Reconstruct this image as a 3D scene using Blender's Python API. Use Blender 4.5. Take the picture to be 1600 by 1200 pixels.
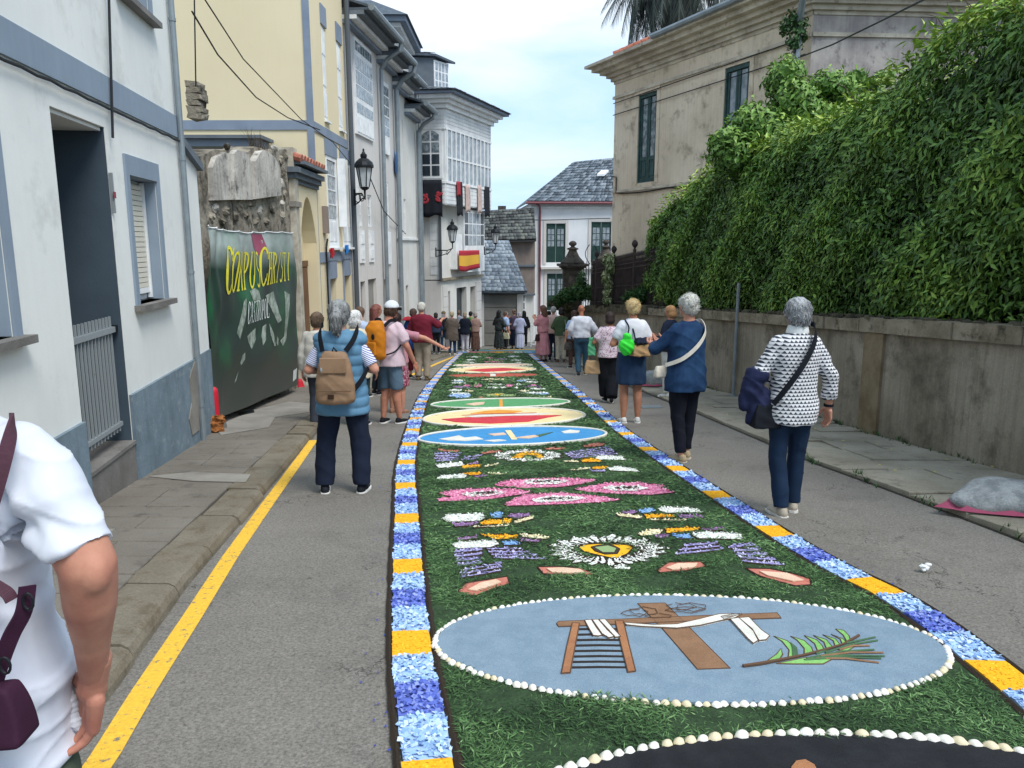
import bpy, bmesh, math, random
import numpy as np
from mathutils import Vector, Matrix, Euler
from mathutils.geometry import tessellate_polygon
R_ = math.radians
random.seed(7); rng = np.random.default_rng(7)
scene = bpy.context.scene
COL = scene.collection
for o_ in list(bpy.data.objects): bpy.data.objects.remove(o_)
# ---------------------------------------------------------------- camera, sky, sun
FPX = 1200.0; CAMH = 1.53
TH = math.atan(220/1200.0)                       # camera looks down by this much
SL = math.tan(TH - math.atan(110/1200.0))        # the street falls away at 9 per cent
cam_d = bpy.data.cameras.new('camera'); cam = bpy.data.objects.new('camera', cam_d); COL.objects.link(cam)
cam_d.sensor_width = 36; cam_d.lens = 36*FPX/1600; cam_d.clip_start = .05; cam_d.clip_end = 3000
cam.location = (0, 0, CAMH); cam.rotation_euler = (math.pi/2-TH, 0, 0)
scene.camera = cam
scene.view_settings.view_transform = 'Standard'; scene.view_settings.look = 'None'
scene.view_settings.gamma = 1; scene.view_settings.use_curve_mapping = False
scene.view_settings.exposure = 0.58
w = bpy.data.worlds.new('World'); scene.world = w; w.use_nodes = True
nt = w.node_tree; nt.nodes.clear()
N = nt.nodes.new; Lk = nt.links.new
SUN_EL, SUN_AZ = R_(56), R_(136)                 # azimuth clockwise from +Y
sky = N('ShaderNodeTexSky'); sky.sky_type = 'NISHITA'; sky.sun_disc = False
sky.sun_elevation = SUN_EL; sky.sun_rotation = SUN_AZ; sky.air_density = 1.0; sky.dust_density = 1.2
tc = N('ShaderNodeTexCoord'); mp = N('ShaderNodeMapping'); mp.inputs['Scale'].default_value = (1.3, 1.3, 4.2)
mp.inputs['Location'].default_value = (3.1, .4, .35)
no = N('ShaderNodeTexNoise'); no.inputs['Scale'].default_value = 1.7; no.inputs['Detail'].default_value = 7; no.inputs['Roughness'].default_value = .55
no.inputs['Distortion'].default_value = .4
rp = N('ShaderNodeValToRGB'); rp.color_ramp.elements[0].position = .4; rp.color_ramp.elements[1].position = .66
rp.color_ramp.elements[0].color = (0, 0, 0, 1); rp.color_ramp.elements[1].color = (1, 1, 1, 1)
mix = N('ShaderNodeMix'); mix.data_type = 'RGBA'
bg = N('ShaderNodeBackground'); bg.inputs['Strength'].default_value = .105
out = N('ShaderNodeOutputWorld')
Lk(tc.outputs['Generated'], mp.inputs['Vector']); Lk(mp.outputs['Vector'], no.inputs['Vector']); Lk(no.outputs['Fac'], rp.inputs['Fac'])
cl = N('ShaderNodeMix'); cl.data_type = 'RGBA'; cl.inputs['A'].default_value = (4.2, 6.2, 8.5, 1); cl.inputs['B'].default_value = (7.9, 8.3, 8.8, 1)
mix.inputs['Factor'].default_value = .82
Lk(rp.outputs['Color'], cl.inputs['Factor']); Lk(cl.outputs['Result'], mix.inputs['B']); Lk(sky.outputs['Color'], mix.inputs['A']); Lk(mix.outputs['Result'], bg.inputs['Color']); Lk(bg.outputs['Background'], out.inputs['Surface'])
sd = bpy.data.lights.new('sun', 'SUN'); sd.energy = 2.1; sd.angle = R_(24); sd.color = (1, .97, .92)
sun = bpy.data.objects.new('sun', sd); COL.objects.link(sun)
sun.rotation_euler = (math.pi/2-SUN_EL, 0, -SUN_AZ+math.pi)
# ---------------------------------------------------------------- survey helpers: a point of the photo -> its place in the street
CT, ST = math.cos(TH), math.sin(TH)
def ray(x, y):
 a = (x-800)/FPX; b = (600-y)/FPX
 return Vector((a, CT+b*ST, -ST+b*CT))
def gz(Y):
 return -SL*Y if Y < 60 else -SL*60
def G(x, y, dz=0.0):                              # on the street plane, dz above it
 r = ray(x, y); t = (dz-CAMH)/(r.z+SL*r.y)
 return Vector((r.x*t, r.y*t, CAMH+r.z*t))
def D(x, y, Y):
 r = ray(x, y); t = Y/r.y
 return Vector((r.x*t, Y, CAMH+r.z*t))
# ---------------------------------------------------------------- object helpers
def tag(o, label=None, cat=None, group=None, kind=None):
 if label: o['label'] = label
 if cat: o['category'] = cat
 if group: o['group'] = group
 if kind: o['kind'] = kind
 return o
def thing(name, label, cat, loc=(0, 0, 0), rz=0, group=None):
 o = bpy.data.objects.new(name, None); COL.objects.link(o); o.empty_display_size = .2
 o.location = loc; o.rotation_euler = (0, 0, rz)
 bpy.context.view_layer.update() if False else None
 return tag(o, label, cat, group)
def basis(o):
 return Matrix.LocRotScale(o.location, o.rotation_euler, o.scale)
def wm(o):
 m = basis(o)
 if o.parent: m = wm(o.parent) @ o.matrix_parent_inverse @ m
 return m
def adopt(o, parent, local=False):
 o.parent = parent
 if not local: o.matrix_parent_inverse = wm(parent).inverted()
 return o
class MB:
 def __init__(s): s.v = []; s.f = []; s.m = []; s.cm = 0; s.sm = False
 def add(s, vs, fs):
  b = len(s.v); s.v += [tuple(p) for p in vs]
  s.f += [tuple(b+i for i in f) for f in fs]; s.m += [s.cm]*len(fs)
  return s
 def box(s, a, b):
  x0, y0, z0 = a; x1, y1, z1 = b
  return s.add([(x0, y0, z0), (x1, y0, z0), (x1, y1, z0), (x0, y1, z0), (x0, y0, z1), (x1, y0, z1), (x1, y1, z1), (x0, y1, z1)],
   [(0, 3, 2, 1), (4, 5, 6, 7), (0, 1, 5, 4), (1, 2, 6, 5), (2, 3, 7, 6), (3, 0, 4, 7)])
 def hexa(s, p):                               # 8 points, bottom loop then top loop
  return s.add(p, [(0, 3, 2, 1), (4, 5, 6, 7), (0, 1, 5, 4), (1, 2, 6, 5), (2, 3, 7, 6), (3, 0, 4, 7)])
 def prism(s, poly, d):                        # poly: 3D points, extruded by vector d
  n = len(poly); d = Vector(d); P = [Vector(p) for p in poly]
  tri = tessellate_polygon([P])
  nn = sum(((P[t[1]]-P[t[0]]).cross(P[t[2]]-P[t[0]]) for t in tri), Vector())
  flip = nn.dot(d) > 0
  vs = P+[p+d for p in P]; fs = []
  a_ = sum((P[i].cross(P[(i+1) % n]) for i in range(n)), Vector())
  up = a_.dot(d) > 0
  for t in tri:
   q = (P[t[1]]-P[t[0]]).cross(P[t[2]]-P[t[0]])
   t2 = t if q.dot(d) > 0 else t[::-1]
   fs.append(tuple(i+n for i in t2)); fs.append(tuple(t2[::-1]))
  for i in range(n):
   j = (i+1) % n
   fs.append((i, j, j+n, i+n) if up else (j, i, i+n, j+n))
  return s.add(vs, fs)
 def tube(s, pts, r, n=8, cap=True, flat=None):
  pts = [Vector(p) for p in pts]
  rs = r if hasattr(r, '__len__') else [r]*len(pts)
  up = Vector((0, 0, 1)); vs = []; fs = []; pu = None
  for i, p in enumerate(pts):
   t = (pts[min(i+1, len(pts)-1)]-pts[max(i-1, 0)]).normalized()
   if pu is None:
    pu = up if abs(t.dot(up)) < .95 else Vector((1, 0, 0))
   u = (pu-t*pu.dot(t)).normalized(); pu = u; q = t.cross(u)
   for k in range(n):
    a = 2*math.pi*k/n
    vs.append(p+(u*math.cos(a)+q*math.sin(a))*rs[i])
  m = len(pts)
  for i in range(m-1):
   for k in range(n):
    k2 = (k+1) % n
    fs.append((i*n+k, i*n+k2, (i+1)*n+k2, (i+1)*n+k))
  if cap: fs.append(tuple(range(n-1, -1, -1))); fs.append(tuple((m-1)*n+k for k in range(n)))
  return s.add(vs, fs)
 def lathe(s, c, prof, n=16):                  # prof: (radius, z)
  c = Vector(c); vs = []; fs = []
  for r, z in prof:
   for k in range(n):
    a = 2*math.pi*k/n; vs.append(c+Vector((r*math.cos(a), r*math.sin(a), z)))
  for i in range(len(prof)-1):
   for k in range(n):
    k2 = (k+1) % n; fs.append((i*n+k, i*n+k2, (i+1)*n+k2, (i+1)*n+k))
  fs.append(tuple(range(n-1, -1, -1))); fs.append(tuple((len(prof)-1)*n+k for k in range(n)))
  return s.add(vs, fs)
 def ell(s, c, r, n=12, m=8, M=None):
  c = Vector(c); vs = [Vector((0, 0, r[2]))]; fs = []
  for i in range(1, m):
   ph = math.pi*i/m
   for k in range(n):
    a = 2*math.pi*k/n; vs.append(Vector((r[0]*math.sin(ph)*math.cos(a), r[1]*math.sin(ph)*math.sin(a), r[2]*math.cos(ph))))
  vs.append(Vector((0, 0, -r[2])))
  for k in range(n):
   k2 = (k+1) % n
   fs.append((0, 1+k, 1+k2)); fs.append((len(vs)-1, 1+(m-2)*n+k2, 1+(m-2)*n+k))
   for i in range(m-2): fs.append((1+i*n+k, 1+(i+1)*n+k, 1+(i+1)*n+k2, 1+i*n+k2))
  if M is not None: vs = [M @ v for v in vs]
  return s.add([v+c for v in vs], fs)
 def mesh(s, name, mats=None):
  me = bpy.data.meshes.new(name); me.from_pydata(s.v, [], s.f);
  if mats:
   for m in (mats if isinstance(mats, (list, tuple)) else [mats]): me.materials.append(m)
   if len(set(s.m)) > 1: me.polygons.foreach_set('material_index', s.m)
  if s.sm: me.polygons.foreach_set('use_smooth', [True]*len(s.f))
  me.update(); return me
def obj(name, mb, mats=None, parent=None, label=None, kind=None, local=False):
 me = mb.mesh(name, mats) if isinstance(mb, MB) else mb
 o = bpy.data.objects.new(name, me); COL.objects.link(o)
 if parent is not None: adopt(o, parent, local)
 return tag(o, label, None, None, kind)
def inst(name, me, M, parent=None):
 o = bpy.data.objects.new(name, me); COL.objects.link(o)
 l, r, sc = M.decompose(); o.location = l; o.rotation_euler = r.to_euler(); o.scale = sc
 if parent is not None: adopt(o, parent)
 return o
def np_mesh(name, V, F, mat, attr=None, smooth=False):   # fast mesh from arrays (F: n x 3 or n x 4)
 me = bpy.data.meshes.new(name); V = np.asarray(V, np.float32); F = np.asarray(F, np.int32)
 k = F.shape[1]
 me.vertices.add(len(V)); me.vertices.foreach_set('co', V.ravel())
 me.loops.add(F.size); me.loops.foreach_set('vertex_index', F.ravel())
 me.polygons.add(len(F)); me.polygons.foreach_set('loop_start', np.arange(0, F.size, k, dtype=np.int32))
 me.polygons.foreach_set('loop_total', np.full(len(F), k, np.int32))
 me.update(calc_edges=True); me.validate()
 if attr is not None:
  a = me.attributes.new('r', 'FLOAT', 'FACE'); a.data.foreach_set('value', np.asarray(attr, np.float32))
 if smooth: me.polygons.foreach_set('use_smooth', [True]*len(F))
 me.materials.append(mat); return me
# ---------------------------------------------------------------- materials
def hx(h):
 c = [int(h[i:i+2], 16)/255 for i in (0, 2, 4)]
 return tuple((x/12.92 if x <= .04045 else ((x+.055)/1.055)**2.4) for x in c)
def c4(c):
 c = hx(c) if isinstance(c, str) else c
 return (c[0], c[1], c[2], 1)
def mat(name, col, rough=.8, var=None, bump=None, streak=None, stain=None, metal=0, attr=None, grain=None, spec=.3, trans=0, sss=0, crack=None):
 """var=(scale, colour2, lo, hi) large soft variation; streak=(colour, amount) vertical weather streaks; stain=(colour, scale, lo, hi);
 attr=(colour at 0, colour at 1); grain=(scale, amount) fine speckle; bump=(scale, strength[, distance])"""
 m = bpy.data.materials.new(name); m.use_nodes = True; t = m.node_tree; n = t.nodes; l = t.links
 b = n['Principled BSDF']; b.inputs['Roughness'].default_value = rough; b.inputs['Metallic'].default_value = metal
 b.inputs['Specular IOR Level'].default_value = spec
 if trans: b.inputs['Transmission Weight'].default_value = trans
 tcn = n.new('ShaderNodeTexCoord'); P = tcn.outputs['Object']
 def noise(scale, det=5, rg=.6, vec=None):
  q = n.new('ShaderNodeTexNoise'); q.inputs['Scale'].default_value = scale; q.inputs['Detail'].default_value = det; q.inputs['Roughness'].default_value = rg
  l.new(vec or P, q.inputs['Vector']); return q.outputs['Fac']
 def rng_(f, lo, hi):
  q = n.new('ShaderNodeMapRange'); q.inputs[1].default_value = lo; q.inputs[2].default_value = hi; l.new(f, q.inputs[0]); return q.outputs[0]
 def mx(f, a, bb, mode='MIX'):
  q = n.new('ShaderNodeMix'); q.data_type = 'RGBA'; q.blend_type = mode
  if isinstance(f, float): q.inputs['Factor'].default_value = f
  else: l.new(f, q.inputs['Factor'])
  for s_, v in (('A', a), ('B', bb)):
   if isinstance(v, (tuple, str)): q.inputs[s_].default_value = c4(v)
   else: l.new(v, q.inputs[s_])
  return q.outputs['Result']
 cur = c4(col)
 if attr:
  at = n.new('ShaderNodeAttribute'); at.attribute_name = 'r'
  r = n.new('ShaderNodeValToRGB'); es = r.color_ramp.elements
  es[0].color = c4(attr[0]); es[-1].color = c4(attr[-1])
  for i in range(1, len(attr)-1): e = es.new(i/(len(attr)-1)); e.color = c4(attr[i])
  l.new(at.outputs['Fac'], r.inputs['Fac']); cur = r.outputs['Color']
 if var: cur = mx(rng_(noise(var[0]), var[2], var[3]), cur, c4(var[1]))
 if stain: cur = mx(rng_(noise(stain[1], 8, .7), stain[2], stain[3]), cur, c4(stain[0]))
 if streak:
  mpn = n.new('ShaderNodeMapping'); mpn.inputs['Scale'].default_value = (11, 11, .45); l.new(P, mpn.inputs['Vector'])
  f = rng_(noise(1.4, 6, .65, mpn.outputs['Vector']), .45, .8)
  q = n.new('ShaderNodeMath'); q.operation = 'MULTIPLY'; q.inputs[1].default_value = streak[1]; l.new(f, q.inputs[0])
  cur = mx(q.outputs[0], cur, c4(streak[0]))
 if crack:
  c_ = n.new('ShaderNodeMath'); c_.operation = 'SUBTRACT'; c_.inputs[1].default_value = .5; l.new(noise(crack[0], 7, .62), c_.inputs[0]); d_ = n.new('ShaderNodeMath'); d_.operation = 'ABSOLUTE'; l.new(c_.outputs[0], d_.inputs[0])
  e_ = n.new('ShaderNodeMath'); e_.operation = 'MULTIPLY'; l.new(rng_(d_.outputs[0], crack[1], 0), e_.inputs[0]); l.new(rng_(noise(.6, 2), .5, .56), e_.inputs[1]); cur = mx(e_.outputs[0], cur, c4(crack[2]))
 if grain:
  f = rng_(noise(grain[0], 3, .8), .3, .7)
  q = n.new('ShaderNodeMapRange'); q.inputs[1].default_value = 0; q.inputs[2].default_value = 1
  q.inputs[3].default_value = 1-grain[1]; q.inputs[4].default_value = 1+grain[1]; l.new(f, q.inputs[0])
  v = n.new('ShaderNodeVectorMath'); v.operation = 'SCALE'
  if isinstance(cur, tuple): v.inputs[0].default_value = cur[:3]
  else: l.new(cur, v.inputs[0])
  l.new(q.outputs[0], v.inputs['Scale']); cur = v.outputs[0]
 if isinstance(cur, tuple): b.inputs['Base Color'].default_value = cur
 else: l.new(cur, b.inputs['Base Color'])
 if bump:
  bn = n.new('ShaderNodeBump'); bn.inputs['Strength'].default_value = bump[1]; bn.inputs['Distance'].default_value = bump[2] if len(bump) > 2 else .01
  l.new(noise(bump[0], 6, .65), bn.inputs['Height']); l.new(bn.outputs['Normal'], b.inputs['Normal'])
 return m
class Facade:                                     # upright plane from P to Q (near to far); side=1: left of the street, outward = right of P->Q
 def __init__(s, P, Q, side=1):
  s.P = Vector((P[0], P[1])); s.Q = Vector((Q[0], Q[1])); s.L = (s.Q-s.P).length; s.u = (s.Q-s.P)/s.L
  s.n = Vector((s.u.y, -s.u.x))*side; s.side = side
 def pt(s, a, z, d=0):
  q = s.P+s.u*a+s.n*d; return Vector((q.x, q.y, z))
 def px(s, x, y, d=0):
  r = ray(x, y); o = s.P+s.n*d; t = o.dot(s.n)/(r.x*s.n.x+r.y*s.n.y)
  q = Vector((r.x*t, r.y*t)); return ((q-o).dot(s.u), CAMH+r.z*t)
 def rect(s, x0, y0, x1, y1, d=0):             # left top, right bottom in the photo
  a, z1 = s.px(x0, y0, d); b, z0 = s.px(x1, y1, d)
  return (min(a, b), max(a, b), min(z0, z1), max(z0, z1))
 def box(s, mb, a0, a1, z0, z1, d0, d1):
  p = [s.pt(a, z, d) for z in (z0, z1) for a, d in ((a0, d1), (a1, d1), (a1, d0), (a0, d0))]
  if s.side < 0: p = [s.pt(a, z, d) for z in (z0, z1) for a, d in ((a0, d0), (a1, d0), (a1, d1), (a0, d1))]
  return mb.hexa(p)
 def sbox(s, mb, a0, a1, z0, z1, z0b, z1b, d0, d1):   # sloping box: z at a0, z at a1
  o = ((a0, d1), (a1, d1), (a1, d0), (a0, d0)) if s.side > 0 else ((a0, d0), (a1, d0), (a1, d1), (a0, d1))
  p = [s.pt(a, (z0 if a == a0 else z0b), d) for a, d in o]+[s.pt(a, (z1 if a == a0 else z1b), d) for a, d in o]
  return mb.hexa(p)
 def wall(s, a0, a1, z0, z1, holes=(), depth=.2, th=.25):
  """sheet with openings and their reveals, backed by a thickness"""
  mb = MB(); A = sorted({a0, a1, *[h[0] for h in holes], *[h[1] for h in holes]}); Z = sorted({z0, z1, *[h[2] for h in holes], *[h[3] for h in holes]})
  A = [a for a in A if a0 <= a <= a1]; Z = [z for z in Z if z0 <= z <= z1]
  def inh(a, z): return any(h[0] < a < h[1] and h[2] < z < h[3] for h in holes)
  for i in range(len(A)-1):
   for j in range(len(Z)-1):
    if inh((A[i]+A[i+1])/2, (Z[j]+Z[j+1])/2): continue
    q = [s.pt(A[i], Z[j]), s.pt(A[i+1], Z[j]), s.pt(A[i+1], Z[j+1]), s.pt(A[i], Z[j+1])]
    mb.add(q if s.side > 0 else q[::-1], [(0, 1, 2, 3)])
  for h in holes:
   c = [(h[0], h[2]), (h[1], h[2]), (h[1], h[3]), (h[0], h[3])]
   for i in range(4):
    p, q = c[i], c[(i+1) % 4]
    f = [s.pt(*p), s.pt(*q), s.pt(q[0], q[1], -depth), s.pt(p[0], p[1], -depth)]
    mb.add(f[::-1] if s.side > 0 else f, [(0, 1, 2, 3)])
  return mb
def window(F, r, parent, fm, gm, cols=2, rows=3, bar=.03, frame=.06, d=-.12, name='window', panes=True, solid=0, solidm=None):
 """frame with glazing bars (one mesh), a pane in every opening; the lowest `solid` share is a panel"""
 a0, a1, z0, z1 = r; mb = MB(); t = .05
 F.box(mb, a0, a0+frame, z0, z1, d, d+t); F.box(mb, a1-frame, a1, z0, z1, d, d+t)
 F.box(mb, a0+frame, a1-frame, z0, z0+frame, d, d+t); F.box(mb, a0+frame, a1-frame, z1-frame, z1, d, d+t)
 ia0, ia1, iz0, iz1 = a0+frame, a1-frame, z0+frame, z1-frame
 if solid:
  zs = iz0+(iz1-iz0)*solid; F.box(mb, ia0, ia1, iz0, zs, d, d+t*.7)
  F.box(mb, ia0+.06, (ia0+ia1)/2-.04, iz0+.06, zs-.06, d+t*.7, d+t*.95); F.box(mb, (ia0+ia1)/2+.04, ia1-.06, iz0+.06, zs-.06, d+t*.7, d+t*.95)
  iz0 = zs
 cw = (ia1-ia0)/cols; rh = (iz1-iz0)/rows
 for i in range(1, cols): F.box(mb, ia0+cw*i-bar/2, ia0+cw*i+bar/2, iz0, iz1, d, d+t*.8)
 for j in range(1, rows):
  for i in range(cols):
   F.box(mb, ia0+cw*i+(bar/2 if i else 0), ia0+cw*(i+1)-(bar/2 if i < cols-1 else 0), iz0+rh*j-bar/2, iz0+rh*j+bar/2, d, d+t*.7)
 o = obj(name, mb, fm, parent)
 if panes:
  for i in range(cols):
   for j in range(rows):
    g = MB(); F.box(g, ia0+cw*i+bar*.3, ia0+cw*(i+1)-bar*.3, iz0+rh*j+bar*.3, iz0+rh*(j+1)-bar*.3, d+.008, d+.016)
    obj('pane', g, gm, o)
 return o
# ================================================================ MATERIALS
M = {}
M['asphalt'] = mat('asphalt', '7d7972', .92, var=(.3, '6e6a64', .35, .65), stain=('5f5c57', 1.7, .52, .78), grain=(75, .5), bump=(110, .6, .006), crack=(.7, .0035, '3a3835'))
M['ground'] = mat('ground', '77746a', .95, var=(.5, '5e5c50', .3, .7), grain=(30, .2))
M['yellowpaint'] = mat('yellow_road_paint', 'e8b73e', .75, stain=('7d7766', 24, .57, .63), grain=(60, .18), bump=(90, .3))
M['slab'] = mat('pavement_slab', '7a746b', .9, var=(1.2, '686259', .35, .7), stain=('443f39', 5, .55, .75), grain=(90, .2), bump=(60, .4, .006))
M['slabpale'] = mat('pale_cement_patch', '918d85', .9, var=(2.5, '7b766e', .35, .65), grain=(80, .12), bump=(60, .3))
M['kerb'] = mat('kerb_stone', '7c7567', .9, var=(3, '6a6151', .3, .7), stain=('5b5140', 6, .52, .72), grain=(70, .25), bump=(26, .6, .012))
M['flag'] = mat('flagstone', 'a09a8b', .92, var=(1.4, '857f70', .35, .65), stain=('5e5a50', 4, .55, .75), grain=(80, .22), bump=(22, .7, .015))
M['white_wall'] = mat('white_render', 'e6e7e2', .9, var=(.8, 'd8dad6', .4, .7), streak=('c3c6c3', .14), stain=('b9bab4', 1.3, .55, .8), bump=(55, .22, .005))
M['blue_trim'] = mat('blue_grey_paint', '8a98a6', .85, var=(2, '808e9c', .3, .7), streak=('93a3b2', .4), bump=(60, .2, .004))
M['plinth'] = mat('weathered_blue_plinth', '7a8b96', .9, var=(3, '65757f', .35, .65), stain=('909c9f', 8, .56, .7), streak=('5a6a72', .5), bump=(30, .5, .01))
M['dark_recess'] = mat('dark_grey_blue_paint', '46545f', .85, var=(2, '3c4954', .3, .7), bump=(50, .15))
M['granite'] = mat('granite', '7d7a76', .7, grain=(150, .5), var=(2, '6b6864', .4, .6), bump=(80, .2))
M['grey_metal'] = mat('grey_painted_metal', '98a0a3', .5, metal=.3, stain=('7a7f80', 20, .6, .75))
M['zinc'] = mat('zinc_pipe', '8d979c', .5, metal=.4, var=(4, '7b858b', .4, .7))
M['dark_pipe'] = mat('dark_pipe', '565c62', .55, metal=.2)
M['cream'] = mat('cream_yellow_render', 'e2d4b2', .9, var=(.5, 'dbcdaa', .35, .7), streak=('cfc19c', .12), bump=(50, .2, .004))
M['grey_trim'] = mat('blue_grey_trim', '8490a0', .88, var=(2, '788494', .4, .7), bump=(50, .15))
M['cornice_dark'] = mat('dark_grey_cornice', '6a737b', .8, var=(3, '5c646b', .4, .7), bump=(40, .2))
M['white_paint'] = mat('white_paint', 'eceeee', .55, var=(3, 'd4d8da', .4, .7))
M['white_board'] = mat('white_boarding', 'e6e8e8', .7, var=(2, 'cacecf', .4, .7), streak=('b5b9b9', .35))
M['grey_render'] = mat('pale_grey_render', 'd2cfcb', .9, var=(.8, 'c8c5c1', .4, .7), streak=('adaba7', .4), stain=('b1b0aa', 2, .6, .8), bump=(40, .2, .005))
M['white_render2'] = mat('off_white_render', 'dddcd7', .9, var=(.8, 'd0cfc9', .4, .7), streak=('a9a79f', .5), bump=(40, .2, .005))
M['bright_white'] = mat('bright_white_render', 'e4e7ea', .9, var=(.8, 'd7dadd', .4, .7), streak=('c3c7c9', .25), bump=(40, .15, .004))
M['glass'] = mat('dark_window_glass', '2d3740', .08, spec=.6)
M['glass_pale'] = mat('curtained_window_glass', '9faab3', .12, var=(5, '7d8891', .4, .6), spec=.6)
M['glass_grey'] = mat('net_curtained_glass', '5f6b73', .1, var=(7, '98a2a6', .45, .6), spec=.6)
M['blind'] = mat('cream_roller_blind', 'd9d4c4', .6)
M['slate'] = mat('slate', '56606a', .6, var=(6, '454e57', .35, .65), grain=(40, .2), bump=(30, .4))
M['slate_n'] = mat('slate_pieces', '59636e', .55, attr=('3d464f', '566069', '6d7882', '8b949b'), grain=(25, .15), bump=(25, .3))
M['slate_old'] = mat('old_mossy_slate', '5a5a50', .8, attr=('383a3a', '4c4f4e', '606462', '73766f'), grain=(20, .2), bump=(20, .4))
M['stone_ruin'] = mat('ruined_masonry', 'a1998a', .95, var=(2.5, '776f62', .35, .65), stain=('3e3a33', 5, .5, .66), bump=(12, .9, .05))
M['plaster_ruin'] = mat('old_lime_plaster', 'cdc8be', .95, var=(1.8, 'a8a39b', .38, .62), stain=('55524d', 3.2, .54, .68), streak=('67645f', .6), bump=(10, .7, .03))
M['cap_ruin'] = mat('mossy_wall_stones', '66614f', .95, var=(4, '4a4639', .4, .6), stain=('2f2d27', 7, .5, .65), bump=(14, .9, .05))
M['pale_wood'] = mat('weathered_pale_post', 'c6bfb0', .85, var=(5, 'a59d8d', .4, .6), streak=('8b8272', .5))
M['brown_door'] = mat('brown_timber', '7a5a41', .7, var=(2, '6b4d37', .4, .6), streak=('5d422e', .6), bump=(40, .3))
M['beige_wall'] = mat('weathered_beige_render', 'e0d3bf', .95, var=(.55, 'c8baa5', .36, .62), stain=('8f8473', 2.2, .54, .72), streak=('8e8270', .3), bump=(9, .6, .02))
M['beige_wall2'] = mat('weathered_grey_purple_render', 'b9b1aa', .95, var=(.8, '958d8b', .42, .56), stain=('6f6769', 2.6, .56, .7), streak=('c4bfb6', .5), bump=(9, .6, .02))
M['beige_trim'] = mat('weathered_stone_cornice', 'cbc3b3', .95, var=(1.6, 'a99f90', .38, .62), stain=('7b7163', 5, .56, .7), bump=(16, .6, .02))
M['green_door'] = mat('dark_green_joinery', '26443f', .55, var=(4, '203a36', .4, .6))
M['green_shutter'] = mat('faded_green_shutter', '33504f', .6, var=(6, '28403f', .4, .6), streak=('51696a', .3))
M['terracotta'] = mat('terracotta_tiles', 'b07a68', .85, var=(6, '9c5b48', .4, .6), grain=(30, .2))
M['conc_wall'] = mat('streaked_concrete_wall', '9c9485', .95, var=(.9, '807869', .38, .62), stain=('554e44', 1.5, .5, .68), streak=('57514a', .55), bump=(14, .7, .015), grain=(50, .15))
M['conc_low'] = mat('rusty_lichen_wall_patch', '857862', .95, var=(3, '6f6049', .4, .6), bump=(14, .7, .015))
M['coping'] = mat('mossy_coping', '9a917f', .95, var=(2, '7a715f', .38, .62), stain=('4a4438', 6, .53, .68), bump=(12, .9, .03))
M['soil'] = mat('dark_soil', '3a3428', .98, grain=(30, .3), bump=(15, .8, .03))
M['iron'] = mat('black_wrought_iron', '22262a', .5, metal=.4)
M['rust_iron'] = mat('rusty_brown_iron', '453c3a', .8, var=(5, '352e2d', .4, .6))
M['dark_stone'] = mat('dark_lichened_stone', '4f4a45', .95, var=(4, '6b645c', .5, .65), stain=('2f2c29', 6, .5, .65), bump=(14, .8, .03))
M['lamp_glass'] = mat('frosted_lamp_glass', 'c9ced0', .35, var=(6, 'b9bec1', .4, .6))
M['sheet_brown'] = mat('grey_brown_cladding', '8d8078', .85, var=(1.5, '7f736c', .4, .6), streak=('6b615b', .5))
M['garage'] = mat('grey_garage_door', '8f8d88', .8, var=(.8, '7d7b75', .4, .6), streak=('6f6d68', .3))
M['cable'] = mat('black_cable', '24272a', .7)
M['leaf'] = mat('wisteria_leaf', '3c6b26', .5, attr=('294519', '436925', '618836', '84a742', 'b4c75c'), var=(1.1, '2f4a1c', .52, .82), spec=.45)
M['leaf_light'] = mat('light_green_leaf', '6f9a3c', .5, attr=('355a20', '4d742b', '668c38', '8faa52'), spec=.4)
M['leaf_dark'] = mat('dark_green_leaf', '2f4f28', .55, attr=('1e3a1b', '2c4d25', '3d6130', '4f7038'), spec=.35)
M['leaf_var'] = mat('cream_variegated_leaf', 'a9b58a', .5, attr=('3f5a33', '6f8454', 'a3ad80', 'c3c8a4'))
M['frond'] = mat('grey_green_palm_frond', '3e4a42', .7, attr=('1f2625', '2e3835', '434e49', '5a645d'))
M['trunk'] = mat('palm_trunk_bark', '55483d', .95, var=(4, '3e352d', .4, .6), bump=(12, .9, .04))
M['wood_stem'] = mat('brown_stem', '4c4234', .9)
# ================================================================ GROUND, ROAD, PAVEMENTS
def lerpX(poly, Y):
 if Y <= poly[0][1]:
  (x0, y0), (x1, y1) = poly[0], poly[1]
 elif Y >= poly[-1][1]:
  (x0, y0), (x1, y1) = poly[-2], poly[-1]
 else:
  for (x0, y0), (x1, y1) in zip(poly, poly[1:]):
   if y0 <= Y <= y1: break
 return x0+(x1-x0)*(Y-y0)/(y1-y0)
KL = [(-1.45, 0), (-1.61, 2.76), (-1.82, 4.0), (-2.02, 5.65), (-2.2, 7.07), (-2.37, 8.47), (-2.58, 10.04), (-2.78, 14), (-2.8, 19), (-2.6, 24), (-2.2, 29)]
KR = [(3.6, 0), (3.42, 4.8), (3.25, 6.33), (3.06, 7.64), (2.81, 11.57), (2.35, 17), (1.75, 25), (1.2, 33)]
FL = [(-1.9, -3), (-3.25, 6.12), (-3.75, 9.4), (-4.03, 9.7), (-4.22, 15), (-4.26, 17.2), (-4.22, 20.4), (-3.95, 23.7), (-3.56, 28.4), (-3.3, 34)]
WR = [(5.05, 2.5), (4.68, 7.07), (4.46, 9.76), (3.95, 15.03), (3.05, 20.5), (2.35, 26.5)]
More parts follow.
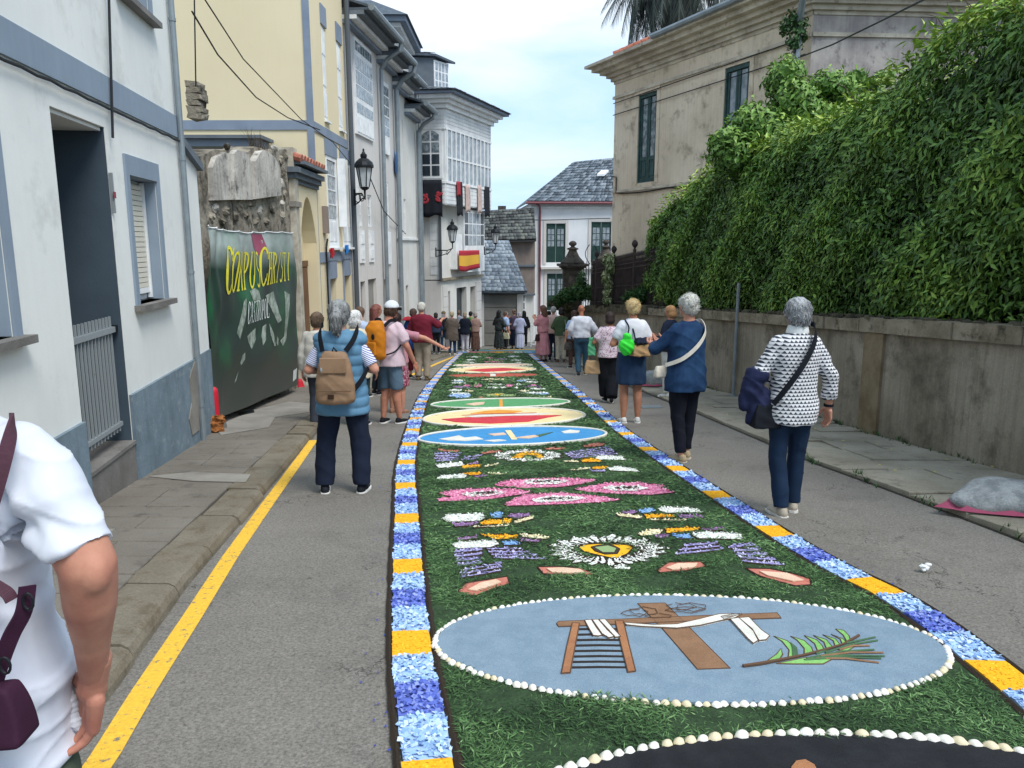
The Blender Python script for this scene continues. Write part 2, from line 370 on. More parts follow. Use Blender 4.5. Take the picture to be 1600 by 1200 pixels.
def sheet(name, A, B, Ys, dz, m, nx=4, kind='structure', parent=None):
 mb = MB(); n = nx+1
 for Y in Ys:
  xa, xb = lerpX(A, Y), lerpX(B, Y)
  for i in range(n): mb.v.append((xa+(xb-xa)*i/nx, Y, gz(Y)+dz))
 for j in range(len(Ys)-1):
  for i in range(nx): mb.f.append((j*n+i, j*n+i+1, (j+1)*n+i+1, (j+1)*n+i)); mb.m.append(0)
 return obj(name, mb, m, parent, kind=kind)
sheet('ground', [(-500, -40), (-500, 900)], [(500, -40), (500, 900)], [-40, 0, 20, 40, 60, 200, 900], -.02, M['ground'], 8)
sheet('road', [(x-.1, y) for x, y in KL]+[(-1.5, 40), (-1.5, 60)], [(x+.1, y) for x, y in KR]+[(2.5, 40), (3, 60)], list(np.arange(-4, 60, 1.0)), 0, M['asphalt'], 6)
M['edge0'] = mat('dark_joint_dirt', '46423a', .95, grain=(60, .3))
pv = sheet('pavement', [(x-.02, y) for x, y in FL], [(x-.2, y) for x, y in KL], list(np.arange(-3, 31, .5)), .05, M['edge0'], 3)
def quadslab(c, h0, h1, jit=0):                  # c: four (x, y) in plan
 mb = MB(); rs = [random.uniform(-jit, jit) for _ in c]
 k = .012; cx = sum(p[0] for p in c)/4; cy = sum(p[1] for p in c)/4
 lo = [(x, y, gz(y)+h0) for x, y in c]; mid = [(x, y, gz(y)+h1-.006+r) for (x, y), r in zip(c, rs)]
 hi = [(x+(cx-x)*.012, y+(cy-y)*.03, gz(y)+h1+r) for (x, y), r in zip(c, rs)]
 mb.add(lo+mid+hi, [(0, 1, 5, 4), (1, 2, 6, 5), (2, 3, 7, 6), (3, 0, 4, 7), (4, 5, 9, 8), (5, 6, 10, 9), (6, 7, 11, 10), (7, 4, 8, 11), (8, 9, 10, 11)])
 return mb
Y = .6
while Y < 27:
 d = random.uniform(.29, .33) if Y < 12 else .6; y1 = Y+d-.014
 xa, xb = lerpX(FL, Y)+.03, lerpX(KL, Y)-.285; xa1, xb1 = lerpX(FL, y1)+.03, lerpX(KL, y1)-.285
 cut = random.choice([0, 0, .45, .6])
 m_ = M['slabpale'] if random.random() < .04 else M['slab']
 if cut:
  xm, xm1 = xa+(xb-xa)*cut, xa1+(xb1-xa1)*cut
  obj('slab', quadslab([(xa, Y), (xm-.004, Y), (xm1-.004, y1), (xa1, y1)], .04, .082, .002), m_, pv)
  obj('slab', quadslab([(xm+.004, Y), (xb, Y), (xb1, y1), (xm1+.004, y1)], .04, .082, .002), M['slab'], pv)
 else:
  obj('slab', quadslab([(xa, Y), (xb, Y), (xb1, y1), (xa1, y1)], .04, .082, .002), m_, pv)
 Y += d
mb = MB(); mb.prism([G(x, y, .085) for x, y in ((335, 668), (372, 652), (400, 640), (452, 628), (500, 632), (498, 642), (430, 652), (420, 668), (345, 680))], (0, 0, .006))
obj('cement_patch', mb, M['slabpale'], pv)
mb = MB(); mb.prism([G(x, y, .085) for x, y in ((232, 745), (300, 738), (392, 742), (384, 754), (300, 752))], (0, 0, .006))
obj('cement_patch', mb, M['slabpale'], pv)
mb = MB(); mb.prism([G(x, y, .085) for x, y in ((372, 646), (396, 641), (398, 645), (376, 650))], (0, 0, .01))
obj('drain_cover', mb, M['iron'], pv)
Y = .8
while Y < 29:
 d = random.uniform(.55, .85) if Y < 12 else 1.0
 ks = []; mb = MB(); n = 5; j1, j2 = random.uniform(-.012, .012), random.uniform(-.01, .01)
 for k in range(n):
  y = Y+(d-.012)*k/(n-1); x = lerpX(KL, y)+j1; q = gz(y)+j2*.5; e = random.uniform(-.006, .006)
  mb.v += [(x-.27, y, q+.0), (x-.27, y, q+.083+e), (x-.045, y, q+.08+e), (x-.014, y, q+.064+e), (x+.004, y, q+.03+e), (x+.012, y, q-.02)]
 for k in range(n-1):
  for i in range(5): mb.f.append((k*6+i, k*6+i+1, k*6+i+7, k*6+i+6)[::-1]); mb.m.append(0)
 mb.f += [(0, 1, 2, 3, 4, 5)[::-1], tuple((n-1)*6+i for i in range(6))]; mb.m += [0, 0]
 obj('kerbstone', mb, M['kerb'], pv); Y += d
# yellow line: near stretch and the far one
def stripe(name, pts, wd, h=.004, parent=None):
 mb = MB(); vs = []
 for i, p in enumerate(pts):
  a = Vector(pts[max(i-1, 0)]); b = Vector(pts[min(i+1, len(pts)-1)]); t = (b-a).normalized(); nrm = Vector((t.y, -t.x))*wd/2
  for s_ in (-1, 1):
   x, y = p[0]+nrm.x*s_, p[1]+nrm.y*s_; mb.v.append((x, y, gz(y)+h))
 for i in range(len(pts)-1): mb.f.append((i*2, i*2+1, i*2+3, i*2+2)); mb.m.append(0)
 return obj(name, mb, M['yellowpaint'], parent, kind='structure')
yl = [G(x, y) for x, y in ((60, 1330), (165, 1180), (225, 1080), (300, 965), (360, 870), (420, 785), (460, 730), (490, 688))]
stripe('road_marking', [(p.x, p.y) for p in yl], .1)
stripe('road_marking', [(-2.55, 17.5), (-2.45, 20), (-2.28, 23.5), (-2.0, 28)], .12)
# right pavement of irregular flagstones
pr = sheet('footpath', KR, [(x+.1, y) for x, y in WR], list(np.arange(2.5, 27, .5)), .012, M['edge0'], 3)
Y = 3.2; row = 0
rows = []
while Y < 26.5: rows.append(Y); Y += random.uniform(.45, .75)
xs_prev = None
cuts = [sorted([0, 1]+random.sample([.3, .38, .5, .62, .7], random.choice([1, 1, 2]))) for _ in rows]
for i in range(len(rows)-1):
 y0, y1 = rows[i], rows[i+1]-.015
 a0, b0, a1, b1 = lerpX(KR, y0)+.01, lerpX(WR, y0)-.0, lerpX(KR, y1)+.01, lerpX(WR, y1)
 for c, d in zip(cuts[i], cuts[i][1:]):
  sk = .15 if 0 < c else 0; sk2 = .15 if d < 1 else 0
  j = lambda: random.uniform(-.02, .02)
  P = [(a0+(b0-a0)*c+.008, y0+j()*.4), (a0+(b0-a0)*d-.008, y0+j()*.4), (a1+(b1-a1)*(d+sk2*.1)-.008, y1+j()*.4), (a1+(b1-a1)*(c+sk*.1)+.008, y1+j()*.4)]
  obj('flagstone', quadslab(P, -.01, .045, .013), M['flag'], pr)
# ================================================================ WHITE HOUSE WITH BLUE TRIM (left foreground)
t = thing('town_house', 'white rendered house with blue-grey band and plinth, barred doorway recess, at the left edge', 'house', (-3.3, 6, gz(6)))
F1 = Facade((-1.9, -3), (-3.68, 9.2), 1)
aE = F1.px(313, 672)[0]
pz = F1.px(183, 627)[1]; pz2 = F1.px(310, 557)[1]; pz = (pz+pz2)/2
bz1 = F1.px(300, 197)[1]; bz0 = F1.px(300, 227)[1]
dr = F1.rect(77, 165, 163, 200); dr = (dr[0], dr[1], gz(5)-.3, F1.px(77, 165)[1])
wo = (F1.px(199, 273)[0], F1.px(242, 282)[0], F1.px(205, 479)[1], F1.px(199, 273)[1])
wlr = F1.px(8, 300)[0]-.05; wl = (wlr-1.0, wlr-.06, F1.px(0, 531)[1], F1.px(0, 215)[1])
wu = (F1.px(187, 0)[0], F1.px(230, 0)[0], F1.px(232, 30)[1], F1.px(232, 30)[1]+1.3)
ZT = 7.2
fw = F1.wall(0, aE, -1.6, ZT, [dr, wo, wl, wu], .22)
obj('wall', fw, M['white_wall'], t)
mb = MB(); F1.box(mb, 0, aE, -1.6, ZT, -8, -7.7); F1.box(mb, aE-.3, aE, -1.6, ZT, -7.7, -.24); F1.box(mb, 0, .3, -1.6, ZT, -7.7, -.24)
obj('wall', mb, M['white_wall'], t)
mb = MB(); F1.box(mb, -.3, aE+.3, ZT, ZT+.2, -8.3, .4); obj('roof', mb, M['slate'], t)
mb = MB(); F1.box(mb, 0, aE+.004, bz0, bz1, .001, .022); obj('band', mb, M['blue_trim'], t)
mb = MB()
F1.sbox(mb, 0, dr[0]-.0, -1.6, pz, -1.6, pz, .001, .028); F1.sbox(mb, dr[1]+.0, aE+.002, -1.6, pz, -1.6, pz, .001, .028)
obj('plinth', mb, M['plinth'], t)
mb = MB(); mb.prism([F1.pt(a, z, .029) for a, z in (lambda f: [f(296, 590), f(303, 566), f(310, 560), f(311, 672), f(300, 680), f(295, 655), f(299, 630)])(lambda x, y: F1.px(x, y, .03))], F1.pt(0, 0, .008)-F1.pt(0, 0, 0))
obj('cement_repair', mb, M['slabpale'], t)
# doorway recess
mb = MB(); a0, a1, z0, z1 = dr; e = .004; dd = -1.25
q = lambda a, z, d: F1.pt(a, z, d)
mb.add([q(a0+e, z0, -.005), q(a0+e, z1, -.005), q(a0+e, z1, dd), q(a0+e, z0, dd), q(a1-e, z0, -.005), q(a1-e, z1, -.005), q(a1-e, z1, dd), q(a1-e, z0, dd)],
   [(0, 1, 2, 3), (7, 6, 5, 4), (3, 2, 6, 7)])
obj('doorway_lining', mb, M['dark_recess'], t)
mb = MB(); F1.box(mb, a0+e*2, a1-e*2, z1-.03, z1-e, dd, -.03); obj('doorway_soffit', mb, M['white_wall'], t)
st0, st1 = F1.px(104, 762)[1], F1.px(179, 710)[1]; stz = (st0+st1)/2
mb = MB(); F1.box(mb, a0+.01, a1-.01, stz-.03, stz, -1.2, .03); obj('step_tread', mb, M['granite'], t)
mb = MB(); F1.box(mb, a0+.01, a1-.01, -1.6, stz-.031, -1.2, .015); obj('step', mb, M['granite'], t)
mb = MB(); F1.box(mb, a0+.02, a1-.02, stz, stz+.18, -.75, -.45); obj('step', mb, M['granite'], t)
mb = MB(); F1.box(mb, a0+.35, a1-.1, stz+.18, stz+2.1, dd+.005, dd+.06); obj('door', mb, M['dark_recess'], t)
gz0, gz1 = F1.px(103, 721, -.06)[1], F1.px(170, 512, -.06)[1]
g = obj('gate_rail', F1.box(MB(), a0+.02, a1-.06, gz0, gz0+.035, -.075, -.045), M['grey_metal'], t); obj('top_rail', F1.box(MB(), a0+.02, a1-.03, gz1-.045, gz1, -.08, -.04), M['grey_metal'], g)
for k in range(13):
 a = a0+.05+(a1-a0-.16)*k/12; mb = MB(); F1.box(mb, a-.008, a+.008, gz0-.04, gz0-.001, -.068, -.052); F1.box(mb, a-.008, a+.008, gz0+.036, gz1-.046, -.068, -.052); F1.box(mb, a-.008, a+.008, gz1+.001, gz1+.09, -.068, -.052)
 obj('bar', mb, M['grey_metal'], g)
mb = MB(); F1.box(mb, a1-.05, a1-.02, gz1-.05, gz1+.01, -.1, -.03); obj('bracket', mb, M['iron'], g)
def trimmed(F, r, parent, wd=.13, wt=.2, tm=None, sill=True, pr_=.02, sm=None, sillout=.09):
 a0, a1, z0, z1 = r; mb = MB()
 F.box(mb, a0-wd, a0, z0, z1, .001, pr_); F.box(mb, a1, a1+wd, z0, z1, .001, pr_); F.box(mb, a0-wd, a1+wd, z1, z1+wt, .001, pr_)
 o = obj('window_surround', mb, tm, parent)
 if sill:
  mb = MB(); F.box(mb, a0-wd-.03, a1+wd+.03, z0-.05, z0, -.15, sillout); obj('sill', mb, sm or M['granite'], parent)
def lining(F, r, parent, m_, d0=-.003, d1=-.215, e=.004):
 a0, a1, z0, z1 = r; p = lambda a, z, d: F.pt(a, z, d); mb = MB()
 mb.add([p(a0+e, z0+e, d0), p(a0+e, z1-e, d0), p(a0+e, z1-e, d1), p(a0+e, z0+e, d1), p(a1-e, z0+e, d0), p(a1-e, z1-e, d0), p(a1-e, z1-e, d1), p(a1-e, z0+e, d1)],
   [(0, 1, 2, 3), (7, 6, 5, 4), (1, 5, 6, 2)])
 obj('reveal', mb, m_, parent)
for r, sh in ((wo, 1), (wl, 0), (wu, 0)):
 trimmed(F1, r, t, .09, .17 if sh else .1, M['blue_trim']); lining(F1, r, t, M['blue_trim'])
 wv = window(F1, (r[0]+.01, r[1]-.01, r[2]+.01, r[3]-.01), t, M['white_paint'], M['glass_pale'], 2, 1, d=-.2)
 if sh:
  so = obj('roller_shutter', (lambda m_: F1.box(m_, r[0]+.05, r[1]-.05, r[2]+.07, r[2]+.12, -.135, -.115))(MB()), M['white_paint'], t)
  z = r[2]+.125; k = 0
  while z < r[3]-.05:
   mb = MB(); F1.box(mb, r[0]+.05, r[1]-.05, z, z+.042, -.135+.0, -.118); obj('slat', mb, M['blind'], so); z += .048
  mb = MB(); F1.box(mb, r[0]+.012, r[0]+.045, r[2]+.02, r[3]-.02, -.14, -.1); obj('shutter_guide', mb, M['white_paint'], so)
  mb = MB(); F1.box(mb, r[1]-.045, r[1]-.012, r[2]+.02, r[3]-.02, -.14, -.1); obj('shutter_guide', mb, M['white_paint'], so)
mb = MB(); mb.tube([F1.pt(aE-.09, 8, .05), F1.pt(aE-.09, -1.4,   .05)], .032, 10); dp = obj('drainpipe', mb, M['zinc'], t)
for z in (-.3, 1.2, 2.4, 3.8): mb = MB(); mb.lathe(F1.pt(aE-.09, z, .05), [(.038, 0), (.038, .03)], 10); obj('pipe_clip', mb, M['zinc'], dp)
ra = F1.px(170, 270); rb = F1.px(174.5, 333)
mb = MB(); F1.box(mb, ra[0], rb[0], rb[1], ra[1], .002, .03); pl_ = obj('plaque', mb, M['grey_metal'], t)
mb = MB(); F1.box(mb, ra[0]+.02, rb[0]-.02, rb[1]+.12, ra[1]-.15, .031, .034); obj('red_label', mb, mat('faded_red', '8a3a48', .6), pl_)
cb = []
for k in range(40):
 a = aE*.3+(aE*.7-.1)*k/39; cb.append(F1.pt(a, bz0-.03-.012*abs(math.sin(k*1.7)) - (.05*math.sin(k*.5) if k < 18 else 0), .035))
mb = MB(); mb.tube(cb, .011, 6); obj('cable', mb, M['cable'], t)
cv = [F1.pt(F1.px(162+6*k/10, 21.5*k)[0], F1.px(162+6*k/10, 21.5*k)[1], .04) for k in range(11)]
mb = MB(); mb.tube([cv[0]+Vector((0, 0, 1.5))]+cv, .012, 6); obj('cable', mb, M['cable'], t)
# low end wall with slanted coping
t = thing('end_wall', 'narrow white wall with dark slanted coping at the end of the blue-trimmed house', 'wall', (-3.75, 9.4, gz(9.4)))
F1b = Facade((F1.pt(aE, 0).x, F1.pt(aE, 0).y), (F1.pt(F1.px(334, 640)[0], 0).x, F1.pt(F1.px(334, 640)[0], 0).y), 1)
zt_ = F1b.px(322, 250)[1]; zp_ = F1b.px(322, 548)[1]
mb = MB(); F1b.box(mb, .003, F1b.L, -1.4, zt_, -.4, -.002); obj('wall', mb, M['white_wall'], t)
mb = MB(); F1b.box(mb, .03, F1b.L+.003, -1.4, zp_, 0, .014); obj('plinth', mb, M['plinth'], t)
mb = MB(); F1b.sbox(mb, .0, F1b.L+.06, zt_+.03, zt_+.12, zt_-.17, zt_-.08, -.45, .06); obj('coping', mb, M['cornice_dark'], t)
# ================================================================ RUINED WALL + BANNER
t = thing('ruined_wall', 'ruined masonry wall with patches of old lime plaster above the green banner', 'wall', (-4.1, 12, gz(12)))
F2 = Facade((-4.03, 9.5), (-4.22, 15.0), 1)
prof = [(306, 246), (322, 240), (336, 233), (350, 236), (362, 233), (372, 238), (384, 240), (398, 229), (408, 231), (418, 238), (430, 236), (445, 233), (455, 236)]
poly = [F2.px(x, y) for x, y in prof]
tp = [F2.pt(F2.px(x, y)[0], F2.px(x, y)[1]) for x, y in prof]
base = [F2.pt(F2.px(455, 236)[0], -2.2), F2.pt(F2.px(306, 246)[0], -2.2)]
mb = MB(); mb.prism(tp+base, F2.pt(0, 0, -.45)-F2.pt(0, 0, 0)); obj('masonry', mb, M['stone_ruin'], t)
def blobpatch(F, pts, m_, name, h=.05, parent=t, sub=2, amp=.02, d0=0):
 c = [F.px(x, y, d0) for x, y in pts]; bm = bmesh.new()
 vs = [bm.verts.new(F.pt(a, z, d0)) for a, z in c]; f = bm.faces.new(vs)
 ca = sum(a for a, z in c)/len(c); cz = sum(z for a, z in c)/len(c)
 r = bmesh.ops.inset_individual(bm, faces=[f], thickness=.04, depth=0);
 nv = F.pt(0, 0, h)-F.pt(0, 0, 0)
 for v in f.verts: v.co += nv
 me = bpy.data.meshes.new(name); bm.to_mesh(me); bm.free(); me.materials.append(m_)
 return obj(name, me, None, parent)
blobpatch(F2, [(330, 246), (345, 238), (352, 242), (354, 312), (326, 313), (324, 262)], M['plaster_ruin'], 'plaster_patch', .07)
blobpatch(F2, [(356, 240), (362, 234), (380, 241), (384, 262), (386, 312), (355, 312)], M['plaster_ruin'], 'plaster_patch', .09)
blobpatch(F2, [(388, 252), (398, 236), (406, 235), (420, 246), (428, 262), (430, 305), (388, 311)], M['plaster_ruin'], 'plaster_patch', .11)
for i, (x, y, rx, ry) in enumerate([(335, 325, 8, 5), (352, 330, 10, 6), (372, 322, 9, 5), (366, 338, 9, 6), (392, 318, 12, 4), (405, 330, 9, 7), (384, 335, 7, 6), (425, 324, 13, 9), (440, 338, 9, 8), (415, 345, 9, 5), (440, 318, 8, 5), (398, 346, 8, 5), (345, 345, 10, 5), (438, 250, 7, 7), (441, 268, 6, 8), (439, 288, 6, 8), (444, 304, 6, 6), (330, 340, 6, 6), (446, 244, 6, 5), (355, 229, 5, 3), (428, 232, 8, 4)]):
 a, z = F2.px(x, y); k = 12.8/1200
 M3 = Matrix.Rotation(random.uniform(-.3, .3), 3, 'X')
 mb = MB(); mb.ell(F2.pt(a, z, .0), (.05, rx*k*1.35, ry*k*1.2), 9, 6, M3)
 mb.v = [tuple(Vector(v)+Vector((random.uniform(-1, 1), random.uniform(-1, 1), random.uniform(-1, 1)))*.018) for v in mb.v]
 obj('stone', mb, M['stone_ruin'] if i % 5 else M['plaster_ruin'], t)
mb = MB(); a0_ = F2.px(452, 300)[0]; mb.add([], []); F2.box(mb, a0_, a0_+.33, -2.2, F2.px(455, 233)[1], -.3, .1); obj('pale_pier', mb, M['pale_wood'], t)
mb = MB(); F2.box(mb, a0_-.05, a0_+.4, F2.px(460, 320)[1]-.05, F2.px(460, 320)[1]+.05, -.2, .13); obj('pier_band', mb, M['slabpale'], t)
# chunk of rough wall sticking up behind the white house
t2 = thing('wall_stub', 'dark rough stone stub beside the drainpipe of the blue-trimmed house', 'wall', (-4.3, 10, 2))
mb = MB(); c_ = D(311, 158, 10.2)
for k in range(6): mb.box(tuple(c_+Vector((-.12, -.1, -.22+.075*k))), tuple(c_+Vector((.045+.012*math.sin(k*2.2), .15, -.146+.075*k))))
mb.v = [tuple(Vector(v)+Vector((random.uniform(-1, 1), 0, random.uniform(-1, 1)))*.015) for v in mb.v]
obj('rubble', mb, M['stone_ruin'], t2)
mb = MB(); p_ = D(303, -40, 9.9); q_ = D(306, 135, 9.9); mb.tube([p_, (p_+q_)/2, q_], .009, 6); obj('cable', mb, M['cable'], t2)
# dry weeds on the ruin
mb = MB()
for k in range(70):
 b = F2.pt(F2.px(412+random.uniform(-14, 14), 234)[0], F2.px(412, 236)[1], -.1); dr_ = Vector((random.uniform(-.25, .25), random.uniform(-.9, .9), random.uniform(.3, 1))).normalized()*random.uniform(.15, .42)
 mb.tube([b, b+dr_*.5+Vector((0, 0, .03)), b+dr_], [.004, .003, .001], 3)
tag(obj('dry_weed', mb, M['wood_stem']), 'dry twiggy weeds growing on top of the ruined wall', 'plant')
# banner: a sheet with folds
F2b = Facade((-4.03+.22, 9.62), (-4.22+.2, 14.9), 1)
t = thing('banner', 'large green vinyl banner with yellow and white lettering hung on the ruined wall', 'banner', (-3.95, 12, gz(12)))
bt = [F2b.px(x, y) for x, y in ((320, 352), (340, 357), (380, 362), (420, 361), (457, 363))]
bb = [F2b.px(x, y) for x, y in ((325, 660), (346, 650), (390, 632), (430, 615), (465, 601))]
def ban(uu, vv):                                  # 0..1 along, 0..1 up
 def it(q, s_):
  k = min(int(s_*(len(q)-1)), len(q)-2); f = s_*(len(q)-1)-k; return (q[k][0]*(1-f)+q[k+1][0]*f, q[k][1]*(1-f)+q[k+1][1]*f)
 p, q = it(bb, uu), it(bt, uu); return (p[0]*(1-vv)+q[0]*vv, p[1]*(1-vv)+q[1]*vv)
def bfold(uu, vv):
 return (.022*math.sin(uu*46+vv*9)*max(0, vv-.45)**1.2*2.2+.012*math.sin(uu*17-vv*12)+.01*math.sin(vv*21+uu*4)*(1-vv)+.018*math.sin((uu*1.2-vv)*14)*vv*.7)
def bpt(uu, vv, d=0):
 a, z = ban(uu, vv); sc = .035*abs(math.sin(uu*math.pi*7))*max(0, vv-.8)*5*.6
 return F2b.pt(a, z-sc, d+.03+bfold(uu, vv))
bm_ = bpy.data.materials.new('banner_print_and_highlights'); bm_.use_nodes = True; nt_ = bm_.node_tree; bs = nt_.nodes['Principled BSDF']; bs.inputs['Roughness'].default_value = .42
at = nt_.nodes.new('ShaderNodeUVMap'); at.uv_map = 'print'
def nn(kind, **kw):
 q = nt_.nodes.new(kind)
 for k, v in kw.items(): q.inputs[k].default_value = v
 return q
mpx = nn('ShaderNodeMapping'); mpx.inputs['Scale'].default_value = (3.6, 2.2, 1); nt_.links.new(at.outputs['UV'], mpx.inputs['Vector'])
nz = nn('ShaderNodeTexNoise', Scale=1.1, Detail=6.0, Roughness=.55); nt_.links.new(mpx.outputs['Vector'], nz.inputs['Vector'])
rp1 = nn('ShaderNodeValToRGB'); e_ = rp1.color_ramp.elements; e_[0].position = .3; e_[0].color = c4('1c2c26'); e_[1].position = .66; e_[1].color = c4('17663a')
e_ = rp1.color_ramp.elements.new(.5); e_.color = c4('203a2d')
nt_.links.new(nz.outputs['Fac'], rp1.inputs['Fac'])
sep = nn('ShaderNodeSeparateXYZ'); nt_.links.new(at.outputs['UV'], sep.inputs[0])
mask = nn('ShaderNodeMapRange'); mask.inputs[1].default_value = .42; mask.inputs[2].default_value = .12; nt_.links.new(sep.outputs['Y'], mask.inputs[0])
mxa = nn('ShaderNodeMix'); mxa.data_type = 'RGBA'; mxa.inputs['B'].default_value = c4('3b403b'); nt_.links.new(mask.outputs[0], mxa.inputs['Factor']); nt_.links.new(rp1.outputs['Color'], mxa.inputs['A'])
top = nn('ShaderNodeMapRange'); top.inputs[1].default_value = .78; top.inputs[2].default_value = .92; nt_.links.new(sep.outputs['Y'], top.inputs[0])
nz2 = nn('ShaderNodeTexNoise', Scale=3.0, Detail=3.0); nt_.links.new(mpx.outputs['Vector'], nz2.inputs['Vector'])
mul = nn('ShaderNodeMath'); mul.operation = 'MULTIPLY'; nt_.links.new(top.outputs[0], mul.inputs[0]); nt_.links.new(nz2.outputs['Fac'], mul.inputs[1])
mxb = nn('ShaderNodeMix'); mxb.data_type = 'RGBA'; mxb.inputs['B'].default_value = c4('dbe6e2'); nt_.links.new(mul.outputs[0], mxb.inputs['Factor']); nt_.links.new(mxa.outputs['Result'], mxb.inputs['A'])  # highlights near the top edge put into the colour as pale streaks
nt_.links.new(mxb.outputs['Result'], bs.inputs['Base Color'])
NU, NV = 110, 60
mb = MB(); mb.sm = True
for j in range(NV+1):
 for i in range(NU+1): mb.v.append(tuple(bpt(i/NU, j/NV)))
for j in range(NV):
 for i in range(NU): mb.f.append((j*(NU+1)+i, j*(NU+1)+i+1, (j+1)*(NU+1)+i+1, (j+1)*(NU+1)+i)); mb.m.append(0)
sheet_o = obj('sheet', mb, bm_, t); uv = sheet_o.data.uv_layers.new(name='print')
for l_ in sheet_o.data.loops:
 vi = l_.vertex_index; uv.data[l_.index].uv = ((vi % (NU+1))/NU, (vi//(NU+1))/NV)
bx_cols = {'yel': mat('banner_yellow', 'e6dc3a', .4), 'wht': mat('banner_white', 'dfe6e2', .4), 'chalk': mat('banner_pale_petals', 'a9b3a8', .45, var=(9, '6f7d70', .4, .62)), 'red': mat('banner_rose', 'a3526b', .45)}
def bpoly(name, P, m_, parent, d=.006):          # flat print that follows the folds: P in banner uv
 bm = bmesh.new(); vs_ = [bm.verts.new((u, v, 0)) for u, v in P]
 for q3 in tessellate_polygon([[Vector((u, v, 0)) for u, v in P]]): bm.faces.new([vs_[i] for i in q3])
 for _ in range(2):
  lg = [e for e in bm.edges if e.calc_length() > .03]
  if lg: bmesh.ops.subdivide_edges(bm, edges=lg, cuts=1)
 bmesh.ops.triangulate(bm, faces=bm.faces[:])
 for v in bm.verts: v.co = bpt(v.co.x, v.co.y, d)
 me = bpy.data.meshes.new(name); bm.to_mesh(me); bm.free(); me.materials.append(m_); return obj(name, me, None, parent)
def b_uv(x, y):                                   # photo -> banner uv
 a, z = F2b.px(x, y); lo, hi = 0, 1
 for _ in range(30):
  m1 = (lo+hi)/2; p, q = ban(m1, 0), ban(m1, 1)
  if (p[0]+q[0])/2 < a: lo = m1
  else: hi = m1
 p, q = ban(lo, 0), ban(lo, 1); return (lo, (z-p[1])/(q[1]-p[1]))
# letters as stroke outlines: thick stems, thin bars and serifs, unit box 1 x 1
def L_stem(x, w=.24): return [[(x, .04), (x+w, .04), (x+w, .96), (x, .96)], [(x-.08, 0), (x+w+.08, 0), (x+w+.08, .05), (x-.08, .05)], [(x-.08, .95), (x+w+.08, .95), (x+w+.08, 1), (x-.08, 1)]]
def arc(cx, cy, rx, ry, a0, a1, tk0, tk1, n=16):
 o_, i_ = [], []
 for k in range(n+1):
  a = math.radians(a0+(a1-a0)*k/n); w_ = tk0+(tk1-tk0)*abs(math.cos(a))
  o_.append((cx+rx*math.cos(a), cy+ry*math.sin(a))); i_.append((cx+(rx-w_)*math.cos(a), cy+(ry-.075)*math.sin(a)))
 return [o_+i_[::-1]]
LET = {'C': arc(.55, .5, .5, .52, 42, 318, .09, .26)+[[(.86, .68), (.95, .68), (.95, 1.0), (.89, .96)], [(.86, .30), (.95, .32), (.93, .14), (.88, .1)]],
   'O': arc(.5, .5, .48, .51, -90, 90, .09, .24, 14)+arc(.5, .5, .48, .51, 90, 270, .09, .24, 14), 'R': L_stem(.12)+arc(.32, .73, .5, .27, -90, 90, .03, .19)+[[(.42, .5), (.6, .5), (1.0, 0), (.78, 0)]],
   'P': L_stem(.12)+arc(.32, .71, .55, .29, -90, 90, .03, .2), 'U': arc(.5, .36, .4, .37, 180, 360, .09, .2)+[[(.1, .36), (.28, .36), (.28, 1), (.1, 1)], [(.76, .36), (.9, .36), (.9, 1), (.76, 1)], [(.0, .96), (.38, .96), (.38, 1), (.0, 1)], [(.7, .96), (1, .96), (1, 1), (.7, 1)]],
   'S': arc(.5, .74, .36, .27, 40, 270, .04, .17)+arc(.5, .26, .4, .27, -140, 90, .04, .18), 'H': L_stem(.1)+L_stem(.7)+[[(.3, .47), (.7, .47), (.7, .53), (.3, .53)]],
   'I': L_stem(.38, .24), 'T': L_stem(.4, .2)+[[(.02, .95), (.98, .95), (.98, 1), (.02, 1)], [(.02, .8), (.07, .8), (.09, .95), (.02, .95)], [(.91, .95), (.93, .8), (.98, .8), (.98, .95)]],
   'A': [[(.02, 0), (.1, 0), (.5, .86), (.44, 1)], [(.44, 1), (.56, 1), (.98, 0), (.76, 0)], [(.22, .3), (.72, .3), (.7, .36), (.25, .36)]], 'L': L_stem(.12)+[[(.32, 0), (.92, 0), (.95, .22), (.89, .22), (.84, .05), (.32, .05)]]}
def word(s_, boxes, m_, shade=None):
 for ch, (x0, x1, yb0, yb1, yt0, yt1) in zip(s_, boxes):   # photo box of each letter: bottom y at x0/x1, top y at x0/x1
  c = [b_uv(x0, yb0), b_uv(x1, yb1), b_uv(x1, yt1), b_uv(x0, yt0)]
  def mp_(u, v, du=0): return (c[0][0]*(1-u)*(1-v)+c[1][0]*u*(1-v)+c[2][0]*u*v+c[3][0]*(1-u)*v+du, c[0][1]*(1-u)*(1-v)+c[1][1]*u*(1-v)+c[2][1]*u*v+c[3][1]*(1-u)*v)
  par = None
  for P in LET[ch]:
   if par is None: par = bpoly('letter', [mp_(*p) for p in P], m_, t, .008)
   else: bpoly('stroke', [mp_(*p) for p in P], m_, par, .0085)
def row_(xs, bl, tl):
 f = lambda l, x: l[0][1]+(l[1][1]-l[0][1])*(x-l[0][0])/(l[1][0]-l[0][0])
 return [(a, b, f(bl, a), f(bl, b), f(tl, a), f(tl, b)) for a, b in xs]
bl = ((343, 461), (448, 438)); tl = ((343, 392), (448, 394)); tc_ = ((343, 384), (448, 386))
word('C', row_([(342, 357)], bl, tc_), bx_cols['yel'])
word('ORPUS', row_([(355, 366), (366, 375), (376, 385), (385, 393), (394, 401)], bl, tl), bx_cols['yel'])
word('C', row_([(400, 412)], bl, tc_), bx_cols['yel'])
word('HRISTI', row_([(412, 420), (421, 428), (429, 432), (433, 438), (438, 444), (445, 449)], bl, tl), bx_cols['yel'])
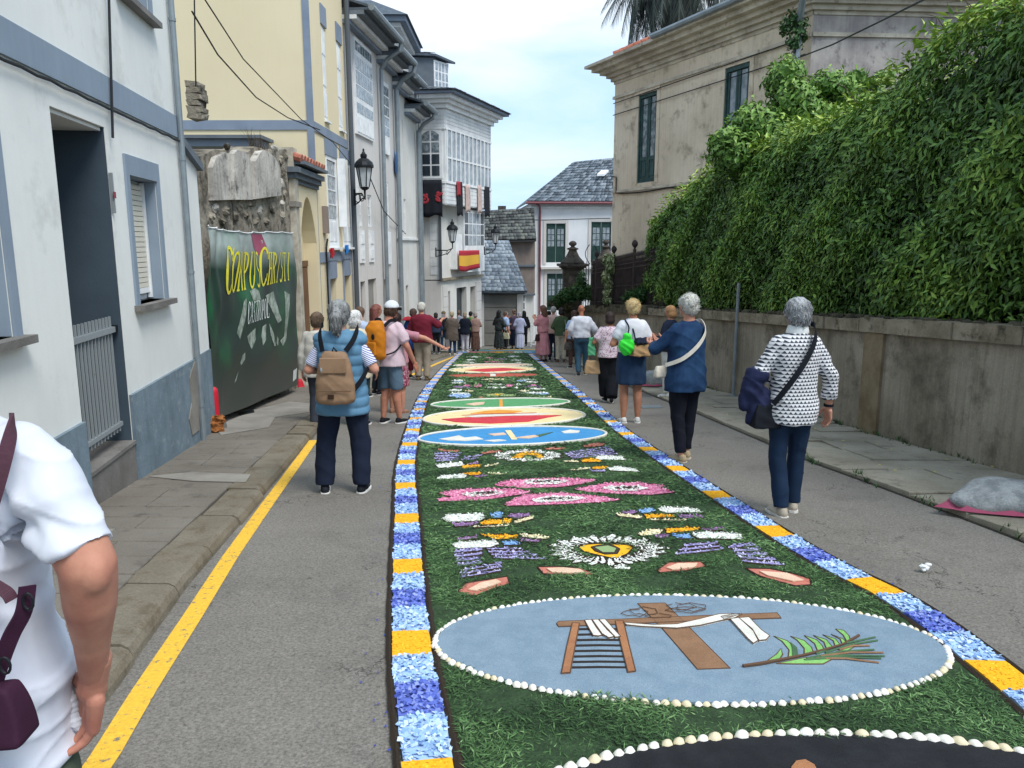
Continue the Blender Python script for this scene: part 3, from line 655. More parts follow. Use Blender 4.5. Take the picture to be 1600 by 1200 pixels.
bl = ((381, 507), (418, 496)); tl = ((381, 472), (418, 466))
word('CASTROPOL', row_([(381, 386), (386, 390), (390, 394), (394, 398), (398, 402), (402, 406.5), (406.5, 410), (410, 414), (414.5, 418)], bl, tl), bx_cols['wht'])
for P in ([(412, 462), (425, 455), (432, 490), (436, 500), (430, 505), (420, 480)], [(440, 455), (448, 460), (447, 530), (441, 540), (436, 532), (443, 525)], [(376, 470), (380, 466), (378, 500), (371, 530), (366, 520), (372, 495)],
   [(384, 525), (398, 512), (399, 530), (392, 545), (387, 535)], [(409, 510), (414, 506), (413, 530), (408, 540), (407, 525)], [(418, 505), (424, 520), (428, 540), (425, 540), (420, 525)],
   [(376, 555), (381, 550), (382, 560), (376, 570), (374, 566)], [(371, 585), (373, 578), (371, 592), (368, 597)], [(430, 525), (433, 530), (432, 540), (429, 536)], [(386, 455), (392, 450), (398, 455), (402, 468), (390, 470)]):
 bpoly('petal_print', [b_uv(*p) for p in P], bx_cols['chalk'], t, .004)
bpoly('rose_print', [b_uv(x, y) for x, y in ((382, 364), (402, 364), (410, 385), (402, 400), (392, 385))], bx_cols['red'], t, .004)
bpoly('maker_mark', [b_uv(x, y) for x, y in ((456, 578), (462, 574), (463, 590), (457, 595))], bx_cols['wht'], t, .004)
mb = MB(); mb.tube([bpt(k/30, 1, .01) for k in range(31)], .008, 6); obj('rope', mb, M['white_paint'], t)
mb = MB(); p_ = F2b.pt(F2b.px(362, 352)[0], F2b.px(362, 352)[1], .03); mb.tube([p_+Vector((0, 0, .3)), p_], .008, 5); obj('tie', mb, M['cable'], t)
# red bollard with its orange cloth, red cone base
bp = G(338, 669, .085)
t = thing('red_post', 'short red post standing at the lower left corner of the green banner', 'post', bp)
mb = MB(); mb.lathe((bp.x, bp.y, bp.z), [(.05, 0), (.052, .18), (.052, .46), (.045, .5), (.025, .525), (.001, .53)], 14); mb.sm = True; obj('shaft', mb, mat('red_plastic', 'c02033', .5), t)
mb = MB(); mb.lathe((bp.x, bp.y, bp.z), [(.13, 0), (.12, .07), (.06, .09)], 14); obj('foot', mb, M['granite'], t)
bp = G(341, 673, .085)
mb = MB();
for dx, dz, r in ((0, .12, .1), (.06, .16, .07), (-.05, .1, .08), (.02, .06, .1)): mb.ell(bp+Vector((dx, -.09, dz)), (r, r*.8, r*.8), 10, 7)
mb.v = [tuple(Vector(v)+Vector((random.uniform(-1, 1), random.uniform(-1, 1), random.uniform(-1, 1)))*.02) for v in mb.v]
tag(obj('orange_sack', mb, mat('orange_brown_sacking', 'a3683a', .95, var=(14, '7c4b26', .4, .6), bump=(40, .8, .02))), 'crumpled orange-brown sack at the foot of the red post', 'sack')
bp = G(469, 604, .085)
mb = MB(); mb.lathe(bp, [(.09, 0), (.08, .03), (.05, .12), (.03, .15), (.001, .155)], 12); tag(obj('marker_cone', mb, bpy.data.materials['red_plastic']), 'small red marker cone on the pavement at the right end of the banner', 'cone')
# ================================================================ ARCHED GATE WALL
def cornice(F, parent, a0, a1, z, prof, m_, name='cornice', ret0=False, ret1=False):
 """prof: (out, up) steps, each a box; ends run on by the projection where they return"""
 o = None
 for d1, h0, h1 in prof:
  mb = MB(); F.box(mb, a0-(d1 if ret0 else 0), a1+(d1 if ret1 else 0), z+h0, z+h1, -.2, d1); o = obj(name, mb, m_, parent)
 return o
t = thing('arched_gateway', 'cream gateway with tall arch, brown timber door and grey cornice, right of the banner', 'gateway', (-4.22, 16, gz(16)))
F3 = Facade((-4.18, 15.05), (-4.24, 17.15), 1)
zc = F3.px(465, 288)[1]
ao0, ao1 = F3.px(472, 420)[0], F3.px(497, 430)[0]; zs = F3.px(484, 380)[1]; ztop = F3.px(484, 309)[1]
mb = MB(); mb.cm = 0
A = [0, ao0];
F3.box(mb, 0, ao0, -2.6, zc, -.45, 0); F3.box(mb, ao1, F3.L, -2.6, zc, -.45, 0)
n = 16; arcp = [(ao0+(ao1-ao0)*k/n, zs+(ztop-zs)*math.sin(math.pi*k/n)**.8) for k in range(n+1)]
mb.prism([F3.pt(a, z) for a, z in arcp]+[F3.pt(ao1, zc), F3.pt(ao0, zc)], F3.pt(0, 0, -.45)-F3.pt(0, 0, 0))
obj('wall', mb, M['cream'], t)
mb = MB(); mb.prism([F3.pt(a, z, -.28) for a, z in [(ao0, -2.6), (ao1, -2.6), (ao1, zs)]+arcp[::-1][1:-1]+[(ao0, zs)]], F3.pt(0, 0, -.1)-F3.pt(0, 0, 0)); obj('recess_wall', mb, M['cream'], t)
zd = F3.px(480, 418)[1]
mb = MB(); F3.box(mb, ao0+.02, ao1-.02, zd, zd+.12, -.28, -.2); obj('lintel', mb, M['brown_door'], t)
mb = MB(); F3.box(mb, ao0+.03, ao1-.03, gz(16)+.1, zd, -.28, -.225); dro = obj('door', mb, M['brown_door'], t)
for k in range(6):
 w_ = (ao1-ao0-.1)/6; mb = MB(); F3.box(mb, ao0+.05+w_*k+.006, ao0+.05+w_*(k+1)-.006, gz(16)+.14, zd-.03, -.225, -.21); obj('board', mb, M['brown_door'], dro)
mb = MB(); F3.box(mb, -.02, ao0+.0, F3.px(470, 372)[1]-.1, F3.px(470, 372)[1], .002, .03); obj('string_course', mb, M['cream'], t)
cornice(F3, t, -.02, F3.L+.02, zc, [(.05, 0, .08), (.11, .081, .18), (.18, .181, .28)], M['cornice_dark'], 'moulding', True)
for k in range(9):
 a = k*.25; mb = MB(); mb.tube([F3.pt(a, zc+.44, .2), F3.pt(a, zc+.55, -.2)], [.085, .075], 8); obj('roof_tile', mb, M['terracotta'], t)
mb = MB(); F3.sbox(mb, -.02, F3.L, zc+.341, zc+.40, zc+.341, zc+.40, -.45, .26); obj('tile_bed', mb, M['cornice_dark'], t)
# ================================================================ YELLOW HOUSE
t = thing('yellow_house', 'tall cream-yellow house with blue-grey corner bands and long white shutters, behind the ruined wall', 'house', (-5, 19, gz(19)))
F4 = Facade((-4.26, 17.2), (-4.22, 20.4), 1)
ZY = 10.2; L4 = F4.L
ups = []
for (x0, y0, x1, y1) in ((501, 37, 513.5, 190), (525, 63, 537, 206)):
 a0, b0 = F4.px(x0, y0); a1, b1 = F4.px(x1, y1); ups.append((a0, a1, b1, b0))
zb_ = min(u[2] for u in ups); zt2 = sum(u[3] for u in ups)/2
ups = [(u[0], u[1], zb_, zt2) for u in ups]
mids = []
for (x0, x1) in ((510.5, 526.5), (533, 547)):
 mids.append((F4.px(x0, 300)[0], F4.px(x1, 300)[0], F4.px(512, 387)[1], F4.px(512, 243)[1]))
lows = [(F4.px(x0, 460)[0], F4.px(x1, 460)[0], gz(18)-1.5, F4.px(x0, y)[1]) for x0, x1, y in ((515, 525.5, 436), (537.5, 547, 431))]
obj('wall', F4.wall(0, L4, -3, ZY, ups+mids+lows, .22), M['cream'], t)
# gable wall facing the camera
FG = Facade((-13, 17.22), (-4.262, 17.2), 1)
gm = MB(); FG.box(gm, 0, FG.L, -3, ZY+3, -.3, 0); obj('gable_wall', gm, M['cream'], t)
mb = MB(); F4.box(mb, L4-.3, L4, -3, ZY, -9, -.25); F4.box(mb, 0, L4, -3, ZY, -9.3, -9); obj('rear_wall', mb, M['cream'], t)
mb = MB(); F4.box(mb, -.3, L4+.1, ZY+.0, ZY+.25, -9.3, .55); obj('eaves', mb, M['cornice_dark'], t)
for x0, x1, y in ((475, 500, 190),):
 w0 = FG.px(476, 100)[0]
 mb = MB(); FG.box(mb, w0, FG.L+.02, -3, ZY+2, .001, .025); obj('corner_band', mb, M['grey_trim'], t)
zb0, zb1 = FG.px(400, 203)[1], FG.px(400, 188)[1]
mb = MB(); FG.box(mb, 0, w0-.002, zb0, zb1, .001, .025); obj('band', mb, M['grey_trim'], t)
mb = MB(); F4.box(mb, .0, L4, zb0-.02, zb1-.02, .001, .03); obj('band', mb, M['grey_trim'], t)
zq = (F4.px(505, 410)[1], F4.px(505, 394)[1])
mb = MB(); F4.box(mb, 0, L4, zq[0], zq[1], .001, .03); obj('band', mb, M['grey_trim'], t)
mb = MB(); F4.box(mb, .02, .28, zb1, ZY, .001, .02);
sh_ = M['white_paint']
def shutter(F, a0, a1, z0, z1, d0, parent, ang=0, name='shutter'):
 mb = MB(); F.box(mb, a0, a1, z0, z1, d0, d0+.04); o = obj(name, mb, sh_, parent)
 w_ = (a1-a0)
 for k in range(3):
  h = (z1-z0)/3; mb = MB(); F.box(mb, a0+w_*.15, a1-w_*.15, z0+h*k+.08, z0+h*(k+1)-.08, d0+.041, d0+.055); obj('shutter_panel', mb, sh_, o)
for u in ups:
 mb = MB(); F4.box(mb, u[0]-.06, u[1]+.06, u[3], u[3]+.42, .001, .028); obj('window_surround', mb, M['grey_trim'], t)
 mid = (u[0]+u[1])/2
 window(F4, (u[0], u[1], u[2], u[3]), t, sh_, M['glass_pale'], 2, 4, d=-.16)
 shutter(F4, u[0]+.01, mid-.01, u[2]+.02, u[3]-.02, -.05, t); shutter(F4, mid+.01, u[1]-.01, u[2]+.02, u[3]-.02, -.06, t)
 mb = MB(); F4.box(mb, u[0]-.03, u[1]+.03, u[2]-.04, u[2]-.001, -.1, .07); obj('sill', mb, M['white_paint'], t)
for i, u in enumerate(mids):
 mb = MB(); F4.box(mb, u[0]-.06, u[1]+.06, u[3], u[3]+.35, .001, .028); obj('window_surround', mb, M['grey_trim'], t)
 window(F4, u, t, sh_, M['glass_grey'], 1, 4, d=-.04, solid=.3, frame=.09)
 # opened leaves standing out from the wall
 for aa, sgn in ((u[1]+.03, 1),) if i == 0 else ((u[0]-.04, -1), (u[1]+.02, 1)):
  p = F4.pt(aa, 0, .02); q_ = F4.pt(aa+.06*sgn, 0, .2); mb = MB(); pr2 = [Vector((p.x, p.y, u[2]+.5)), Vector((q_.x, q_.y, u[2]+.5)), Vector((q_.x, q_.y, u[3]+.02)), Vector((p.x, p.y, u[3]+.02))]
  mb.prism(pr2, F4.pt(.035, 0)-F4.pt(0, 0)); obj('shutter', mb, sh_, t)
 mb = MB(); F4.box(mb, u[0]-.03, u[1]+.03, u[2]-.05, u[2]-.001, -.05, .12); obj('sill', mb, M['white_paint'], t)
for u in lows:
 mb = MB(); F4.box(mb, u[0]-.07, u[1]+.07, u[3], u[3]+.42, .001, .03); obj('window_surround', mb, M['grey_trim'], t)
 mb = MB(); F4.box(mb, u[0]-.07, u[0], u[2], u[3], .001, .03); obj('window_surround', mb, M['grey_trim'], t)
 mb = MB(); F4.box(mb, u[0], u[1], u[2], u[3], -.2, -.16); obj('door', mb, M['dark_recess'], t)
for x, y, m_, nm, lb in ((518, 391, mat('red_cloth', 'b32430', .7), 'cloth', 'red cloth hanging under the white window of the yellow house'), (541, 386, mat('blue_cloth', '2f7fc6', .7), 'cloth', 'bright blue cloth hanging in the far window of the yellow house')):
 a, z = F4.px(x, y, .15); mb = MB()
 for k in range(7):
  for j in range(3): mb.v.append(tuple(F4.pt(a-.18+.06*k, z+.05-.1*j-.04*math.sin(k*2)*(j > 1), .16+.03*math.sin(k*1.9+j))))
 for j in range(2):
  for k in range(6): mb.f.append((j*7+k, j*7+k+1, j*7+k+8, j*7+k+7)); mb.m.append(0)
 o = obj(nm, mb, m_); tag(o, lb, 'cloth'); so_ = o.modifiers.new('s', 'SOLIDIFY'); so_.thickness = .01
mb = MB(); mb.tube([F4.pt(L4-.0, ZY-.1, .12), F4.pt(L4, 5, .12), F4.pt(L4, -2, .12)], .065, 10); obj('drainpipe', mb, M['dark_pipe'], t)
a, z = F4.px(506.5, 395); mb = MB(); mb.tube([F4.pt(a, -2, .05), F4.pt(a, z-.1, .05), F4.pt(a-.03, z+.1, .06), F4.pt(a+.03, z+.25, .07), F4.pt(a+.12, z+.3, .06)], .022, 6); obj('cable', mb, M['cable'], t)
mb = MB(); c_ = F4.px(505, 340); F4.box(mb, c_[0]-.1, c_[0]+.12, c_[1]-.35, c_[1]+.25, .001, .1); obj('meter_box', mb, M['sheet_brown'], t)
# small lean-to roof seen over the ruin
mb = MB(); mb.box((-9, 16.4, D(360, 230, 16.6).z), (D(408, 225, 16.6).x, 17.15, D(360, 219, 16.6).z));
tl_ = thing('shed_roof', 'low grey shed top between the ruined wall and the yellow gable', 'shed', (-6, 16.6, 2))
obj('wall', mb, M['grey_trim'], tl_)
mb = MB(); mb.box((-9, 16.3, D(360, 219, 16.6).z+.003), (D(408, 225, 16.6).x+.1, 17.15, D(360, 219, 16.6).z+.07)); obj('flashing', mb, M['cornice_dark'], tl_)
# ================================================================ GREY ROW HOUSES
def eaves(F, parent, a0, a1, z, out=.75):
 for k, (d1, h0, h1) in enumerate(((.18, 0, .1), (.36, .102, .2), (.55, .202, .3))):
  mb = MB(); F.box(mb, a0, a1, z+h0, z+h1, -.2, d1); obj('eaves_moulding', mb, M['grey_trim'] if k == 0 else M['white_board'] if k == 1 else M['cornice_dark'], parent)
 mb = MB(); mb.tube([F.pt(a0-.02, z+.36, out), F.pt(a1+.02, z+.36, out)], .085, 8); obj('gutter', mb, M['zinc'], parent)
 mb = MB(); F.sbox(mb, a0, a1, z+.302, z+.36, z+.302, z+.36, -.2, out-.06); obj('roof_edge', mb, M['slate'], parent)
 mb = MB(); p = [F.pt(a0, z+.37, out-.1), F.pt(a1, z+.37, out-.1), F.pt(a1, z+1.9, -4), F.pt(a0, z+1.9, -4)]; mb.prism(p, (0, 0, .06)); obj('roof', mb, M['slate'], parent)
def dpipe(F, parent, a, z, r=.06, zb=-3.2, d=.13, out=.75):
 mb = MB(); mb.tube([F.pt(a, z+.34, out), F.pt(a, z+.1, out-.06), F.pt(a, z-.12, d+.2), F.pt(a, z-.4, d), F.pt(a, z-.9, d), F.pt(a, zb, d)], r, 8); obj('drainpipe', mb, M['zinc'], parent)
t = thing('grey_house', 'pale grey three-storey row house with a wide white glazed bay under grey eaves', 'house', (-4.1, 22, gz(22)))
F5 = Facade((-4.22, 20.42), (-3.95, 23.7), 1); L5 = F5.L
z5 = F5.px(552, 52)[1]
lo5 = [(F5.px(563, 440)[0], F5.px(570.5, 440)[0], -3.4, F5.px(566, 440)[1]), (F5.px(575, 437)[0], F5.px(588, 437)[0], -3.4, F5.px(580, 436)[1])]
up5 = [(F5.px(x0, 330)[0], F5.px(x1, 330)[0], F5.px(565, 353)[1], F5.px(565, 302)[1]) for x0, x1 in ((559.5, 566), (574.5, 581))]
obj('wall', F5.wall(0, L5, -3.4, z5, lo5+up5, .15), M['grey_render'], t)
mb = MB(); F5.box(mb, 0, .25, -3.4, z5, -8, -.2); F5.box(mb, L5-.25, L5, -3.4, z5, -8, -.2); F5.box(mb, .25, L5-.25, -3.4, z5, -8, -7.8); obj('side_walls', mb, M['grey_render'], t)
for r in lo5: mb = MB(); F5.box(mb, r[0], r[1], r[2], r[3], -.15, -.1); obj('door', mb, M['garage'], t)
for r in up5:
 window(F5, r, t, sh_, M['glass_grey'], 2, 3, d=-.08)
 zz = r[2]; mb = MB(); F5.box(mb, r[0]-.02, r[1]+.02, zz-1.0, zz-.12, .002, .04); o = obj('window_apron', mb, sh_, t)
 for h in (.2, .62): mb = MB(); F5.box(mb, r[0]+.06, r[1]-.06, zz-1.0+h-.1, zz-1.0+h+.16, .041, .06); obj('panel', mb, sh_, o)
# glazed bay
g0, g1 = F5.px(551, 130)[0]+.06, F5.px(579, 130)[0]; gzb, gzt = F5.px(552, 207)[1], F5.px(552, 58)[1]
go = obj('glazed_bay', (lambda m_: F5.box(m_, g0, g1, gzb, gzt, -.05, .06))(MB()), sh_, t)
ncol, zr = 7, [(.0, .0)]
H_ = gzt-gzb
for (f0, f1, rows) in ((.86, .97, 1), (.38, .82, 3), (.22, .34, 1)):
 for i in range(ncol):
  for j in range(rows):
   cw = (g1-g0-.08)/ncol; rh = H_*(f1-f0)/rows
   mb = MB(); F5.box(mb, g0+.04+cw*i+.02, g0+.04+cw*(i+1)-.02, gzb+H_*f0+rh*j+.02, gzb+H_*f0+rh*(j+1)-.02, .061, .066); obj('pane', mb, M['glass_grey'], go)
for i in range(ncol): cw = (g1-g0-.08)/ncol; mb = MB(); F5.box(mb, g0+.04+cw*i+.02, g0+.04+cw*(i+1)-.02, gzb+.06, gzb+H_*.19, .061, .075); obj('panel', mb, sh_, go)
eaves(F5, t, 0, L5, z5); dpipe(F5, t, L5+.0, z5)
# dormer tower behind
t = thing('roof_tower', 'pale square tower with slate roof rising behind the grey row houses', 'tower', (-4.6, 25, 6))
FT = Facade((-7.2, 26.2), (-4.05, 26.2), 1); zt_ = D(610, 45, 26.2).z; c0 = D(616, 45, 26.2)
mb = MB(); mb.box((c0.x-2.2, 26.2, 2), (c0.x, 29.5, zt_)); obj('wall', mb, M['grey_render'], t)
mb = MB(); mb.box((c0.x+.002, 26.9, D(620, 120, 27).z), (c0.x+.04, 27.6, D(620, 55, 27).z)); obj('window', mb, sh_, t)
mb = MB(); mb.box((c0.x-2.3, 26.0, zt_), (c0.x+.22, 29.7, zt_+.14)); obj('cornice', mb, M['white_board'], t)
mb = MB(); mb.box((c0.x-2.4, 25.8, zt_+.142), (c0.x+.42, 29.9, zt_+.3)); obj('cornice', mb, M['grey_trim'], t)
mb = MB(); b_ = [Vector((c0.x-2.5, 25.7, zt_+.302)), Vector((c0.x+.5, 25.7, zt_+.302)), Vector((c0.x+.5, 30, zt_+.302)), Vector((c0.x-2.5, 30, zt_+.302)), Vector((c0.x-1.6, 27.2, zt_+1.15)), Vector((c0.x-.9, 27.2, zt_+1.15)), Vector((c0.x-.9, 28.6, zt_+1.15)), Vector((c0.x-1.6, 28.6, zt_+1.15))]
mb.hexa(b_); obj('roof', mb, M['slate'], t)
t = thing('grey_house', 'narrow pale row house between two drainpipes, with a slim white glazed bay', 'house', (-3.9, 24.5, gz(24)))
F6 = Facade((-3.95, 23.75), (-3.79, 25.6), 1); L6 = F6.L; z6 = F6.px(600, 108)[1]
lo6 = [(F6.px(595, 438)[0]-.0, F6.px(600, 438)[0], -3.6, F6.px(598, 437)[1])]; lo6 = [(max(.12, lo6[0][0]), max(.6, lo6[0][1]), lo6[0][2], lo6[0][3])]
up6 = [(.35, .95, F6.px(594, 356)[1], F6.px(594, 282)[1])]
obj('wall', F6.wall(0, L6, -3.6, z6, lo6+up6, .15), M['grey_render'], t)
mb = MB(); F6.box(mb, 0, L6, -3.6, z6, -8, -7.8); F6.box(mb, L6-.2, L6, -3.6, z6, -7.8, -.2); obj('side_walls', mb, M['grey_render'], t)
mb = MB(); F6.box(mb, lo6[0][0], lo6[0][1], -3.6, lo6[0][3], -.15, -.1); obj('door', mb, M['garage'], t)
window(F6, up6[0], t, sh_, M['glass_grey'], 2, 4, d=-.06)
mb = MB(); F6.box(mb, .33, .97, up6[0][2]-1.1, up6[0][2]-.1, .002, .05); obj('window_apron', mb, sh_, t)
gz0_, gz1_ = F6.px(588, 235)[1], F6.px(588, 120)[1]
go = obj('glazed_bay', (lambda m_: F6.box(m_, .25, 1.1, gz0_, gz1_, -.05, .06))(MB()), sh_, t)
for i in range(4):
 for j in range(5):
  mb = MB(); F6.box(mb, .29+.2*i, .29+.2*i+.165, gz0_+(gz1_-gz0_)*(.26+.14*j), gz0_+(gz1_-gz0_)*(.26+.14*(j+1))-.04, .061, .066); obj('pane', mb, M['glass_grey'], go)
eaves(F6, t, 0, L6, z6); dpipe(F6, t, L6, z6, .075)
t = thing('white_house', 'off-white row house with four narrow tall windows, next to the boarded gallery house', 'house', (-3.7, 27, gz(27)))
F7 = Facade((-3.79, 25.65), (-3.5, 29.2), 1); L7 = F7.L; z7 = F7.px(622, 145)[1]
up7 = []
for x0, x1 in ((607.5, 610), (614.5, 617.5), (623, 626), (631, 634)):
 up7.append((F7.px(x0, 330)[0], F7.px(x1, 330)[0], F7.px(620, 367)[1], F7.px(620, 308)[1]))
up7b = [(F7.px(x0, 190)[0], F7.px(x1, 190)[0], F7.px(615, 226)[1], F7.px(615, 178)[1]) for x0, x1 in ((609.5, 611.5), (619, 620.5), (627, 629))]
lo7 = [(F7.px(617, 437)[0], F7.px(629, 437)[0], -4, F7.px(623, 436)[1]), (F7.px(634, 446)[0], F7.px(638, 446)[0], -4, F7.px(636, 446)[1])]
obj('wall', F7.wall(0, L7, -4, z7, up7+up7b+lo7, .15), M['white_render2'], t)
mb = MB(); F7.box(mb, 0, L7, -4, z7, -8, -7.8); F7.box(mb, L7-.2, L7, -4, z7, -7.8, -.2); obj('side_walls', mb, M['white_render2'], t)
for r in up7+up7b: window(F7, r, t, sh_, M['glass_pale'], 1, 3, d=-.08, frame=.04)
for r in lo7: mb = MB(); F7.box(mb, r[0], r[1], r[2], r[3], -.15, -.1); obj('door', mb, M['garage'], t)
mb = MB(); zz = F7.px(610, 373)[1]; F7.box(mb, 0, L7, zz-.04, zz+.03, .002, .06); obj('string_course', mb, M['white_board'], t)
eaves(F7, t, 0, L7*.45, z7); eaves(F7, t, L7*.45+.05, L7, z7-.55)
dpipe(F7, t, L7*.93, z7-.5, .07)
a, z = F7.px(619, 252, .05); mb = MB()
for k in range(5):
 for j in range(4): mb.v.append(tuple(F7.pt(a-.3+.15*k, z+.28-.2*j-.06*k*(j > 2), .08+.03*math.sin(k*2+j))))
for j in range(3):
 for k in range(4): mb.f.append((j*5+k, j*5+k+1, j*5+k+6, j*5+k+5)); mb.m.append(0)
o = tag(obj('flag', mb, bpy.data.materials['blue_cloth']), 'small blue flag hanging high on the off-white row house', 'flag'); so_ = o.modifiers.new('s', 'SOLIDIFY'); so_.thickness = .008
# ================================================================ GALLERY HOUSE
t = thing('gallery_house', 'white boarded corner house with an overhanging glazed gallery and slate roof with dormer', 'house', (-2.5, 31, gz(31)))
A_, B_ = Vector((-2.5, 29.9)), Vector((-.92, 34.4))
FS = Facade(A_, B_, 1)                           # street side
u_ = FS.u; nF = Vector((-FS.u.x, -FS.u.y))
C_ = A_-FS.n*1.55                                # front face (towards the camera) from C_ to A_
FF = Facade((-3.92, 30.15), A_, 1)
zgt = FS.px(703, 186)[1]; zgw = FF.px(680, 198)[1]
zu0, zu1 = FS.px(700, 320)[1], FS.px(700, 203)[1]; zsill = FS.px(700, 283)[1]
# upper storey volume
def vol(mb, pts, z0, z1): mb.prism([Vector((p[0], p[1], z0)) for p in pts], (0, 0, z1-z0)); return mb
K = [FF.P, A_, B_, B_-FS.n*5, FF.P+Vector((-1.5, 3))]
zt_ = FS.px(700, 171)[1]
mb = vol(MB(), K, zu0, zt_); obj('upper_storey', mb, M['white_board'], t)
# boards on both faces above the windows and below the sill
for F in (FS, FF):
 for z0, z1, n_ in ((zu0+.03, zsill-.1, 5), (zu1+.08, zt_-.02, 5)):
  for k in range(n_):
   h = (z1-z0)/n_; mb = MB(); F.box(mb, .02, F.L-.02, z0+h*k+.008, z0+h*(k+1)-.008, .001, .02); obj('board', mb, M['white_board'], t)
 mb = MB(); F.box(mb, -.0, F.L+.0, zsill-.09, zsill, .001, .06); obj('sill', mb, sh_, t)
 mb = MB(); F.box(mb, 0, F.L, zu1, zu1+.07, .001, .05); obj('lintel', mb, sh_, t)
nw = 11
for k in range(nw):
 w_ = (FS.L-.1)/nw; zsp = zsill+(zu1-zsill)*.46
 fo = obj('window', (lambda m_: (FS.box(m_, .05+w_*k, .05+w_*k+.07, zsill, zu1, .001, .05), FS.box(m_, .05+w_*k+.07, .05+w_*(k+1)-.001, zsp-.03, zsp+.03, .001, .045), m_)[-1])(MB()), sh_, t)
 mb = MB(); FS.box(mb, .05+w_*k+.075, .05+w_*(k+1)-.005, zsill+.01, zsp-.035, .003, .012); obj('pane', mb, M['glass_pale'], fo)
 mb = MB(); FS.box(mb, .05+w_*k+.075, .05+w_*(k+1)-.005, zsp+.035, zu1-.01, .003, .012); obj('pane', mb, M['glass_pale'], fo)
fr = (FF.px(659, 240)[0], FF.px(688, 240)[0], FF.px(675, 276)[1], FF.px(675, 203)[1])
mb = MB(); FF.box(mb, fr[0]-.08, fr[1]+.08, fr[2]-.06, fr[3]+.08, .001, .03); wf = obj('window', mb, sh_, t)
for i in range(2):
 for j in range(4):
  w_, h = (fr[1]-fr[0])/2, (fr[3]-fr[2])/4; a0, a1, z0, z1 = fr[0]+w_*i+.03, fr[0]+w_*(i+1)-.03, fr[2]+h*j+.03, fr[2]+h*(j+1)-.03; mb = MB()
  if j == 3:
   P = [(a0, z0), (a1, z0)]; n = 5
   P += [(a1+(a0-a1)*k/n, z0+(z1-z0)*math.sin(max(.35, (math.pi/2)*((n-k)/n if i else k/n)))**.7) for k in range(n+1)][::1]
   if i: P = [(a0, z0), (a1, z0)]+[(a1+(a0-a1)*k/n, z0+(z1-z0)*(.6+.4*math.sin(math.pi/2*k/n))) for k in range(n+1)]
   else: P = [(a0, z0), (a1, z0)]+[(a1+(a0-a1)*k/n, z0+(z1-z0)*(.6+.4*math.sin(math.pi/2*(n-k)/n))) for k in range(n+1)]
   mb.prism([FF.pt(a, z, .031) for a, z in P], FF.pt(0, 0, .01)-FF.pt(0, 0, 0))
  else: FF.box(mb, a0, a1, z0, z1, .031, .041)
  obj('pane', mb, M['glass_grey'] if j > 1 else M['glass'], wf)
for k, (d1, h0, h1, m_) in enumerate(((.12, 0, .16, sh_), (.26, .162, .3, M['white_board']), (.42, .302, .44, sh_), (.62, .442, .53, M['grey_trim']))):
 P = [FF.P-Vector((d1*.2, 0))+FF.n*d1, A_+(FS.n*d1+FF.n*d1)*.85, B_+FS.n*d1+FS.u*d1, B_-FS.n*5, FF.P+Vector((-1.5, 3))]
 obj('cornice', vol(MB(), P, zt_+h0, zt_+h1), m_, t)
# hipped slate roof
P = [FF.P+FF.n*.7+Vector((-.2, 0)), A_+(FS.n+FF.n)*.6, B_+FS.n*.7+FS.u*.7, B_-FS.n*5, FF.P+Vector((-1.5, 3))]
zz = zt_+.532; ap = [Vector((-4.6, 33.0, zz+.85)), Vector((-3.9, 35.5, zz+.85))]
mb = MB(); V_ = [Vector((p[0], p[1], zz)) for p in P]+ap
mb.add(V_, [(0, 1, 5), (1, 2, 6, 5), (2, 3, 6), (3, 4, 5, 6), (4, 0, 5), (4, 3, 2, 1, 0)]); ro = obj('roof', mb, M['slate'], t)
def slates(name, quad, m_, nr, ncl, parent, th=.02, kind='stuff', lift=.015):
 """overlapping rough slates laid in courses on a quad p0 (eave left), p1 (eave right), p2 (ridge right), p3 (ridge left)"""
 p0, p1, p2, p3 = [Vector(p) for p in quad]; nrm = (p1-p0).cross(p3-p0).normalized(); nrm = nrm if nrm.z > 0 else -nrm
 V, F_, A4 = [], [], []
 for j in range(nr):
  v0, v1 = j/nr, (j+1.35)/nr; nc = ncl
  off = random.random()
  for i in range(-1, nc+1):
   u0, u1 = (i+off+random.uniform(-.12, .12))/nc, (i+1+off+random.uniform(-.12, .12))/nc
   u0, u1 = max(0, u0), min(1, u1)
   if u1-u0 < .2/nc: continue
   v0j = v0+random.uniform(-.12, .12)/nr; v1c = min(1, v1)
   f = lambda u, v: (p0*(1-u)+p1*u)*(1-v)+(p3*(1-u)+p2*u)*v
   b = len(V); l1 = th*1.4+lift+random.uniform(0, th*.5)
   V += [f(u0, max(0, v0j))+nrm*l1, f(u1, max(0, v0j))+nrm*l1, f(u1, v1c)+nrm*lift, f(u0, v1c)+nrm*lift, f(u0, max(0, v0j))+nrm*(l1-th), f(u1, max(0, v0j))+nrm*(l1-th)]
   F_ += [(b, b+1, b+2, b+3), (b+4, b+5, b+1, b), (b+4, b, b+3, b+3), (b+1, b+5, b+2, b+2)]; r = random.random(); A4 += [r]*4
 T = []; AT = []
 for f_, a in zip(F_, A4):
  T.append((f_[0], f_[1], f_[2])); AT.append(a)
  if f_[2] != f_[3]: T.append((f_[0], f_[2], f_[3])); AT.append(a)
 o = obj(name, np_mesh(name, [tuple(v) for v in V], T, m_, AT), None, parent); o['kind'] = kind; return o
slates('roof_slates', (V_[1], V_[2], V_[6], V_[5]), M['slate_n'], 12, 30, t)
slates('roof_slates', (V_[0], V_[1], V_[5], V_[5]), M['slate_n'], 10, 12, t)
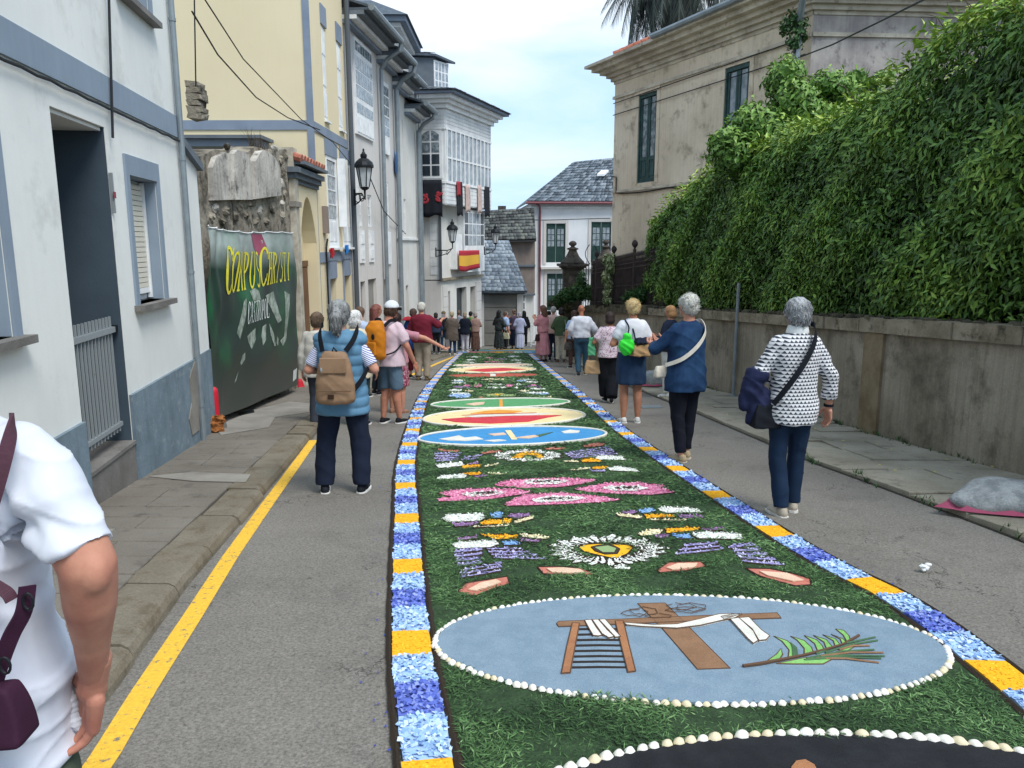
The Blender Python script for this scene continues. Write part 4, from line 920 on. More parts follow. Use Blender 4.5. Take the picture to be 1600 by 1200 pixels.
# dormer
DY = 31.0; dz0, dz1 = D(690, 152, DY).z, D(690, 90, DY).z; dx1 = D(699, 110, DY+.6).x; dx0 = D(677, 110, DY).x
mb = MB(); mb.add([(dx0-1.8, DY, dz0-.4), (dx0, DY, dz0-.4), (dx1, DY+.7, dz0-.4), (dx1-2, DY+2.2, dz0-.4), (dx0-1.8, DY, dz1+.05), (dx0, DY, dz1), (dx1, DY+.7, dz1-.08), (dx1-2, DY+2.2, dz1)], [(0, 3, 2, 1), (4, 5, 6, 7), (0, 1, 5, 4), (1, 2, 6, 5), (2, 3, 7, 6), (3, 0, 4, 7)]); do = obj('dormer', mb, M['cornice_dark'], t)
FD = Facade((dx0+.01, DY), (dx1+.01, DY+.7), 1)
mb = MB(); FD.box(mb, 0, FD.L, dz0-.3, dz1-.08, .001, .04); dw = obj('dormer_window', mb, sh_, t)
for i in range(4):
 for j in range(4):
  w_, h = (FD.L-.06)/4, (dz1-dz0-.1)/4; mb = MB(); FD.box(mb, .03+w_*i+.03, .03+w_*(i+1)-.03, dz0+h*j, dz0+h*(j+1)-.05, .041, .05)
  obj('pane', mb, M['glass_pale'], dw)
mb = MB(); q0 = Vector((dx0-1.9, DY-.1, dz1+.12)); q1 = Vector((dx0+.12, DY-.15, dz1+.03)); q2 = Vector((dx1+.3, DY+.8, dz1-.07)); q3 = Vector((dx1-2, DY+2.4, dz1+.55)); q4 = Vector((dx0-1.9, DY+1.2, dz1+.6))
mb.prism([q0, q1, q2, q3, q4], (0, 0, .08)); obj('dormer_roof', mb, M['slate'], t)
slates('roof_slates', (q0+Vector((0,0,.08)), q1+Vector((0,0,.08)), q3+Vector((0,0,.08)), q4+Vector((0,0,.08))), M['slate_n'], 5, 8, t)
# middle and ground storeys, set back under the gallery
FM = Facade(A_-FS.n*.42+FS.u*.35, B_-FS.n*.42-FS.u*.2, 1)
zm = FM.px(700, 436)[1]
bay0 = FM.px(715, 400)[0]; bay1 = FM.L*.93
KM = [(-3.85, 30.4), FM.P, FM.Q, FM.Q-FS.n*4, (-5, 33)]
obj('middle_storey', vol(MB(), KM, zm, zu0-.002), M['white_render2'], t)
zg = gz(33)-1
gh = [(FM.px(x0, 470)[0], FM.px(x1, 470)[0], zg, FM.px(x0, y)[1]) for x0, x1, y in ((694.5, 703.5, 456), (713.5, 729, 450), (735, 743, 448))]
FMg = Facade(FM.P, FM.Q, 1)
obj('ground_storey', FMg.wall(0, FMg.L, zg, zm-.04, gh, .3), M['white_render2'], t)
mb = vol(MB(), [KM[0], KM[1]-FS.n*.0, FM.P-FS.n*.3, (-3.9, 31)], zg, zm-.04); obj('ground_storey', mb, M['grey_render'], t)
mb = vol(MB(), [FM.P-FS.n*.32, FM.Q-FS.n*.32, FM.Q-FS.n*4, (-5, 33)], zg, zm-.04); obj('dark_interior', mb, M['dark_recess'], t)
for k, g_ in enumerate(gh):
 mb = MB(); FMg.box(mb, g_[0]+.02, g_[1]-.02, g_[2], g_[3]-.02, -.28, -.22); obj('door', mb, M['glass'] if k == 1 else M['sheet_brown'], t)
 if k == 1: mb = MB(); FMg.box(mb, g_[0]-.1, g_[1]+.1, g_[3]+.1, g_[3]+.3, .02, .5);
mb = MB(); FMg.box(mb, -.05, FMg.L+.03, zm-.038, zm+.06, .0, .12); obj('string_course', mb, M['coping'], t)
for k in range(7):                               # ashlar blocks of the corner pier
 for a0, a1 in ((FMg.L-.62, FMg.L-.0), (.1, .6)):
  z = zg+.9+k*.42;
  if z+.4 < zm-.1: mb = MB(); FMg.box(mb, a0+.006, a1-.006, z+.006, z+.412, .002, .03); obj('ashlar_block', mb, M['grey_render'], t)
# glazed lower bay
by0, by1 = bay0, bay1; zb0_, zb1_ = FM.px(720, 425)[1], zu0-.1
mb = MB(); FM.box(mb, by0, by1, zb0_, zb1_, .0, .3); gb = obj('glazed_bay', mb, sh_, t)
zc_ = zb0_+(zb1_-zb0_)*.42
for k in range(5):
 w_ = (by1-by0-.1)/5
 for j in range(3):
  h = (zb1_-zc_-.1)/3; mb = MB(); FM.box(mb, by0+.05+w_*k+.03, by0+.05+w_*(k+1)-.03, zc_+h*j+.03, zc_+h*(j+1)-.02, .301, .306); obj('pane', mb, M['glass'] if k in (0, 4) else M['glass_pale'], gb)
FFm = Facade((-3.85, 30.4), FM.P, 1)
for k in range(7):
 z = zm+.2+k*.33
 if z+.3 < zu0: mb = MB(); FFm.box(mb, FFm.L*.62, FFm.L-.02, z, z+.31, .002, .02); obj('board', mb, M['white_board'], t)
mb = MB(); a_ = FFm.L*.95; FFm.box(mb, a_, a_+.1, zm, zu0-.01, .02, .1); obj('drainpipe', mb, M['dark_pipe'], t)
mb = MB(); zz = FM.px(700, 425)[1]; FM.box(mb, bay0-.75, bay0-.1, zz+.1, zz+1.5, .0, .25); obj('oriel', mb, sh_, t)
for x in (651, 655.5):
 p = D(x, 200, 29.7); mb = MB(); mb.tube([(p.x, 29.7, zt_+.5), (p.x, 29.7, -4)], .075, 8); obj('drainpipe', mb, M['zinc'], t)
p = D(642, 300, 29.75); mb = MB(); mb.box((p.x-.12, 29.6, -4), (p.x+.22, 30.2, zt_+.3)); obj('stone_edge', mb, M['stone_ruin'], t)
# hangings
def hanging(F, x0, x1, y0, y1, d, m_, label, wav=.03, name='blanket', two=None):
 a0, z1 = F.px(x0, y0, d); a1, _ = F.px(x1, y0, d); z0 = F.px(x0, y1, d)[1]; nx, nz_ = 10, 8; mb = MB(); mb.sm = True
 for j in range(nz_+1):
  for i in range(nx+1):
   v = j/nz_; uu = i/nx; mb.v.append(tuple(F.pt(a0+(a1-a0)*uu+.01*math.sin(v*4), z0+(z1-z0)*v-(.05*math.sin(uu*7) if j == 0 else 0), d+.01+wav*(1-v*.8)*math.sin(uu*13+v))))
 for j in range(nz_):
  for i in range(nx): mb.f.append((j*(nx+1)+i, j*(nx+1)+i+1, (j+1)*(nx+1)+i+1, (j+1)*(nx+1)+i)); mb.m.append(0)
 o = obj(name, mb, m_); s_ = o.modifiers.new('s', 'SOLIDIFY'); s_.thickness = .012; tag(o, label, name.replace('_', ' ')); return o
mdark = mat('dark_blanket', '20232b', .9); mred = mat('dark_red_print', 'a1353f', .9); mpk = mat('pale_pink_drape', 'cbb5ad', .85, var=(8, 'b59d97', .4, .6))
o = hanging(FF, 660, 690.5, 281, 338, .08, mdark, 'black blanket with red flower clusters hung on the gallery house front', .015)
for cx, cy in ((666, 311), (686, 308)):
 for k in range(14):
  a, z = FF.px(cx+random.uniform(-4.5, 4.5), cy+random.uniform(-7, 6), .1); mb = MB(); mb.ell(FF.pt(a, z, .105), (.05, .012, .05), 7, 4); obj('flower_print', mb, mred, o)
hanging(FS, 713.5, 722, 283, 336, .06, mdark, 'narrow black drape with a red top hung under the gallery windows, nearest of four', .02, 'drape')
hanging(FS, 713.5, 719, 283, 305, .085, mred, 'short red cloth laid over the nearest black drape of the gallery', .01, 'drape')
hanging(FS, 727, 734, 288, 331, .06, mpk, 'pale pink drape hung second in the row under the gallery windows', .02, 'drape')
hanging(FS, 746, 752, 289, 333, .06, mpk, 'pale pink drape hung third in the row under the gallery windows', .02, 'drape')
hanging(FS, 757, 764.5, 291, 338, .06, mdark, 'narrow black drape at the far end of the gallery', .02, 'drape')
# striped flag
my = mat('flag_yellow', 'd9a93f', .8); mr = mat('flag_red', 'a82a38', .8)
fa0, fz1 = FM.px(717.5, 391.5, .36); fa1 = FM.px(749, 391.5, .36)[0]; fz0 = FM.px(719, 423, .36)[1]
mb = MB(); mb.sm = True; nx, nz_ = 16, 8
for j in range(nz_+1):
 for i in range(nx+1): uu, v = i/nx, j/nz_; mb.v.append(tuple(FM.pt(fa0+(fa1-fa0)*uu, fz0+(fz1-fz0)*v-.05*math.sin(uu*5)*(1-v), .36+.05*(1-v)*math.sin(uu*9))))
for j in range(nz_):
 mb.cm = 0 if j in (0, 1, 6, 7) else 1
 for i in range(nx): mb.f.append((j*(nx+1)+i, j*(nx+1)+i+1, (j+1)*(nx+1)+i+1, (j+1)*(nx+1)+i)); mb.m.append(mb.cm)
o = tag(obj('flag', mb, [mr, my]), 'red and yellow striped flag hung below the lower glazed bay', 'flag'); s_ = o.modifiers.new('s', 'SOLIDIFY'); s_.thickness = .01
# ================================================================ GARAGE, BROWN BUILDING, FAR WHITE HOUSE
t = thing('garage', 'low garage with grey door and smooth slate roof at the end of the street', 'garage', (-.4, 36, gz(36)))
Yg = 36.0; x0, x1 = D(757, 500, Yg).x-.3, D(812, 500, Yg).x; zt_ = D(780, 459, Yg).z
mb = MB(); mb.box((x0-.4, Yg, gz(36)-.5), (x0+.28, Yg+.3, zt_)); obj('wall', mb, M['white_render2'], t)
mb = MB(); mb.box((x1-.12, Yg, gz(36)-.5), (x1+.18, Yg+.3, zt_)); obj('wall', mb, M['white_render2'], t)
mb = MB(); mb.box((x0+.28, Yg+.12, gz(36)-.1), (x1-.12, Yg+.2, zt_-.02)); gd = obj('garage_door', mb, M['garage'], t)
for k in range(4): mb = MB(); mb.box((x0+.3, Yg+.09, gz(36)+.02+k*.6), (x1-.14, Yg+.118, gz(36)+.6+k*.6-.015)); obj('door_panel', mb, M['garage'], gd)
mb = MB(); mb.box((x0, Yg-.15, zt_), (x1+.25, Yg+.3, zt_+.12)); obj('fascia', mb, M['cornice_dark'], t)
r0 = Vector((x0-.5, Yg-.3, zt_+.124)); r1 = Vector((x1+.35, Yg-.3, zt_+.124)); r2 = D(795, 376, 39); r3 = Vector((x0-.5, 39, r2.z))
mb = MB(); mb.prism([r0, r1, r2, r3], (0, 0, -.06)); mb.v = mb.v; obj('roof', mb, M['slate'], t)
slates('roof_slates', (r0, r1, r2, r3), mat('pale_blue_slate', '7d8894', .5, attr=('66707b', '7b8691', '8f9aa4', 'a1abb3')), 14, 11, t)
mb = MB(); c_ = D(779.5, 430, 36.8); mb.lathe(c_+Vector((0, 0, -.05)), [(.13, 0), (.1, .1), (.02, .17)], 8); obj('roof_vent', mb, M['iron'], t)
t = thing('clad_building', 'grey-brown clad building with mossy slate roof between the garage and the white house', 'building', (1, 41, gz(41)))
x0, x1 = D(757, 400, 41).x, D(836, 400, 41).x
mb = MB(); mb.box((x0-.5, 41, D(800, 460, 41).z), (x1, 45, D(800, 374, 41).z)); obj('upper_wall', mb, M['sheet_brown'], t)
mb = MB(); mb.box((x0-.5, 41.1, -6), (x1-.05, 45, D(800, 460, 41).z-.003)); obj('lower_wall', mb, M['white_render2'], t)
for yy in (374, 415, 460): mb = MB(); z = D(800, yy, 41).z; mb.box((x0-.5, 40.9, z-.05), (x1+.02, 40.998, z+.05)); obj('metal_trim', mb, M['cornice_dark'], t)
wx0, wx1 = D(808, 480, 41).x, D(821, 480, 41).x; wz1, wz0 = D(815, 458+2, 41).z, D(815, 520, 41).z
mb = MB(); mb.box((wx0, 41.0, wz0), (wx1, 41.098, wz1)); wo_ = obj('window', mb, sh_, t)
for k in range(5): h = (wz1-wz0)/5; mb = MB(); mb.box((wx0+.09, 40.985, wz0+h*k+.06), (wx1-.05, 40.999, wz0+h*(k+1)-.03)); obj('pane', mb, M['glass'], wo_)
e0 = D(757, 377, 40.6); e1 = D(838, 375, 40.6); e2 = D(834, 325, 44); e3 = D(757, 330, 44); e0.x -= .6; e3.x -= .6
mb = MB(); mb.prism([e0, e1, e2, e3], (0, 0, -.08)); obj('roof', mb, M['slate_old'], t)
slates('roof_slates', (e0, e1, e2, e3), M['slate_old'], 10, 17, t, .05)
mb = MB(); c_ = D(785, 326, 44.3); mb.box((c_.x-.25, 44.2, c_.z-.6), (c_.x+.2, 44.6, c_.z+.15)); obj('chimney', mb, M['dark_stone'], t)
t = thing('white_house', 'bright white house with dark green French windows at the far end', 'house', (3, 44, gz(44)))
FW = Facade((D(829, 400, 44).x, 44), (9.5, 44.6), 1)
zE = FW.px(860, 317)[1]
ops = []
for (x0, y0, x1, y1) in ((853.5, 348.5, 883, 410), (924, 346, 954, 410), (854.5, 427, 883, 485), (924, 427, 954, 485)):
 a0, b0 = FW.px(x0, y0); a1, b1 = FW.px(x1, y1); ops.append((a0, a1, b1, b0))
obj('wall', FW.wall(0, FW.L, -7, zE, ops, .2), M['bright_white'], t)
mb = MB(); FW.box(mb, 0, .3, -7, zE, -7, -.25); FW.box(mb, .3, FW.L, -7, zE, -7.2, -7); obj('side_wall', mb, M['bright_white'], t)
for r in ops:
 wd = .16; mb = MB(); FW.box(mb, r[0]-wd, r[0], r[2]-.1, r[3], .001, .05); FW.box(mb, r[1], r[1]+wd, r[2]-.1, r[3], .001, .05); FW.box(mb, r[0]-wd, r[1]+wd, r[3], r[3]+.2, .001, .05); obj('window_surround', mb, M['grey_render'], t)
 mid = (r[0]+r[1])/2
 for a0, a1 in ((r[0]+.02, mid-.01), (mid+.01, r[1]-.02)):
  mb = MB(); FW.box(mb, a0, a1, r[2], r[3]-.02, -.1, -.04); lf = obj('french_window', mb, M['green_door'], t)
  h = (r[3]-r[2])
  for i in range(2):
   for j in range(3):
    w_ = (a1-a0-.12)/2; hh = h*.46/3; mb = MB(); FW.box(mb, a0+.06+w_*i+.02, a0+.06+w_*(i+1)-.02, r[2]+h*.4+hh*j+.02, r[2]+h*.4+hh*(j+1)-.02, -.039, -.03); obj('pane', mb, M['glass_pale'], lf)
  mb = MB(); FW.box(mb, a0+.08, a1-.08, r[2]+.1, r[2]+h*.34, -.039, -.025); obj('panel', mb, M['green_door'], lf)
zb_ = FW.px(870, 417)[1]; mb = MB(); FW.box(mb, ops[0][0]-.3, FW.L, zb_-.12, zb_, .001, .25); obj('balcony_ledge', mb, M['grey_render'], t)
mb = MB(); FW.box(mb, -.02, FW.L, zE-.32, zE-.2, .001, .08); obj('string_course', mb, M['white_board'], t)
e0 = FW.pt(-.25, zE+.05, .35); e1 = FW.pt(FW.L, zE+.05, .35); e2 = FW.pt(FW.L, zE+3.2, -4); e3 = D(897, 253, 48)
mb = MB(); mb.prism([e0, e1, e2, e3], (0, 0, -.1)); obj('roof', mb, M['slate'], t)
mb = MB(); e4 = FW.pt(-.25, zE+.05, -7.3); mb.prism([e0, e3, e4], (0, 0, -.1)); obj('roof', mb, M['slate'], t)
slates('roof_slates', (e0, e1, e2, e3), M['slate_n'], 15, 42, t, .035)
a = D(937, 272, 46.2); mb = MB(); mb.prism([D(933, 275, 45.7), D(944, 275, 45.7), D(951, 269, 46.6), D(940, 269, 46.6)], (0, 0, .12)); obj('skylight', mb, sh_, t)
mred2 = mat('maroon_pipe', '7c4a50', .6); a = FW.px(844, 330, .1)[0]
mb = MB(); mb.tube([FW.pt(a-.3, zE, .3), FW.pt(a-.05, zE-.2, .25), FW.pt(a, zE-.5, .08), FW.pt(a, -6, .08)], .06, 8); obj('drainpipe', mb, mred2, t)
mb = MB(); mb.tube([FW.pt(-.3, zE-.02, .4), FW.pt(FW.L, zE-.02, .4)], .07, 8); obj('gutter', mb, mred2, t)
# ================================================================ BEIGE HOUSE ON THE RIGHT
t = thing('beige_house', 'old weathered beige house with deep cornice and green shuttered windows, behind the hedge', 'house', (5, 20, gz(20)))
FB = Facade((6.2, 16.9), (3.06, 24.0), -1); FB2 = Facade((6.2, 16.9), (16, 17.6), 1)
r1 = FB.rect(999, 147, 1023, 283); r2 = FB.rect(1134, 110, 1167, 205); zt_ = (r1[3]+r2[3])/2; r1 = (r1[0], r1[1], r1[2], zt_); r2 = (r2[0], r2[1], r1[2], zt_)
zs = (FB.px(960, 299)[1]+FB.px(1070, 288)[1])/2
zk = FB.px(953, 131)[1]
obj('wall', FB.wall(0, FB.L, -3.5, zk, [r1, r2], .13), M['beige_wall'], t)
mb = MB(); FB2.box(mb, .001, FB2.L, -3.5, zk, -.3, 0); obj('wall', mb, M['beige_wall2'], t)
mb = MB(); mb.prism([(3.06, 24.0, -3.5), (3.4, 24.3, -3.5), (9, 27.5, -3.5), (16, 26, -3.5), (16, 17.7, -3.5), (15.7, 17.9, -3.5), (15.6, 25.6, -3.5), (9, 27, -3.5), (3.3, 24, -3.5)], (0, 0, zk+3.5)); obj('rear_wall', mb, M['beige_wall'], t)
CC = Vector((6.2, 16.9)); CF = Vector((3.06, 24.0)); CR = Vector((16, 17.6)); dg = (FB.n+FB2.n).normalized(); dgk = 1/max(.3, dg.dot(FB.n))
for d1, h0, h1 in ((.05, -.5, -.42), (.03, -.08, 0), (.1, 0, .1), (.2, .102, .2), (.34, .202, .3), (.52, .302, .42), (.68, .422, .5)):
 P = [CR+FB2.n*d1, CC+dg*d1*dgk, CF+FB.n*d1+FB.u*d1, CF+FB.u*d1*.6-FB.n*4, Vector((9, 27.6)), Vector((16, 26))]
 if h0 < 0:
  mb = MB(); FB.box(mb, 0, FB.L+d1, zk+h0, zk+h1, .001, d1); obj('string_course', mb, M['beige_trim'], t)
  mb = MB(); FB2.box(mb, 0, FB2.L, zk+h0, zk+h1, .001, d1); obj('string_course', mb, M['beige_trim'], t)
 else: obj('cornice', vol(MB(), P, zk+h0, zk+h1), M['beige_trim'], t)
P = [CR+FB2.n*.6, CC+dg*.6*dgk, CF+FB.n*.6+FB.u*.6, Vector((3.3+1.2, 25.5)), Vector((9, 27.5)), Vector((16, 26))]
mb = MB(); b_ = [Vector((p[0], p[1], zk+.502)) for p in P]+[Vector((9.5, 21.5, zk+2.6))]; mb.add(b_, [(0, 1, 6), (1, 2, 6), (2, 3, 6), (3, 4, 6), (4, 5, 6), (5, 0, 6)]); obj('roof', mb, M['terracotta'], t)
for k in range(20):
 a = .1+k*.36; p = FB.pt(a, zk+.54, .58); q_ = Vector((p.x+(9.5-p.x)*.35, p.y+(21.5-p.y)*.35, zk+.54+.72)); mb = MB(); mb.tube([p, q_], .085, 8); obj('roof_tile', mb, M['terracotta'], t)
mb = MB(); mb.tube([FB.pt(-.2, zk+.56, .72), FB.pt(FB.L*.62, zk+.53, .72)], .075, 8); obj('gutter', mb, M['zinc'], t)
mb = MB(); FB.box(mb, 0, FB.L+.03, zs-.035, zs+.03, .001, .05); obj('string_course', mb, M['beige_trim'], t)
for r in (r1, r2):
 w_ = .14; mb = MB(); FB.box(mb, r[0]-w_, r[0], r[2]-.04, r[3], .001, .02); FB.box(mb, r[1], r[1]+w_, r[2]-.04, r[3], .001, .02); FB.box(mb, r[0]-w_, r[1]+w_, r[3], r[3]+.16, .001, .025); obj('window_surround', mb, M['beige_wall'], t)
 mb = MB(); fr_ = .05
 FB.box(mb, r[0], r[0]+fr_, r[2], r[3], -.1, -.01); FB.box(mb, r[1]-fr_, r[1], r[2], r[3], -.1, -.01); FB.box(mb, r[0]+fr_, r[1]-fr_, r[3]-.1, r[3], -.1, -.01); FB.box(mb, r[0]+fr_, r[1]-fr_, r[2], r[2]+.05, -.1, -.01)
 wo_ = obj('window', mb, M['green_shutter'], t); mid = (r[0]+r[1])/2; h = r[3]-r[2]
 for a0, a1 in ((r[0]+.055, mid-.006), (mid+.006, r[1]-.055)):
  mb = MB(); FB.box(mb, a0, a0+.07, r[2]+.06, r[3]-.11, -.09, -.04); FB.box(mb, a1-.07, a1, r[2]+.06, r[3]-.11, -.09, -.04)
  for f0, f1 in ((0, .02), (.23, .27), (.94, .955)): FB.box(mb, a0+.07, a1-.07, r[2]+.06+h*f0, r[2]+.06+h*f1, -.09, -.04)
  FB.box(mb, a0+.07, a1-.07, r[2]+.06+h*.02, r[2]+.06+h*.23, -.09, -.06); FB.box(mb, a0+.1, a1-.1, r[2]+.1+h*.03, r[2]+.02+h*.22, -.06, -.045)
  obj('leaf_frame', mb, M['green_shutter'], wo_)
  mb = MB(); FB.box(mb, a0+.07, a1-.07, r[2]+.06+h*.27, r[3]-.12, -.08, -.07); obj('pane', mb, M['glass_pale'] if r is r2 else M['glass_grey'], wo_)
a = FB2.px(1243, 60)[0]; mb = MB(); mb.tube([FB2.pt(a-.3, zk+.5, .75), FB2.pt(a-.1, zk+.2, .5), FB2.pt(a, zk-.3, .12), FB2.pt(a, zk-1.3, .1)], .07, 8); mb.tube([FB2.pt(a, zk-1.31, .1), FB2.pt(a, -3, .1)], .065, 8); obj('drainpipe', mb, M['zinc'], t)
cab = []
for k in range(24):
 f = k/23; cab.append(FB.pt(FB.L*(1-f)-.25*(1-f)+.0, zs-.06-.04*abs(math.sin(f*9))-.0, .04))
mb = MB(); mb.tube([FB.pt(FB.L+.0, zs+.45, .05), FB.pt(FB.L-.26, zs+.42, .05)]+[FB.pt(FB.L-.27, zs-.05, .05)]+cab[1:], .02, 5); obj('cable', mb, M['cable'], t)
for h_ in (.62, .95):
 mb = MB(); mb.tube([FB.pt(FB.L, zk-h_, .05), FB.pt(.1, zk-h_+.12, .06)], .013, 5); obj('cable', mb, M['cable'], t)
# ================================================================ GARDEN WALL
t = thing('garden_wall', 'long streaked concrete garden wall with mossy coping under the clipped hedge', 'wall', (4.3, 11, gz(11)))
hw = [(2.5, 1.24), (7, 1.24), (15, 1.42), (20, 1.53), (26.5, 1.6)]
def wallh(Y): return lerpX([(h, y) for y, h in hw], Y)
Ys = [2.5, 5.0, 7.6, 10.35, 12.6, 15.0, 17.4, 20.5, 23.5, 26.5]
def wseg(y0, y1, d0, d1, za, zb, n=4, jit=0):
 mb = MB(); pts = []
 for k in range(n+1):
  y = y0+(y1-y0)*k/n; x = lerpX(WR, y); pts.append((x, y))
 fc = []
 for (x, y) in pts:
  j = random.uniform(-jit, jit)
  mb.v += [(x-d1+j, y, gz(y)+za(y)), (x-d0, y, gz(y)+za(y)), (x-d0, y, gz(y)+zb(y)), (x-d1+j, y, gz(y)+zb(y)+j)]
 for k in range(n):
  for i in range(4): mb.f.append((k*4+i, (k+1)*4+i, (k+1)*4+(i+1) % 4, k*4+(i+1) % 4)); mb.m.append(0)
 mb.f += [(0, 1, 2, 3), tuple(n*4+i for i in (3, 2, 1, 0))]; mb.m += [0, 0]
 return mb
for y0, y1 in zip(Ys, Ys[1:]):
 obj('wall_panel', wseg(y0+.001, y1-.001, -.38, 0, lambda y: -.3, lambda y: wallh(y)), M['conc_wall'], t)
obj('buttress', wseg(9.2, 9.62, -.1, .035, lambda y: -.2, lambda y: wallh(y)-.004), M['conc_low'], t)
y = 2.5
while y < 18.2:
 d = random.uniform(.75, 1.15)
 if not (9.1 < y < 9.5): obj('coping_stone', wseg(y+.008, y+d-.008, -.42, .06+random.uniform(-.01, .012), lambda q: wallh(q)+.002, lambda q, e=random.uniform(-.012, .015): wallh(q)+.17+e, 4, .008), M['coping'], t)
 y += d
while y < 26.4:
 d = random.uniform(.35, .8); e = random.uniform(.1, .24)
 obj('coping_stone', wseg(y+.01, y+d-.01, -.42, .07+random.uniform(-.02, .03), lambda q: wallh(q)+.002, lambda q, e=e: wallh(q)+e, 2, .02), M['cap_ruin'], t); y += d
# crust of moss and rubble on top of the coping under the hedge
mb = MB()
for k in range(420):
 y = random.uniform(5, 18.4); x = lerpX(WR, y)+random.uniform(-.02, .35); r = random.uniform(.012, .04)
 mb.ell((x, y, gz(y)+wallh(y)+.172+r*.3), (r*1.6, r*2.2, r), 5, 3)
obj('moss_crust', mb, M['cap_ruin'], t, kind='stuff')
sheet('garden_soil', [(x+.3, y) for x, y in WR], [(x+9, y) for x, y in WR], list(np.arange(2.5, 26, 1.0)), 1.28, M['soil'], 2)
# ================================================================ LEAVES
def leaves(P, Nn, size, wid, T=None, droop=.6, jitter=.6):
 """P: n x 3 places, Nn: outward normals -> kite-shaped leaves folded on the midrib (4 verts, 2 triangles)"""
 n = len(P); t_ = rng.normal(size=(n, 3))*jitter; t_[:, 2] -= droop
 if T is not None: t_ += T
 t_ -= Nn*(t_*Nn).sum(1, keepdims=True)*.55
 t_ /= np.linalg.norm(t_, axis=1, keepdims=True)
 nn_ = Nn+rng.normal(size=(n, 3))*.45; s_ = np.cross(t_, nn_); s_ /= np.linalg.norm(s_, axis=1, keepdims=True)+1e-9
 up = np.cross(s_, t_)
 L_ = (size*rng.uniform(.6, 1.25, n))[:, None]; W_ = L_*wid*.5
 a = P; b = P+t_*L_*.42+s_*W_+up*W_*.25; c = P+t_*L_-up*L_*.12; d = P+t_*L_*.42-s_*W_+up*W_*.25
 V = np.stack([a, b, c, d], 1).reshape(-1, 3); i = np.arange(n)*4
 F_ = np.concatenate([np.stack([i, i+1, i+2], 1), np.stack([i, i+2, i+3], 1)], 0)
 return V, F_
def leaf_obj(name, P, Nn, size, wid, m_, parent, attr=None, **k):
 V, F_ = leaves(P, Nn, size, wid, **k); r = attr if attr is not None else rng.random(len(P)); r = np.clip(r+rng.normal(size=len(P))*.12, 0, 1)
 return obj(name, np_mesh(name, V, F_, m_, np.concatenate([r, r])), None, parent, kind='stuff')
def wob(a, b, s=1.0): return np.sin(a*2.1*s+b*1.3)*.5+np.sin(a*.9*s-b*2.7+1.3)*.3+np.sin(a*4.7*s+b*3.9+2.1)*.3+np.sin(a*7.3*s-b*6.1)*.18
t = thing('hedge', 'long dense green climber hedge with drooping leaves on top of the concrete wall', 'hedge', (5, 11, gz(11)+1.4))
FH = Facade((5.35, 3.0), (3.62, 18.6), -1)
top_px = [(1019, 372), (1024, 352), (1040, 322), (1070, 298), (1115, 262), (1200, 222), (1300, 183), (1360, 152), (1410, 112), (1440, 80), (1470, 52), (1500, 26), (1560, 8), (1640, -30)]
tops = sorted((FH.px(x, y)) for x, y in top_px)
ta = np.array([p[0] for p in tops]); tz = np.array([p[1] for p in tops])
def htop(a): return np.interp(a, ta, tz)
def hpt(a, z, d): q = np.array([FH.P.x, FH.P.y])[None]+np.outer(a, [FH.u.x, FH.u.y])+np.outer(d, [FH.n.x, FH.n.y]); return np.column_stack([q, z])
aend = float(ta.max())
def hbot(a): Yv = FH.P.y+a*FH.u.y; return -SL*Yv+np.interp(Yv, [h[0] for h in hw], [h[1] for h in hw])+.2
# dark core: shade of the gaps between leaves put into its colour
na, nz_ = 60, 14; mb = MB(); mb.sm = True
for i in range(na+1):
 a = (aend-.1)*i/na; zt_, zb_ = float(htop(np.array([a]))[0])-.25, float(hbot(np.array([a]))[0])-.08
 for j in range(nz_+1):
  f = j/nz_; d = -.25+.13*wob(np.array([a]), np.array([f*3]))[0]-.9*max(0, f-.85)
  p = FH.pt(a, zb_+(zt_-zb_)*f, d-.15*(1-f) - (.25 if i == na else 0)); mb.v.append(tuple(p))
 mb.v.append(tuple(FH.pt(a, zt_-.2, -1.7))); mb.v.append(tuple(FH.pt(a, zb_, -1.7)))
st_ = nz_+3
for i in range(na):
 for j in range(st_): mb.f.append((i*st_+j, i*st_+(j+1) % st_, (i+1)*st_+(j+1) % st_, (i+1)*st_+j)); mb.m.append(0)
mb.f.append(tuple(na*st_+j for j in range(st_))); mb.m.append(0)
obj('hedge_shade_core', mb, mat('deep_leaf_shade', '24381c', .9, var=(5, '182a13', .4, .6)), t)
n = 112000
a = rng.uniform(0, 1, n)**.85*aend; f = rng.uniform(0, 1, n)
zt_, zb_ = htop(a), hbot(a); z = zb_+(zt_-zb_)*f
bul = wob(a, z*1.6)
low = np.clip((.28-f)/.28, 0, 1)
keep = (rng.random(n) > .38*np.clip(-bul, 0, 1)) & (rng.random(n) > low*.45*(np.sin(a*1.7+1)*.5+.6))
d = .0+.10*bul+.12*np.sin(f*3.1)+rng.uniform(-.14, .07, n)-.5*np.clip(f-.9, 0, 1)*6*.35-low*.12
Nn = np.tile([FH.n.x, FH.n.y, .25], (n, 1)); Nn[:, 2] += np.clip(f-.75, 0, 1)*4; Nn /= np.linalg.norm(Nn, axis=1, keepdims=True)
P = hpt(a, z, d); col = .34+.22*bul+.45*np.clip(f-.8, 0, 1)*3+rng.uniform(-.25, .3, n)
P, Nn, col = P[keep], Nn[keep], col[keep]
near = np.argsort(P[:, 1])
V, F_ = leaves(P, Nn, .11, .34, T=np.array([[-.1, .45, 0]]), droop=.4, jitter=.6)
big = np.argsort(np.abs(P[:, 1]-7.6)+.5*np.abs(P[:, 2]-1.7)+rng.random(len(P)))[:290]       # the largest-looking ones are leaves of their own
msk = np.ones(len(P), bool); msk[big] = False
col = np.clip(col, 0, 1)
idx = np.where(msk)[0]; Vr = V.reshape(-1, 4, 3)
